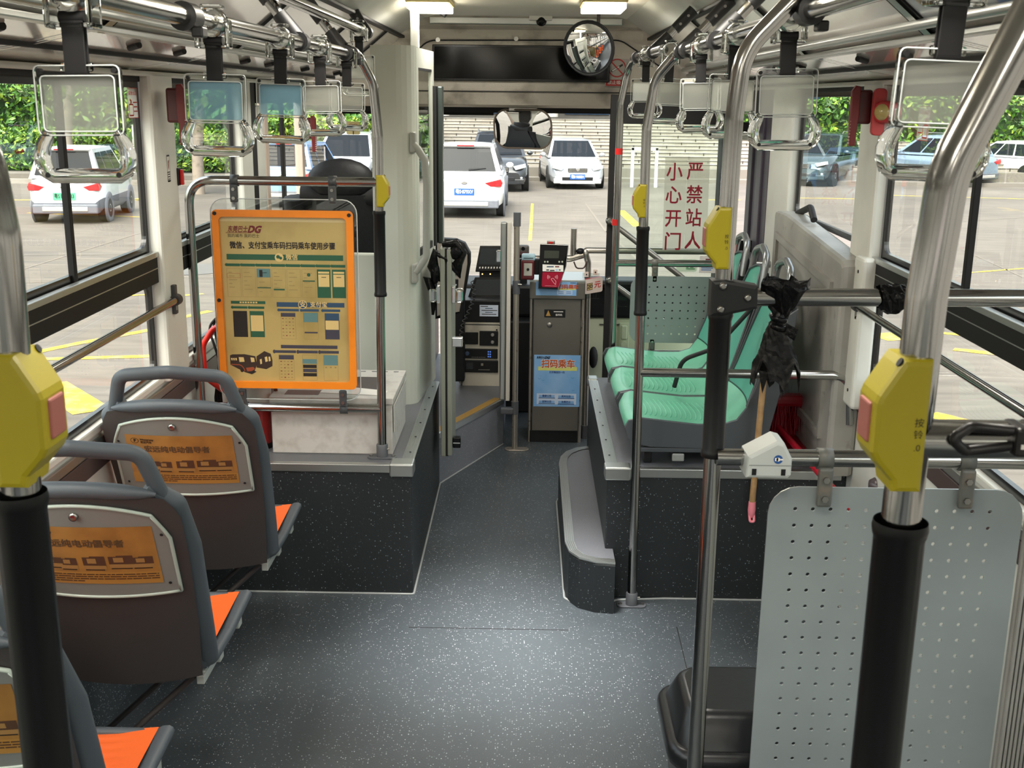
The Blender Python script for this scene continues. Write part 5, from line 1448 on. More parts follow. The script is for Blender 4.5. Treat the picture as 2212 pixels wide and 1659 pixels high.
def scanposter(lo, hi, y, small=False):
    f = lambda a, b, d=0: V((lo.x + a * (hi.x - lo.x), y - d, hi.z + (lo.z - hi.z) * b))
    w, h = hi.x - lo.x, lo.z - hi.z
    m = MB().quad(f, 0, 0, 1, 1, SKY)
    def tx(a, b, s, size, mt, bold=0, width=None, shear=0):
        vs_, fs = glyphs(s, size, bold); k = (width * w / max(max(v[0] for v in vs_) - min(v[0] for v in vs_), 1e-6)) if width else 1
        m.add([f(a + (v[0] * k + shear * v[1]) / w, b + v[1] / h, .0009 + v[2]) for v in vs_], fs, mt)
    def disc(a, b, r, mt, d): m.add([f(a + r * math.cos(k * .314) / w, b + r * math.sin(k * .314) / h, d) for k in range(20)], [tuple(range(20))], mt)
    if not small:
        tx(.14, .945, '东莞巴士', .014, INK, .0004, .17, .2); tx(.285, .945, 'DG', .018, INK, .0009, .11, .4)
        m.quad(f, .09, .70, .93, .775, YEL, .0003)
        tx(.52, .82, '扫码乘车', .050, WHITE, .0032, .74); 
        vs_, fs = glyphs('扫码乘车', .050, .0012); k = .72 * w / (max(v[0] for v in vs_) - min(v[0] for v in vs_))
        m.add([f(.52 + v[0] * k / w, .82 + v[1] / h, .0014 + v[2]) for v in vs_], fs, OR)
        tx(.5, .665, '打开微信扫一扫', .013, NAVY, .0003, .33)
        m.quad(f, .07, .045, .93, .255, LB, .0003)
        for (a, b, s) in ((.29, .205, '健康公告'), (.71, .20, '实时公交'), (.29, .095, '定制公交'), (.71, .09, '东莞巴士')):
            m.quad(f, a - .18, b - .045, a + .18, b - .033, NAVY, .0005); m.quad(f, a - .17, b - .034, a + .17, b + .02, SKY, .0005); tx(a, b, s, .014, NAVY, .0004, .20)
        for (a, b) in ((.12, .55), (.84, .57), (.86, .33), (.2, .52)): m.line(f, [(a - .03, b), (a, b - .02), (a + .03, b)], .008, M('poster dim blue', '#5d94cf', .5), .0003)
    else:
        tx(.80, .62, '扫码乘车', .026, OR, .0008, .50); m.quad(f, .55, .42, .98, .52, YEL, .0003)
        m.quad(f, .52, .08, .90, .38, LB, .0003)
        for (a, b) in ((.62, .28), (.81, .28), (.62, .16), (.81, .16)): m.quad(f, a - .075, b - .04, a + .075, b + .03, SKY, .0005); m.quad(f, a - .05, b - .005, a + .05, b + .02, NAVY, .0007)
        m.quad(f, .84, .91, .98, .95, INK, .0004)
    return m
scanposter(P(1154, 766, y=fy), P(1251, 879, y=fy), fy - .001).build('front_poster', t, 'blue scan to ride poster')
scanposter(P(1158, 608, y=fy - .013), P(1245, 639, y=fy - .013), fy - .0135, True).build('top_sticker', t, 'blue sticker strip')
a, b = P(1176, 668, y=fy), P(1221, 686, y=fy)
m = MB().box((a.x, fy - .002, b.z), (b.x, fy, a.z), BLACK, .001); f_ = lambda x, y, d=0: V((x, fy - .0022 - d, y))
m.add([f_(a.x + .008, b.z + .008), f_(a.x + .034, b.z + .008), f_(a.x + .021, a.z - .005)], [(0, 1, 2)], M('badge brass', '#c49a55', .4, .5)); m.text(f_, a.x + .078, a.z - .030, '投币机', .012, WHITE, .0004, .0002); m.quad(f_, a.x + .05, a.z - .014, b.x - .012, a.z - .010, WHITE, .0002)
m.build('badge', t, 'small black badge')
p = P(1187, 702, y=fy); MB().lathe([(.014, 0), (.014, .004), (.010, .005), (.001, .006)], SILVER, Matrix.Translation((p.x, fy, p.z)) @ Matrix.Rotation(R(90), 4, 'X'), 18).build('lock', t)
# card reader
t = thing('card_reader', 'black and red card reader tilted over the farebox', 'card reader', P(1185, 622, y=5.80))
pts = [P(1167, 528, y=5.845), P(1227, 530, y=5.845), P(1222, 575, y=5.83), P(1205, 624, y=5.79), P(1163, 622, y=5.79)]
nrm = (pts[1] - pts[0]).cross(pts[4] - pts[0]).normalized(); nrm = nrm if nrm.y < 0 else -nrm
bk = [p - nrm * .055 for p in pts]
m = MB().add(pts + bk, [(0, 1, 2, 3, 4), (9, 8, 7, 6, 5), (0, 5, 6, 1), (1, 6, 7, 2), (2, 7, 8, 3), (3, 8, 9, 4), (4, 9, 5, 0)], M('reader black', '#08080a', .5, spec=.15))
m.tube([pts[1] - nrm * .004, pts[2] - nrm * .004, pts[3] - nrm * .004], .004, SILVER, 6); m.tube([pts[0] - nrm * .01, pts[1] - nrm * .01], .006, SILVER, 6); m.build('housing', t)
def on(u, v, lift=.001):   # a point of the reader's face
    d = ray(u, v); k = (pts[0] - CAMP).dot(nrm) / d.dot(nrm); return CAMP + d * k + nrm * lift
m = MB().add([on(1176, 541), on(1208, 542), on(1207, 558), on(1175, 558)], [(0, 1, 2, 3)], M('reader display', '#33382f', .4, spec=.2)); m.build('display', t)
m = MB()
for u in (1177, 1183, 1208, 1214.5): m.add([on(u + 2 * math.cos(k * .785), 565.5 + 2 * math.sin(k * .785)) for k in range(8)], [tuple(range(8))], M('reader key', '#b5b8a4', .4))
m.build('key', t)
m = MB().add([on(1172, 571), on(1217, 573), on(1217, 587), on(1172, 586)], [(0, 1, 2, 3)], WHITE)
for (u0, u1, v, mt) in ((1181, 1196, 575, DBLUE), (1199, 1208, 575, MAROON), (1180, 1186, 582, INK), (1188, 1198, 583, INK), (1200, 1205, 582, SKY), (1207, 1211, 582, DGREEN)): m.add([on(u0, v, .0014), on(u1, v, .0014), on(u1, v + 2.6, .0014), on(u0, v + 2.6, .0014)], [(0, 1, 2, 3)], mt)
m.build('logo_strip', t, 'white strip with small logos')
CR = M('reader crimson', '#96092c', .5, spec=.15)
m = MB().add([on(1172, 588), on(1216, 588), on(1214, 600), on(1206, 621), on(1172, 620), on(1170, 617)], [(0, 1, 2, 3, 4, 5)], CR)
PKL = M('pale pink line', '#e6a9b0', .5)
def stroke(uv, w=.9):
    for (a, b) in zip(uv[:-1], uv[1:]):
        dx, dy = b[0] - a[0], b[1] - a[1]; L = math.hypot(dx, dy); nx, ny = -dy / L * w / 2, dx / L * w / 2
        m.add([on(a[0] - nx, a[1] - ny, .0016), on(b[0] - nx, b[1] - ny, .0016), on(b[0] + nx, b[1] + ny, .0016), on(a[0] + nx, a[1] + ny, .0016)], [(0, 1, 2, 3)], PKL)
for r_ in (3.0, 5.5, 8):
    stroke([(1190.5 - 3 - r_ * math.cos(a) + 3, 598.5 + r_ * math.sin(a)) for a in [R(q) for q in (-35, -15, 0, 15, 35)]]); stroke([(1196.5 + r_ * math.cos(a), 598.5 + r_ * math.sin(a)) for a in [R(q) for q in (-35, -15, 0, 15, 35)]])
stroke([(1191, 602), (1195, 601), (1201, 608), (1200, 615), (1196, 611), (1191, 604), (1191, 602)]); stroke([(1177, 617.5), (1202, 618)], .5)
m.build('tap_pad', t, 'crimson pad with a tap symbol')
p = P(1190, 523, y=5.87); m = MB().box(p + V((-.02, 0, -.012)), p + V((.022, .03, .006)), SILVER, .003); m.box(p + V((-.012, -.001, -.008)), p + V((.010, .002, .003)), REDB); m.build('printer_flap', t)
m = MB().box(P(1195, 590, y=5.88) + V((-.03, 0, -.05)), P(1195, 590, y=5.88) + V((.03, .05, .05)), BLACK, .01); m.build('mount', t)
# small scanner
t = thing('code_scanner', 'small scanner with a maroon rim and pale window left of the card reader', 'scanner', P(1140, 604, y=5.80))
a, b = P(1126, 562, y=5.80), P(1154, 605, y=5.80)
SC = M('scanner maroon', '#5d1a1f', .3); LBL = M('scanner pale blue', '#a9c8d4', .35)
m = MB().box((a.x, 5.80, b.z), (b.x, 5.85, a.z), SC, .008); m.build('housing', t)
m = MB().box((a.x + .002, 5.805, a.z - .004), (b.x + .004, 5.87, a.z + .028), LBL, .008); m.box((a.x + .012, 5.803, a.z + .009), (b.x - .006, 5.806, a.z + .012), BLACK); m.build('cap', t)
m = MB().box((a.x + .014, 5.797, b.z + .022), (b.x - .012, 5.801, a.z - .016), M('scanner window', '#b9b5ab', .25), .003); c = (a + b) / 2
m.lathe([(.0075, 0), (.0075, .002)], BLACK, Matrix.Translation((c.x + .001, 5.797, c.z + .004)) @ Matrix.Rotation(R(90), 4, 'X'), 14); m.build('window_plate', t)
m = MB().box((a.x - .01, 5.85, b.z + .02), (a.x + .14, 5.89, a.z), BLACK, .006); m.build('mount', t)
a, b = P(1117, 530, y=6.64), P(1143, 551, y=6.64)
m = MB().box((a.x, 6.64, b.z), (b.x, 6.69, a.z), M('grey camera case', '#5c5753', .4), .012); m.box((a.x + .01, 6.638, b.z), (b.x - .012, 6.642, b.z + .02), M('camera maroon', '#5a3b3b', .3), .001); m.lathe([(.012, 0), (.010, .002)], BLACKG, Matrix.Translation(((a.x + b.x) / 2, 6.64, a.z - .02)) @ Matrix.Rotation(R(90), 4, 'X'), 12); m.box((a.x + .01, 6.65, .750), (b.x - .01, 6.68, b.z + .004), BLACK)
tag(m.build('dash_camera'), 'small grey camera box on the dash behind the scanner', 'camera')
# barrier rail
YR = 5.955
t = thing('barrier_rail', 'steel tube barrier with a short stub beside the farebox', 'rail', (.385, YR, 0))
STL = M('dull steel tube', '#b5afa6', .3, .9)
MB().tube(arc_path([(.395, YR, 0), (.388, YR, .985), (.372, YR - .01, 1.035), (.372, YR, 1.05), (1.20, YR, 1.052)], .03, 5), .017, STL, 14).build('tube', t)
MB().tube(arc_path([(.07, YR, 1.00), (.29, YR, 1.005), (.372, YR, 1.03)], .05, 5), .019, STL, 12).build('arm', t)
p = P(1240, 494, y=YR); MB().cyl((p.x, YR, p.z), (p.x - .001, YR, 1.005), .0165, STL, 14).build('stub', t)
MB().cyl((.395, YR, 0), (.395, YR, .075), .024, M('grey foot socket'), 16).build('foot_socket', t)
m = MB().ball((.345, YR - .005, 1.045), (.024, .02, .018), BLACK, None, 12); m.tube(arc_path([(.31, YR - .012, .99), (.325, YR - .02, .955), (.365, YR - .02, .955), (.385, YR - .014, 1.0)], .02), .004, M('dark tie', '#4a3530', .5), 6); m.build('tie', t)
t = thing('price_sign', 'small white fare sign with a red character on a clear plate', 'sign', P(1275, 640, y=5.90))
YS = 5.915
a, b = P(1258, 598, y=YS), P(1294, 645, y=YS)
m = MB().box((a.x, YS, b.z), (b.x, YS + .004, a.z + .02), ACRYL, .001); m.build('clear_plate', t)
e0 = V((1, .35, .12)).normalized()
o_ = P(1262, 636, y=5.86); f_ = frame(o_, e0, (0, 0, 1)); w_, h_ = .105, .078
BOXC = M('fare box cream', '#ecd9cf', .4)
pl = rr(0, 0, w_, h_, .010, 4)
m = MB(); vs_ = [f_(x, y, 0) for x, y in pl] + [f_(x, y, -.03) for x, y in pl]; n_ = len(pl)
m.add(vs_, [tuple(range(n_))], BOXC); m.add(vs_, [(i, (i + 1) % n_, n_ + (i + 1) % n_, n_ + i) for i in range(n_)], M('fare box side', '#9a2a2c', .4)); m.build('fare_box', t)
m = MB(); m.quad(f_, .014, .018, .047, .056, INK, .0006); m.quad(f_, .017, .021, .030, .053, CREAM, .0009); m.quad(f_, .032, .021, .045, .053, CREAM, .0009); m.text(f_, .0235, .037, '2', .03, INK, .0012, .0004); m.text(f_, .0385, .037, '0', .03, INK, .0012, .0004); m.text(f_, .075, .040, '元', .040, REDB, .0006, .0005)
m.build('fare_lettering', t)
m = MB()
for (u, v) in ((1267, 593), (1286, 588)): p = P(u, v, y=YS - .002); m.box(p + V((-.011, 0, -.014)), p + V((.011, .004, .014)), BOXC, .002); m.ball(p + V((0, -.002, 0)), .004, BLACK, None, 8)
m.build('hook_pad', t)
m = MB(); p = P(1285, 772, y=6.56); m.ball(p + V((-.01, 0, 0)), (.028, .032, .068), RUBBER, None, 14); tag(m.build('black_pouch'), 'black pouch hanging below the dash right of the farebox', 'pouch')

# ================================================================== FRONT: display, mirrors, cameras, lamps, signs
t = thing('destination_display', 'long black display panel in the front header', 'display', P(1120, 180, y=6.2))
a, b = P(934, 96, y=6.195), P(1316, 178, y=6.195)
m = MB().box((a.x, 6.185, b.z), (b.x, 6.215, a.z), BLACKG, .003); m.box((a.x + .012, 6.183, b.z + .012), (b.x - .012, 6.186, a.z - .010), M('smoked display pane', '#060607', .12, spec=.15), .001); m.build('panel', t)
t = thing('convex_mirror', 'round convex mirror hanging from the ceiling on a dark bracket', 'mirror', P(1272, 30, y=5.55))
c = P(1272.5, 104, y=5.55); r_ = .128
look = V((-.30, -1, -.42)).normalized(); ex = V((0, 0, 1)).cross(look).normalized(); ey = look.cross(ex)
MT = Matrix(((ex.x, ey.x, look.x, c.x), (ex.y, ey.y, look.y, c.y), (ex.z, ey.z, look.z, c.z), (0, 0, 0, 1)))
fc = V((-.42, -1, -.24)).normalized(); ex = V((0, 0, 1)).cross(fc).normalized(); ey = fc.cross(ex)
MF = Matrix(((ex.x, ey.x, fc.x, c.x), (ex.y, ey.y, fc.y, c.y), (ex.z, ey.z, fc.z, c.z), (0, 0, 0, 1)))
MB().lathe([(.001, .024)] + [(r_ * .97 * math.sin(R(q)) / math.sin(R(20)), .024 - .34 * r_ * (1 - math.cos(R(q))) / (1 - math.cos(R(20))) * .5) for q in range(2, 21, 2)], MIRROR, MF, 32).build('mirror_glass', t)
MB().lathe([(r_ * .95, .0), (r_, -.004), (r_ * 1.02, .004), (r_, .010), (r_ * .955, .006)], BLACK, MF, 32).build('rim', t)
MB().lathe([(.001, -.03), (r_ * .6, -.022), (r_ * .95, 0)], BLACK, MF, 24).build('backing', t)
m = MB().box((c.x + .035, 5.56, c.z + .1), (c.x + .05, 5.585, 2.24), M('dark brown bracket', '#2e2220', .45), .002); m.box((c.x - .015, 5.53, 2.236), (c.x + .075, 5.63, 2.245), M('dark brown bracket'), .002); m.build('bracket', t)
t = thing('interior_mirror', 'rounded rectangular driver mirror above the windscreen', 'mirror', P(1130, 236, y=6.45))
c = P(1129, 279, y=6.42); w_, h_ = .345, .205
fc = V((-.38, -1, -.13)).normalized(); ex = V((0, 0, 1)).cross(fc).normalized(); ey = fc.cross(ex); f_ = frame(c, ex, ey, fc)
ol = [(a, b * (1 + .06 * (1 - (2 * a / w_) ** 2))) for a, b in rrect(w_, h_, .075, 8)]
m = MB(); vs_ = [f_(a, b, 0) for a, b in ol]; n_ = len(ol)
bkk = [f_(a * .8, b * .8, -.035) for a, b in ol]
MRIM = M('taupe mirror rim', '#7d7064', .4)
m.add(vs_ + bkk, [(i, (i + 1) % n_, n_ + (i + 1) % n_, n_ + i) for i in range(n_)] + [tuple(range(n_, 2 * n_))[::-1]], MRIM); m.tube(vs_, .0055, MRIM, 8, closed=True); m.build('casing', t)
vs_ = [f_(0, 0, .010)]
for k in range(1, 7): vs_ += [f_(a * .97 * k / 6, b * .97 * k / 6, .001 + .009 * (1 - (k / 6) ** 2)) for a, b in ol]
MB().add(vs_, [(0, i + 1, (i + 1) % n_ + 1) for i in range(n_)] + [(1 + k * n_ + i, 1 + (k + 1) * n_ + i, 1 + (k + 1) * n_ + (i + 1) % n_, 1 + k * n_ + (i + 1) % n_) for k in range(5) for i in range(n_)], MIRROR, True).build('mirror_glass', t)
m = MB().box((c.x - .08, 6.42, 1.765), (c.x + .08, 6.50, 1.787), SILVER, .004); m.box((c.x - .015, 6.45, c.z + .05), (c.x + .015, 6.475, 1.78), SILVER, .003); m.build('mount', t)
t = thing('dome_camera', 'white box with a dark camera dome below the ceiling front edge', 'camera', P(1168, 30, y=5.98))
p = P(1168, 35, y=5.98); m = MB().box(p + V((-.06, -.0, -.02)), p + V((.06, .07, .022)), WHITE, .006); m.build('base', t)
MB().ball(p + V((.004, .02, -.022)), (.028, .028, .026), BLACKG, None, 16).build('dome', t)
t = thing('corner_camera', 'black camera wedge below the ceiling near the partition post', 'camera', P(957, 22, y=5.3))
p = P(957, 18, y=5.3); m = MB().prism([(-.032, .02), (.034, .02), (.030, -.01), (.008, -.040), (-.026, -.022)], -.02, .03, BLACK, Matrix.Translation(p) @ Matrix(((1, 0, 0, 0), (0, 0, -1, 0), (0, 1, 0, 0), (0, 0, 0, 1))), .004); m.box(p + V((-.012, -.01, .015)), (p.x + .012, p.y + .02, 2.246), BLACK); m.build('body', t)
LAMP = M('warm lamp diffuser', '#f6ecd2', .35, emit=11.0)
lamps = [(u, P(u, 5, z=2.235).y, l) for u, l in ((930, 'yellowish square ceiling lamp left of the centre line'), (1303, 'yellowish square ceiling lamp right of the centre line'))]
for y in (2.9, 1.2, -.5, -2.2):  # unseen lamps added farther back to brighten the interior
    lamps += [(-1, y, 'added unseen square lamp farther back along the left of the flat ceiling'), (-2, y, 'added unseen square lamp farther back along the right of the flat ceiling')]
for (u, yy, lab) in lamps:
    c = P(u, 5, z=2.235) if u > 0 else V((-.34 if u == -1 else .41, yy, 2.235))
    t = thing('ceiling_lamp', lab, 'lamp', (c.x, c.y, 2.245), 'square lamps on the flat ceiling')
    MB().box((c.x - .095, c.y - .16, 2.222), (c.x + .095, c.y + .16, 2.246), M('lamp casing', '#b9a878', .45), .008).build('casing', t)
    MB().box((c.x - .088, c.y - .153, 2.198), (c.x + .088, c.y + .153, 2.224), LAMP, .004).build('diffuser', t)
    la = bpy.data.lights.new('lamp_light', 'AREA'); la.shape = 'RECTANGLE'; la.size = .16; la.size_y = .28; la.energy = 6.0 if u > 0 else 3.4; la.color = (1, .97, .92)
    lo = bpy.data.objects.new('lamp_light', la); COL.objects.link(lo); lo.location = (c.x, c.y, 2.195); lo.parent = t; lo.matrix_parent_inverse = Matrix.Translation(-t.location)
# no smoking sign
t = thing('no_smoking_sign', 'no smoking sign with a red ring and a red strip on the front header', 'sign', P(1333, 185, y=6.2))
YN = 6.20
c = P(1333, 147, y=YN); s0 = P(1309, 123, y=YN); s1 = P(1356, 187, y=YN); f_ = XZ((0, YN, 0))
fN = lambda x, y, d=0: V((x, YN - d, y))
m = MB().box((s0.x, YN, s1.z), (s1.x, YN + .02, s0.z), M('grey sign ground', '#b5ada4', .5)); m.build('plate', t)
m = MB(); a, b = P(1309, 172, y=YN), P(1354, 186, y=YN); m.quad(fN, a.x, b.z, b.x, a.z, M('sign red', '#b3231c', .45), .0006); m.text(fN, (a.x + b.x) / 2, (a.z + b.z) / 2, '禁止吸烟', .022, WHITE, .0012, .0002, .095)
r0 = .045; ringpts = [(c.x + r0 * math.cos(R(q)), c.z + r0 * math.sin(R(q))) for q in range(0, 361, 12)]
m.line(fN, ringpts, .007, M('sign red'), .0008); m.line(fN, [(c.x - r0 * .7, c.z + r0 * .7), (c.x + r0 * .7, c.z - r0 * .7)], .007, M('sign red'), .0012)
m.line(fN, [(c.x - .03, c.z - .018), (c.x + .03, c.z + .018)], .010, INK, .0006); m.line(fN, [(c.x - .026, c.z - .0156), (c.x + .012, c.z + .0075)], .006, WHITE, .0009)
m.build('print', t)
# door leaf folded inward, with its notice
YD0 = 5.80
t = thing('door_leaf', 'tinted glass front door leaf with a black frame swung inward', 'door', (.8, YD0, ZST))
dx0, dx1 = P(1311, 500, y=YD0).x, 1.135
zt1 = P(1400, 205, y=YD0).z; zb1 = P(1400, 268, y=YD0).z
m = MB().box((dx0, YD0, .22), (dx0 + .045, YD0 + .035, zt1), RUBBER, .004); m.box((dx0, YD0 + .002, zb1), (dx1, YD0 + .03, zt1), RUBBER, .003); m.box((dx1 - .05, YD0 + .004, .22), (dx1, YD0 + .035, zt1), M('pale door stile', '#b9b7ae', .4), .004); m.box((dx0, YD0, .22), (dx1, YD0 + .03, .34), RUBBER, .003)
m.build('frame', t)
m = MB()
for z in (.5, 1.1, 1.7): m.box((dx1 - .01, YD0 + .01, z - .03), (XR + .02, YD0 + .03, z + .03), DARKM, .004)
m.build('hinge', t)
MB().add([(dx0 + .04, YD0 + .015, .33), (dx1 - .045, YD0 + .015, .33), (dx1 - .045, YD0 + .015, zb1 + .01), (dx0 + .04, YD0 + .015, zb1 + .01)], [(0, 1, 2, 3)], TINT).build('glass', t)
for (ua, va, ub, vb) in ((1318, 478, 1480, 604), (1318, 607, 1440, 700)):
    a, b = P(ua, va, y=YD0 - .03), P(ub, vb, y=YD0 - .03); d = (b - a).normalized()
    m = MB().lathe([(.022, 0), (.022, .012), (.012, .02)], SILVER, Matrix.Translation((a.x, YD0, a.z)) @ Matrix.Rotation(R(90), 4, 'X'), 16)
    m.tube([a, a + d * .04, a + d * .09, b], [.008, .012, .015, .015], STL, 12); m.tube([b, b + V((0, .04, 0))], .015, STL, 10); m.build('grab_bar', t)
YT = YD0 - .002
fT = lambda x, y, d=0: V((x, YT - d, y))
t2 = thing('warning_notice', 'milky film notice with crimson lettering on the door glass', 'notice', P(1480, 545, y=YT))
a, b, c_ = P(1437, 340, y=YT), P(1523, 541, y=YT), P(1480, 440, y=YT)
m = MB(); FILM = clear('milky film', '#f2f2ea', .03, .3, .3, .55, '#e2e2d8')
xm = (a.x + b.x) / 2; bot = lambda x: x
dr = P(1437, 341, y=YT).x - P(1431, 541, y=YT).x
m.add([fT(a.x, a.z), fT(xm - .001, a.z), fT(xm - .001 - dr, b.z), fT(a.x - dr, b.z)], [(0, 1, 2, 3)], FILM); m.add([fT(xm, a.z), fT(b.x, a.z), fT(b.x - dr, b.z), fT(xm - dr, b.z)], [(0, 1, 2, 3)], FILM); m.build('film', t2)
m = MB()
for (s, uvs) in (('严禁站人', ((1502, 372), (1500, 423), (1498, 473), (1496, 522))), ('小心开门', ((1457, 374), (1455, 424), (1454, 474), (1453, 524)))):
    for ch, (u, v) in zip(s, uvs):
        p = P(u, v, y=YT); m.text(fT, p.x, p.z, ch, .098, CRIMSON, .0006, .0012, .082)
m.build('lettering', t2)
# stickers on the door glass, low down
m = MB(); a, b = P(1462, 560, y=YT), P(1505, 587, y=YT); m.add([fT(x, y, .0003) for x, y in rr(a.x, b.z, b.x, a.z, .012)], [tuple(range(24))], clear('pale green film', '#dfeedd', .03, .3, .3, .5, '#cfe3cb'))
m.quad(fT, a.x + .05, b.z + .01, b.x - .01, a.z - .01, M('sticker green', '#7fb086', .5), .0006); m.line(fT, [(a.x + .065, b.z + .02), (a.x + .08, b.z + .045), (a.x + .095, b.z + .02)], .008, WHITE, .0009)
tag(m.build('exit_sticker'), 'green and white exit sticker low on the door glass', 'sticker')
m = MB(); a, b = P(1512, 553, y=YT), P(1545, 590, y=YT); m.quad(fT, a.x, b.z, b.x, a.z, WHITE, .0003)
for k in range(4): m.quad(fT, a.x + .01, a.z - .045 - k * .010, b.x - .012 - .01 * (k % 2), a.z - .040 - k * .010, M('sticker blue', '#4f86c6', .5), .0006)
m.quad(fT, a.x + .03, a.z - .022, b.x - .01, a.z - .014, MAROON, .0006)
tag(m.build('paper_sticker'), 'white and blue paper sticker low on the door glass', 'sticker')

# ================================================================== red hammers, alarm, window stickers
def hammer(label, p, s, dark=RED):
    """red emergency hammer case on a pillar; s: side of the pillar it sticks out from"""
    t = thing('emergency_hammer', label, 'hammer', p)
    m = MB().box(p + V((-.024 , .0, -.005)), p + V((.030, .06, .105)), M('dark red case', '#4f1416', .35), .008); m.build('case', t)
    x = p.x + s * .030
    m = MB().prism([(-.014, .115), (.002, .118), (.014, .100), (.014, -.01), (.010, -.075), (-.010, -.075), (-.012, -.01), (-.016, .02)], -.010, .012, dark, Matrix(((s, 0, 0, x), (0, 0, -1, p.y - .004), (0, 1, 0, p.z), (0, 0, 0, 1))), .004)
    for k in range(8): m.box((x + s * .010 - .002, p.y - .016, p.z - .068 + k * .010), (x + s * .013 + .002, p.y + .006, p.z - .064 + k * .010), M('pale notch', '#c9a9a5', .5))
    m.build('hammer', t)
    return t
hammer('dark red emergency hammer on the first pillar of the left side', P(376, 262, y=yl1 + .03), 1)
hammer('dark red emergency hammer on the right pillar beside the round alarm', P(1862, 265, y=yr1 + .02), -1)
hammer('small dark red emergency hammer far off on the driver window sash', V((XL + .045, yb + .01, P(645, 300, x=XL + .03).z)), 1)
p = P(1897, 242, y=yr1 + .0)
t = thing('fire_alarm', 'red alarm unit with a round sensor and a white label on the right pillar', 'alarm', p)
RA = M('faded alarm red', '#b5383a', .4)
m = MB().prism(rrect(.042, .15, .015), 0, .02, RA, Matrix.Translation((p.x - .002, yr1 - .02, p.z)) @ Matrix(((1, 0, 0, 0), (0, 0, 1, 0), (0, 1, 0, 0), (0, 0, 0, 1))), .003); m.build('base_plate', t)
ax = V((-.75, -.66, 0)).normalized()
MT = Matrix.Translation(p + V((.008, -.035, 0))) @ ax.to_track_quat('Z', 'Y').to_matrix().to_4x4()
m = MB().lathe([(.034, -.05), (.036, -.02), (.036, .005), (.031, .012), (.024, .014)], RA, MT, 24); m.build('sensor_body', t)
MB().lathe([(.028, .010), (.022, .022), (.001, .026)], M('amber lens', '#b6a266', .2, coat=.5), MT, 20).build('lens', t)
m = MB(); pr = V((.66, -.75, 0)); f_ = frame(p + V((.008, -.035, 0)) + pr * .0368 - ax * .022, ax * -1, (0, 0, 1)); f_ = frame(p + V((.008, -.035, 0)) + pr * .037 - ax * .016, V((.75, .66, 0)), (0, 0, 1), pr)
m.quad(f_, -.016, -.026, .016, .012, WHITE); 
for k in range(3): m.quad(f_, -.012 + k * .009, -.022, -.007 + k * .009, .008, INKL, .0005)
m.build('label', t)
def wall_sticker(name, label, s, pts_px, draw, kind='sticker'):
    x = XL - .008 if s < 0 else XR + .008
    (u0, v0), (u1, v1) = pts_px
    a, b = P(u0, v0, x=x), P(u1, v1, x=x)
    o_ = V((x, a.y, b.z)); w = b.y - a.y; h = a.z - b.z
    f_ = lambda p_, q_, d=0: V((x - s * (.001 + d), a.y + (b.y - a.y) * p_, b.z + h * q_))
    m = MB(); draw(m, f_); return tag(m.build(name), label, kind)
FILMR = clear('pale sticker film', '#f4efe8', .03, .3, .3, .45, '#efe6dc')
SR = M('sticker red', '#c2402f', .5)
def st_exit(m, f_):
    m.quad(f_, 0, 0, 1, 1, FILMR); m.rect(f_, 0, 0, 1, 1, .02, SR, .0005)
    m.text(lambda a, b, d=0: f_(.5 + a / .16, .82 + b / .22, d), 0, 0, '应急出口', .030, SR, .0006, .0005, .12)
    m.rect(f_, .1, .08, .5, .45, .05, SR, .0006); m.line(f_, [(.2, .62), (.35, .55), (.25, .48)], .08, SR, .0006); m.quad(f_, .5, .5, .9, .54, SR, .0006); m.quad(f_, .55, .2, .9, .24, SR, .0006); m.quad(f_, .55, .35, .9, .39, SR, .0006)
def st_round(m, f_):
    n = 24; m.add([f_(.5 + .5 * math.cos(k * .2618), .5 + .5 * math.sin(k * .2618)) for k in range(n)], [tuple(range(n))], FILMR)
    pts = [(.5 + .48 * math.cos(k * .2618), .5 + .48 * math.sin(k * .2618)) for k in range(n + 1)]; m.line(f_, pts, .05, SR, .0005)
    for k in range(10): a = k * .628; m.quad(f_, .5 + .36 * math.cos(a) - .05, .5 + .36 * math.sin(a) - .04, .5 + .36 * math.cos(a) + .05, .5 + .36 * math.sin(a) + .04, SR, .0006)
    pts = [(.5 + .2 * math.cos(k * .2618), .5 + .2 * math.sin(k * .2618)) for k in range(n + 1)]; m.line(f_, pts, .04, SR, .0005)
wall_sticker('exit_sticker', 'red and white rectangular exit sticker in the left window corner', -1, ((273, 190), (299, 254)), st_exit)
wall_sticker('round_sticker', 'round red and white sticker in the left window corner', -1, ((300, 191), (317, 240)), st_round)
wall_sticker('round_sticker', 'round red and white sticker on the right window beside the alarm', 1, ((1948, 229), (1933, 281)), st_round)
wall_sticker('exit_sticker', 'red and white rectangular sticker on the right window behind the nearest handle', 1, ((2012, 230), (1980, 302)), st_exit)
def st_pill(m, f_):
    m.quad(f_, 0, 0, 1, 1, WHITE); m.rect(f_, .05, .03, .95, .97, .06, INK, .0004); m.rect(f_, .1, .02, .9, .36, .04, INK, .0004); m.line(f_, [(.3, .45), (.5, .8), (.7, .45)], .06, SR, .0005); m.line(f_, [(.4, .5), (.7, .8)], .06, INK, .0005)
    for k in range(3): m.quad(f_, .2, .08 + k * .09, .8, .12 + k * .09, INK, .0005)
x_ = XL + .0355
a, b = P(359, 335, x=x_), P(369, 392, x=x_)
m = MB(); st_pill(m, lambda p_, q_, d=0: V((x_ + d, a.y + (b.y - a.y) * p_, b.z + (a.z - b.z) * q_))); tag(m.build('pillar_sticker'), 'narrow white warning sticker on the first left pillar', 'sticker')
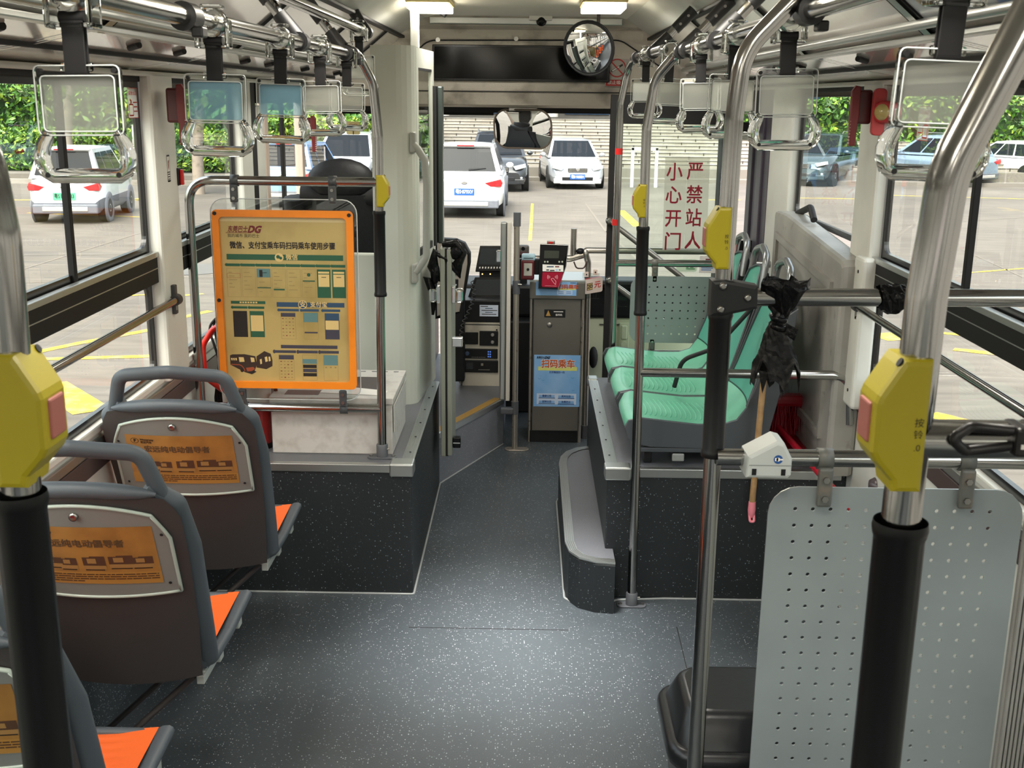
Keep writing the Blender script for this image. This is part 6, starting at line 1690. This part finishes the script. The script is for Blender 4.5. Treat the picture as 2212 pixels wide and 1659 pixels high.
p = P(376, 382, y=yl2 - .02); m = MB().box(p + V((-.006, 0, -.03)), p + V((.016, .03, .03)), BLACK, .003); m.box(p + V((.016, .012, -.028)), p + V((.026, .03, .024)), REDB, .002); tag(m.build('hook_block'), 'small black block with a red edge on the first left pillar', 'block')
# tan sticker on the windscreen
yS = 6.93
a, b = P(748, 262, y=yS), P(778, 291, y=yS); fS = lambda x, y, d=0: V((x, yS - d, y))
m = MB(); m.add([fS(x, y) for x, y in rr(a.x, b.z, b.x, a.z, .008, 3)], [tuple(range(16))], M('tan sticker', '#dcc98e', .5)); cx_, cz_ = (a.x + b.x) / 2, (a.z + b.z) / 2
h = [(cx_ + .026 * math.sin(q) ** 3, cz_ + .006 + .0016 * (13 * math.cos(q) - 5 * math.cos(2 * q) - 2 * math.cos(3 * q))) for q in [k * .2618 for k in range(25)]]
m.line(fS, h, .0025, BRICK, .0004); m.line(fS, [(cx_, b.z), (cx_, cz_ + .008)], .006, INK, .0005)
for s in (-1, 1): m.line(fS, [(cx_ + s * .008 + .006 * math.cos(k * .7), cz_ + .012 + .005 * math.sin(k * .7)) for k in range(10)], .0025, INK, .0006)
tag(m.build('tan_sticker'), 'small tan sticker with a heart shaped tree on the windscreen', 'sticker')
# route map panel in the right cove
a_, b_ = prof[2], prof[3]
fC = lambda y, k, d=0: V((XC + a_[0] + (b_[0] - a_[0]) * k - d * .6, y, a_[1] + (b_[1] - a_[1]) * k - d * .8))
m = MB(); AD = M('pale blue map sheet', '#cdd5da', .25, coat=.4)
m.add([fC(1.95, .18, .004), fC(2.40, .18, .004), fC(2.40, .85, .004), fC(1.95, .85, .004)], [(0, 1, 2, 3)], AD)
MAPI = M('map print', '#b5a88f', .5)
rnd = random.Random(4)
for k in range(26):
    y = 1.98 + rnd.random() * .38; q = .28 + rnd.random() * .5; w_, h_ = rnd.uniform(.01, .05), rnd.uniform(.01, .06)
    m.add([fC(y, q, .005), fC(y + w_, q, .005), fC(y + w_, q + h_, .005), fC(y, q + h_, .005)], [(0, 1, 2, 3)], MAPI)
m.add([fC(1.96, .19, .0052), fC(2.02, .19, .0052), fC(2.02, .26, .0052), fC(1.96, .26, .0052)], [(0, 1, 2, 3)], M('map blue', '#7c93b8', .5))
for (p0_, p1_) in (((1.945, .17), (2.405, .17)), ((1.945, .86), (2.405, .86)), ((1.945, .17), (1.945, .86)), ((2.405, .17), (2.405, .86))): m.tube([fC(*p0_, .004), fC(*p1_, .004)], .004, DARKM, 6)
tag(m.build('route_map'), 'pale blue route map sheet fixed in the right ceiling cove', 'map')

# added lamp, out of view, that throws a pool of light on the gangway
t = thing('ceiling_lamp', 'added unseen flat lamp lighting the middle of the gangway floor', 'lamp', (.05, 3.52, 2.245))
MB().box((-.09, 3.27, 2.225), (.19, 3.77, 2.246), M('lamp casing'), .008).build('casing', t)
MB().box((-.075, 3.285, 2.215), (.175, 3.755, 2.227), LAMP, .004).build('diffuser', t)
la = bpy.data.lights.new('lamp_light', 'AREA'); la.shape = 'RECTANGLE'; la.size = .22; la.size_y = .42; la.energy = 6.5; la.spread = R(38); la.color = (1, .98, .95)
lo = bpy.data.objects.new('lamp_light', la); COL.objects.link(lo); lo.location = (.06, 3.52, 2.213); lo.parent = t; lo.matrix_parent_inverse = Matrix.Translation(-t.location)
# steering wheel (seen in the mirrors)
t = thing('steering_wheel', 'black steering wheel in front of the driver chair', 'steering wheel', (-.82, 6.36, ZCAB))
MT = Matrix.Translation((-.82, 6.32, 1.0)) @ Matrix.Rotation(R(35), 4, 'X')
MB().tube([MT @ V((.215 * math.cos(k * .2618), .215 * math.sin(k * .2618), 0)) for k in range(24)], .014, BLACK, 10, closed=True).build('rim', t)
m = MB().lathe([(.001, .02), (.06, .015), (.07, -.02)], BLACK, MT, 16)
for a in (0, 120, 240): m.tube([MT @ V((0, 0, 0)), MT @ V((.21 * math.cos(R(a + 90)), .21 * math.sin(R(a + 90)), 0))], .012, BLACK, 8)
m.build('hub', t)
MB().tube([MT @ V((0, 0, -.02)), (-.82, 6.62, .60)], .03, BLACK, 12).build('column', t)
# ================================================================== OUTSIDE
def ground_mat():
    m = bpy.data.materials.new('pale concrete yard'); m.use_nodes = True
    nt = m.node_tree; n = nt.nodes; l = nt.links; b = n['Principled BSDF']
    tc = n.new('ShaderNodeTexCoord')
    n1 = n.new('ShaderNodeTexNoise'); n1.inputs['Scale'].default_value = .35; n1.inputs['Detail'].default_value = 8; l.new(tc.outputs['Object'], n1.inputs['Vector'])
    mp = n.new('ShaderNodeMapping'); mp.inputs['Scale'].default_value = (.6, 3.0, 1); l.new(tc.outputs['Object'], mp.inputs['Vector'])
    n2 = n.new('ShaderNodeTexNoise'); n2.inputs['Scale'].default_value = 2.2; n2.inputs['Detail'].default_value = 9; l.new(mp.outputs[0], n2.inputs['Vector'])
    ad = n.new('ShaderNodeMath'); ad.operation = 'ADD'; l.new(n1.outputs['Fac'], ad.inputs[0]); l.new(n2.outputs['Fac'], ad.inputs[1])
    mr = n.new('ShaderNodeMapRange'); mr.inputs['From Min'].default_value = .7; mr.inputs['From Max'].default_value = 1.35; l.new(ad.outputs[0], mr.inputs['Value'])
    mx = n.new('ShaderNodeMix'); mx.data_type = 'RGBA'; l.new(mr.outputs['Result'], mx.inputs['Factor']); mx.inputs['A'].default_value = lin('#544e47'); mx.inputs['B'].default_value = lin('#726a61')
    l.new(mx.outputs['Result'], b.inputs['Base Color']); b.inputs['Roughness'].default_value = .85
    return m
GND = ground_mat()
g = MB().add([(-90, -60, ZG), (90, -60, ZG), (90, 120, ZG), (-90, 120, ZG)], [(0, 1, 2, 3)], GND)
struct(g, 'ground')
LANE = M('yellow road paint', '#c9aa2c', .7, var=(6, '#96875a', .45, .62)); SEAM = M('dark slab joint', '#6f675e', .9)
m = MB(); fG = lambda x, y, d=0: V((x, y, ZG + .004 + d))
def gl(us, w, mt, d=0.0):
    pts = [P(u, v, z=ZG) for u, v in us]; m.line(fG, [(p.x, p.y) for p in pts], w, mt, d)
gl(((230, 640), (318, 620)), .12, LANE); gl(((60, 765), (170, 742), (325, 713)), .13, LANE); gl(((60, 777), (325, 770)), .13, LANE)
gl(((105, 830), (200, 890)), .34, LANE, .001); gl(((230, 640), (325, 637)), .08, LANE)
gl(((375, 690), (455, 672)), .12, LANE); gl(((375, 640), (440, 635)), .10, LANE); gl(((250, 440), (330, 425)), .3, LANE); gl(((0, 432), (330, 432)), .2, LANE); gl(((60, 460), (330, 470)), .12, LANE)
gl(((1150, 440), (1147, 490), (1145, 520)), .07, LANE); gl(((1340, 455), (1378, 490)), .22, LANE); gl(((1530, 432), (1600, 432)), .15, LANE)
gl(((2035, 720), (2212, 735)), .13, LANE); gl(((2060, 755), (2212, 772)), .16, LANE, .001); gl(((2010, 895), (2212, 945)), .22, LANE); gl(((1905, 720), (1950, 735)), .4, LANE)
gl(((1920, 422), (2212, 430)), .15, LANE); gl(((2085, 590), (2212, 580)), .08, LANE); gl(((1725, 428), (1860, 430)), .15, LANE)
struct(m, 'road_markings')
m = MB()
gl(((0, 597), (330, 495)), .05, SEAM); gl(((0, 612), (330, 605)), .05, SEAM); gl(((0, 553), (330, 550)), .04, SEAM); gl(((1265, 440), (1312, 505)), .05, SEAM); gl(((1310, 500), (1420, 600)), .05, SEAM)
gl(((2080, 540), (2212, 600)), .04, SEAM); gl(((1905, 490), (2212, 470)), .05, SEAM); gl(((375, 600), (460, 600)), .04, SEAM)
p = P(415, 582, z=ZG); m.add([(p.x + .6 * math.cos(k * .314), p.y + .6 * math.sin(k * .314), ZG + .006) for k in range(20)], [tuple(range(20))], M('cast iron cover', '#6d6a66', .6, .4))
struct(m, 'ground_joints')

# --- the wide flight of pale steps behind the parked cars, and the hall above it
STONE = M('pale stone step', '#99938a', .8, var=(1.2, '#857d72', .4, .7), dirt=(9, '#665e54', .6, .8)); SHAD = M('step joints and painted shadow line', '#37322c', .9)
m = MB()
Y0s = 39.5
for k in range(14):
    m.box((-9, Y0s + k * .55, ZG), (30, Y0s + (k + 1) * .55 + .05, ZG + .55 + .105 * k), STONE)
    m.box((-9, Y0s + k * .55 - .012, ZG + .55 + .105 * k - .028), (30, Y0s + k * .55 + .0, ZG + .55 + .105 * k - .012), SHAD)  # dark strip under each nosing: painted shadow line with debris
    for q in range(46): m.box((-26 + q * 1.22 + (k % 2) * .6, Y0s + k * .55 - .012, ZG + .55 + .105 * (k - 1)), (-26 + q * 1.22 + (k % 2) * .6 + .03, Y0s + k * .55, ZG + .55 + .105 * k), SHAD)
o = m.build('stone_steps'); o['kind'] = 'structure'; tag(o, 'wide flight of pale stone steps across the view ahead', 'steps')
m = MB().box((-40, 38.9, ZG), (34, 39.5, ZG + .42), M('kerb concrete', '#746e66', .85)); m.box((-40, 38.2, ZG), (34, 38.9, ZG + .12), M('kerb concrete')); struct(m, 'kerb')
t = thing('hall_building', 'grey hall with blue glass doors above the steps ahead', 'building', (4, 53, ZG))
GBW = M('grey facade', '#6a6560', .7); BLUEG = M('blue glass facade', '#35506e', .15)
m = MB().box((-14, 52, ZG), (16, 58, 10), GBW); m.build('facade', t)
for k in range(9): m = MB().box((-8 + k * 2.4, 51.9, 1.2), (-6.0 + k * 2.4, 52.02, 4.2), BLUEG); m.build('window', t)
for k in range(5): m = MB().cyl((-8.6 + k * 4.8, 50.4, 1.1), (-8.6 + k * 4.8, 50.4, 9), .26, M('pale column', '#cfc8c0', .6), 14); m.build('column', t)
m = MB().box((-14, 48, 5.2), (16, 53, 6.0), GBW); m.build('canopy_roof', t)
t = thing('office_building', 'dark grey building with window bands far behind the left hedge', 'building', (-24, 52, ZG))
m = MB().box((-60, 50, ZG), (-15, 60, 9), M('dark facade', '#505256', .6)); m.build('facade', t)
for k in range(5): m = MB().box((-58, 49.9, .9 + k * 1.5), (-16, 50.02, 1.7 + k * 1.5), M('facade glass', '#3e4b59', .15)); m.build('window', t)

# --- planting
LEAFS = [M('fresh leaf', '#62892b', .5), M('deep leaf', '#3f6b24', .55), M('yellow leaf', '#94ad3c', .5), M('dark leaf', '#2c4a1c', .6)]
def leafmass(mb, x0, x1, y0, y1, z0, z1, n, size, rnd, wts=(5, 4, 2, 2), top=None):
    for k in range(n):
        side = rnd.random()
        x = rnd.uniform(x0, x1); 
        zt = z1 + (top(x) if top else 0)
        if side < .62: y = y0 + rnd.uniform(-.15, .35); z = rnd.uniform(z0, zt)
        else: y = rnd.uniform(y0, y1); z = zt + rnd.uniform(-.25, .18)
        s = size * rnd.uniform(.6, 1.4)
        a = V((rnd.uniform(-1, 1), rnd.uniform(-1, 1), rnd.uniform(-1, 1))).normalized(); b = a.cross(V((rnd.uniform(-1, 1), rnd.uniform(-1, 1), rnd.uniform(-1, 1)))).normalized()
        c = V((x, y, z)); m_ = rnd.choices(LEAFS, wts)[0]
        mb.add([c - a * s, c + b * s * .45, c + a * s, c - b * s * .45], [(0, 1, 2, 3)], m_)
CORE = M('hedge core', '#22381a', .9)
def hedge(name, label, x0, x1, y0, depth, z1, n, size, seed, wts=(5, 4, 2, 2), z0=ZG, wave=.0):
    rnd = random.Random(seed); mb = MB()
    top = (lambda x: wave * (math.sin(x * 1.7 + seed) + .6 * math.sin(x * .63 + 2 * seed))) if wave else None
    nx = max(2, int((x1 - x0) / .8))
    for k in range(nx):
        a, b = x0 + (x1 - x0) * k / nx, x0 + (x1 - x0) * (k + 1) / nx
        mb.box((a, y0 + .15, z0), (b + .01, y0 + depth, z1 - .12 + (top((a + b) / 2) if top else 0)), CORE)
    leafmass(mb, x0, x1, y0, y0 + depth, z0 + .05, z1, n, size, rnd, wts, top)
    o = mb.build(name); tag(o, label, 'hedge'); return o
hedge('hedge', 'clipped bright green hedge behind the white car on the left', -24, -9.6, 36.5, 1.6, .55, 15000, .095, 1, (6, 3, 3, 1), ZG + .25)
hedge('hedge', 'tall leafy hedge with ragged top behind the clipped one on the left', -27, -10.8, 39, 3, 2.15, 13000, .13, 2, (5, 5, 2, 3), wave=.25)
hedge('hedge', 'yellow green hedge behind the silver car seen past the driver seat', -9.2, -3.6, 36.5, 1.4, 1.05, 8000, .09, 3, (6, 2, 6, 1), wave=.1)
hedge('hedge', 'dark leafy bushes above the yellow green hedge past the driver seat', -10.3, -3.4, 40, 2, 2.6, 4500, .2, 4, (3, 6, 1, 4), wave=.2)
hedge('hedge', 'dense green hedge behind the cars on the right', 7.2, 28, 43.5, 3.0, 2.05, 15000, .13, 5, (5, 5, 2, 3), wave=.2)
m = MB().box((-26, 35.2, ZG), (-8.5, 36.3, ZG + .25), M('kerb concrete')); m.box((-26, 34.4, ZG), (-8.5, 34.6, ZG + .14), M('pale stone step')); m.box((-26, 34.6, ZG), (-8.5, 35.2, ZG + .12), M('brown verge', '#5f5648', .9)); struct(m, 'kerb_strip')
def trunk(label, u, v0, v1, y, r, col, name='tree'):
    p, q = P(u, v0, y=y), P(u, v1, y=y)
    t = thing(name, label, 'tree' if name == 'tree' else 'pole', (q.x, y, ZG))
    MB().tube([(q.x, y, ZG), (q.x + .02, y, (ZG + p.z) / 2), (p.x, y, p.z)], [r, r * .9, r * .8], M('pale bark ' + col, col, .8, dirt=(5, '#6d6254', .5, .8)), 10).build('trunk', t)
    if name == 'tree':
        rnd = random.Random(int(u)); mb = MB()
        for k in range(900):
            c = V((rnd.gauss(0, .9), rnd.gauss(0, .6), rnd.gauss(0, .6))); s = .16 * rnd.uniform(.6, 1.5); a = V((rnd.uniform(-1, 1), rnd.uniform(-1, 1), rnd.uniform(-1, 1))).normalized(); b = a.cross(V((.3, .2, .9))).normalized()
            c += V((p.x, y, p.z + .5)); mb.add([c - a * s, c + b * s * .45, c + a * s, c - b * s * .45], [(0, 1, 2, 3)], rnd.choices(LEAFS, (5, 4, 1, 3))[0])
        mb.build('crown', t)
    return t
trunk('pale tree trunk behind the divider of the left window', 152, 175, 400, 33.8, .17, '#a2988b')
trunk('pale slim tree trunk behind the second left window', 433, 215, 470, 31.5, .17, '#a09283')
trunk('thin white stake in the left hedge', 286, 270, 310, 36.2, .03, '#e4dfd6', 'stake')

# --- cars
CARGLASS = M('car glass', '#15191e', .08, spec=.14); TYRE = M('tyre rubber', '#161616', .75); RIM = M('alloy rim', '#b3b5b8', .3, .8); LAMPR = M('red tail lamp', '#b5151c', .2, coat=.6); LAMPW = M('clear headlamp', '#dfe3e6', .12, .3, coat=.6)
def car(label, x, y, yaw, kind, paint, plate=None, face='rear', lower=None, clad=None, platecol=('#1f57b5', '#ffffff'), grp=None):
    """local: length along +y (nose), width along x, ground at z = 0"""
    t = thing('car', label, 'car', (0, 0, 0), grp)
    S = dict(suv=dict(L=4.45, Wd=1.84, H=1.68, belt=1.02, hood=1.05, c0=.06, c1=.30, w0=.66, w1=.47, clr=.24, r=.35), sedan=dict(L=4.55, Wd=1.76, H=1.47, belt=.93, hood=.93, c0=.13, c1=.34, w0=.70, w1=.52, clr=.18, r=.32), mini=dict(L=3.2, Wd=1.56, H=1.60, belt=.98, hood=1.0, c0=.03, c1=.16, w0=.76, w1=.60, clr=.22, r=.30))[kind]
    L, Wd, H_, belt, hood = S['L'], S['Wd'], S['H'], S['belt'], S['hood']
    low = lower or paint
    st = [0, .015, .06, .14, .3, .5, .68, .80, .92, .975, 1.0]
    zt = [belt * .78, belt * .93, belt, belt, belt * .985, belt * .98, belt * .98, hood * .96, hood * .86, hood * .72, hood * .55]
    wd = [.80, .90, .965, 1, 1, 1, 1, .99, .95, .86, .70]
    ring_ = [(-.84, 0), (-.97, .12), (-1, .42), (-.985, .72), (-.93, .93), (-.78, 1.0), (0, 1.02), (.78, 1.0), (.93, .93), (.985, .72), (1, .42), (.97, .12), (.84, 0)]
    zb = S['clr']
    vs_ = []
    for s_, z_, w_ in zip(st, zt, wd):
        for (a, b) in ring_: vs_.append((a * Wd / 2 * w_, (s_ - .5) * L, zb + (z_ - zb) * b))
    nr = len(ring_); fs = [(i * nr + k, i * nr + k + 1, (i + 1) * nr + k + 1, (i + 1) * nr + k) for i in range(len(st) - 1) for k in range(nr - 1)]
    low_f = [f for i, f in enumerate(fs) if i % (nr - 1) in (0, 1, 10, 11)]; up_f = [f for i, f in enumerate(fs) if i % (nr - 1) not in (0, 1, 10, 11)]
    m = MB().add(vs_, up_f, paint, True); m.add(vs_, low_f, clad or paint, True)
    for e, fl in ((vs_[:nr], 1), (vs_[-nr:], -1)): m.add(e, [(2, 3, 4, 5, 6, 7, 8, 9, 10)[::fl]], paint); m.add(e, [(0, 1, 2, 10, 11, 12)[::fl]], clad or paint)
    m.build('body', t)
    # cabin
    yr, yr2, yf, yf2 = (S['c0'] - .5) * L, (S['c1'] * .75 - .5) * L, (S['w0'] + .02 - .5) * L, (S['w1'] - .5) * L
    if kind != 'sedan': yr2 = (S['c0'] + .075 - .5) * L
    hb, ht = Wd / 2 * .93, Wd / 2 * .70; zb2 = belt * .97
    base = [(-hb, yr, zb2), (hb, yr, zb2), (hb, yf, zb2), (-hb, yf, zb2)]; topc = [(-ht, yr2, H_ - .04), (ht, yr2, H_ - .04), (ht, yf2, H_ - .04), (-ht, yf2, H_ - .04)]
    def q(a, b, c, d, u, v): 
        a, b, c, d = V(a), V(b), V(c), V(d); return (a * (1 - u) + b * u) * (1 - v) + (d * (1 - u) + c * u) * v
    m = MB().add(base + topc, [(0, 1, 5, 4), (1, 2, 6, 5), (2, 3, 7, 6), (3, 0, 4, 7)], paint)
    m.grid(lambda u, v: V(((2 * u - 1) * ht * 1.01, yr2 - .02 + (yf2 - yr2 + .04) * v, H_ - .045 + .045 * (1 - (2 * u - 1) ** 4) * (1 - (2 * v - 1) ** 4))), 8, 8, paint); m.build('roof', t)
    def pane(name, a, b, c, d, u0, u1, v0, v1, off):
        off = V(off); MB().add([q(a, b, c, d, u0, v0) + off, q(a, b, c, d, u1, v0) + off, q(a, b, c, d, u1, v1) + off, q(a, b, c, d, u0, v1) + off], [(0, 1, 2, 3)], CARGLASS).build(name, t)
    pane('rear_window', base[0], base[1], topc[1], topc[0], .07, .93, .10, .90, (0, -.012, .01))
    pane('windscreen', base[3], base[2], topc[2], topc[3], .06, .94, .06, .94, (0, .012, .01))
    for (a, b, c, d, s) in ((base[1], base[2], topc[2], topc[1], 1), (base[0], base[3], topc[3], topc[0], -1)):
        for (u0, u1) in ((.07, .30), (.33, .62), (.65, .93)): pane('side_window', a, b, c, d, u0, u1, .12, .86, (s * .012, 0, .004))
    for sx in (-1, 1):
        for yw in (.18, .815):
            c = V((sx * (Wd / 2 - .10), (yw - .5) * L, S['r']))
            mt = Matrix.Translation(c) @ Matrix.Rotation(R(90), 4, 'Y')
            w = MB().lathe([(S['r'] * .62, -.11), (S['r'] * .97, -.10), (S['r'], -.06), (S['r'], .06), (S['r'] * .97, .10), (S['r'] * .62, .11)], TYRE, mt, 24).build('wheel', t)
            MB().lathe([(.001, .10 * sx), (S['r'] * .25, .112 * sx), (S['r'] * .60, .095 * sx)], RIM, mt, 10, False).build('rim', w)
        MB().ball((sx * (Wd / 2 + .07), (S['w0'] - .05 - .5) * L, belt + .06), (.10, .06, .07), paint, None, 10).build('side_mirror', t)
        for yw in (.18, .815): MB().lathe([(S['r'] * 1.14, -.02), (S['r'] * 1.14, .02), (S['r'] * .9, .02)], low if low is not paint else TYRE, Matrix.Translation((sx * Wd / 2 * .985, (yw - .5) * L, S['r'] * 1.02)) @ Matrix.Rotation(R(90), 4, 'Y'), 20).build('wheel_arch', t)
    yb_ = -.5 * L
    tl = [(.25, .80), (.45, .89), (.478, .80), (.46, .72), (.33, .72)]
    for sx in (-1, 1):
        mm = MB().prism([(sx * a * Wd, b * belt) for a, b in tl], yb_ - .012, yb_ + .16, LAMPR, Matrix(((1, 0, 0, 0), (0, 0, 1, 0), (0, 1, 0, 0), (0, 0, 0, 1))), .01); mm.build('tail_lamp', t)
        hl = [(.24, .72), (.44, .80), (.45, .70), (.28, .62)]
        mm = MB().prism([(sx * a * Wd, b * hood) for a, b in hl], L * .5 - .22, L * .5 + .0, LAMPW, Matrix(((1, 0, 0, 0), (0, 0, 1, 0), (0, 1, 0, 0), (0, 0, 0, 1))), .01); mm.build('headlamp', t)
        MB().ball((sx * .36 * Wd, L * .5 - .06, hood * .40), (.07, .05, .05), LAMPW, None, 10).build('fog_lamp', t)
    GR = M('car lower grey', '#55595f', .5)
    m = MB().box((-Wd * .43, yb_ - .03, zb), (Wd * .43, yb_ + .25, zb + .20), low if low is not paint else GR, .03); m.box((-Wd * .30, yb_ - .045, zb + .05), (Wd * .30, yb_, zb + .15), M('skid plate', '#b9b6b0', .4, .3), .015); m.build('rear_bumper', t)
    m = MB().box((-Wd * .42, L * .5 - .16, zb), (Wd * .42, L * .5 + .005, zb + .16), low if low is not paint else paint, .03); m.box((-Wd * .27, L * .5 - .04, zb + .10), (Wd * .27, L * .5 + .012, zb + .20), BLACK, .01); m.build('front_bumper', t)
    m = MB().box((-Wd * .17, L * .5 - .06, hood * .56), (Wd * .17, L * .5 + .01, hood * .70), BLACK, .015)
    for k in range(3): m.box((-Wd * .16, L * .5 + .008, hood * (.58 + .04 * k)), (Wd * .16, L * .5 + .018, hood * (.595 + .04 * k)), CHROMED)
    m.lathe([(.055, 0), (.055, .012), (.04, .012)], CHROMED, Matrix.Translation((0, L * .5 + .012, hood * .66)) @ Matrix.Rotation(R(-90), 4, 'X'), 16); m.build('grille', t)
    m = MB().lathe([(.06, 0), (.06, .01), (.04, .01)], CHROMED, Matrix.Translation((0, yb_ - .002, belt * .80)) @ Matrix.Rotation(R(90), 4, 'X') @ Matrix.Diagonal((1.2, .7, 1, 1)), 16); m.build('badge', t)
    if kind == 'suv':
        for sx in (-1, 1): MB().tube(arc_path([(sx * ht * .96, yr2 + .15, H_ - .02), (sx * ht * .96, yr2 + .25, H_ + .05), (sx * ht * .96, yf2 - .2, H_ + .05), (sx * ht * .96, yf2 - .1, H_ - .02)], .05), .018, SILVER, 8).build('roof_rail', t)
    if kind != 'sedan':
        m = MB().box((-ht * .98, yr2 - .10, H_ - .07), (ht * .98, yr2 + .1, H_ - .02), paint, .02); m.box((-.2, yr2 - .115, H_ - .065), (.2, yr2 - .09, H_ - .035), LAMPR, .005); m.build('spoiler', t)
        p0 = q(base[0], base[1], topc[1], topc[0], .55, .16) + V((0, -.03, 0)); p1 = q(base[0], base[1], topc[1], topc[0], .80, .22) + V((0, -.03, 0)); MB().tube([p0, p1], [.025, .01], BLACK, 8).build('wiper', t)
    if plate:
        yy = yb_ - .022 if face == 'rear' else L * .5 + .024
        zz = belt * .60 if face == 'rear' else zb + .21
        if kind == 'suv' and face == 'rear': zz = belt * .60
        sgn = 1 if face == 'rear' else -1
        ff = lambda a, b, d=0: V((a * sgn, yy - sgn * d, zz + b))
        PC = M('plate ' + platecol[0], platecol[0], .4); PT = M('plate ink ' + platecol[1], platecol[1], .5)
        m = MB().add([ff(a, b) for a, b in rrect(.46, .15, .015)], [tuple(range(24))], PC); m.box((-.23, yy + (.001 if sgn > 0 else -.02), zz - .075), (.23, yy + (.02 if sgn > 0 else -.001), zz + .075), PC)
        m.text(ff, 0, 0, plate, .115, PT, .004, .002, .40); m.build('number_plate', t)
    t.location = (x, y, ZG); t.rotation_euler = (0, 0, R(yaw))
    return t
CW = M('white car paint', '#e9eaec', .25, coat=.8); CS = M('silver car paint', '#c3c6cb', .3, .5, coat=.6); CBK = M('black car paint', '#1d2026', .2, coat=.8); CBL = M('blue car paint', '#7fa6d8', .25, coat=.8); CTE = M('dark teal car paint', '#33474c', .22, .3, coat=.8); CGR = M('grey car cladding', '#6b6e76', .5)
def place(u, v): p = P(u, v, z=ZG); return p.x, p.y
x, y = place(118, 486); car('small white car with grey lower body and green number plate outside the left window', x, y + 1.75, 7, 'mini', CW, '粤S DA9983', 'rear', CGR, CGR, ('#59c98a', '#14382a'))
x, y = place(1003, 472); car('white car seen from behind with red tail lamps straight ahead', x, y + 2.2, 0, 'suv', CW, '粤S·879XV', 'rear', CGR)
x, y = place(1236, 410); car('silver saloon car facing us in front of the steps', x, y + 2.3, 184, 'sedan', CS, '粤S·9603H', 'front')
x, y = place(1070, 416); car('dark car facing us, half hidden behind the white car ahead', x, y + 2.3, 182, 'suv', CBK, None, 'front')
x, y = place(728, 424); car('silver car facing us beyond the driver seat', x, y + 2.2, 180, 'suv', CS, None, 'front')
x, y = place(615, 455); car('pale blue car partly hidden by the driver window sash', x, y + 2.2, -6, 'mini', CBL, None, 'rear')
x, y = place(1795, 402); car('dark teal car outside the right window behind the mirrored lettering', x, y + 1.6, 150, 'suv', CTE, None, 'front')
x, y = place(2035, 402); car('silver blue car behind the nearest right hanging handle', x, y + 1.6, 36, 'suv', M('silver blue car paint', '#7f93a6', .25, .4, coat=.7), None, 'rear')
x, y = place(2140, 403); car('white saloon car with an orange tail lamp at the far right', x + 1.6, y + 2.6, 28, 'sedan', CW, None, 'rear')
# white barrier board
p = P(1390, 405, z=ZG); t = thing('barrier', 'white frame standing before the steps seen through the door glass', 'barrier', (p.x, p.y, ZG))
for s in (-1, 1): MB().box((p.x + s * .38 - .05, p.y - .03, ZG), (p.x + s * .38 + .05, p.y + .03, ZG + 1.25), WHITE, .01).build('leg', t)
MB().box((p.x - .43, p.y - .03, ZG + 1.15), (p.x + .43, p.y + .03, ZG + 1.25), WHITE, .01).build('top_bar', t)
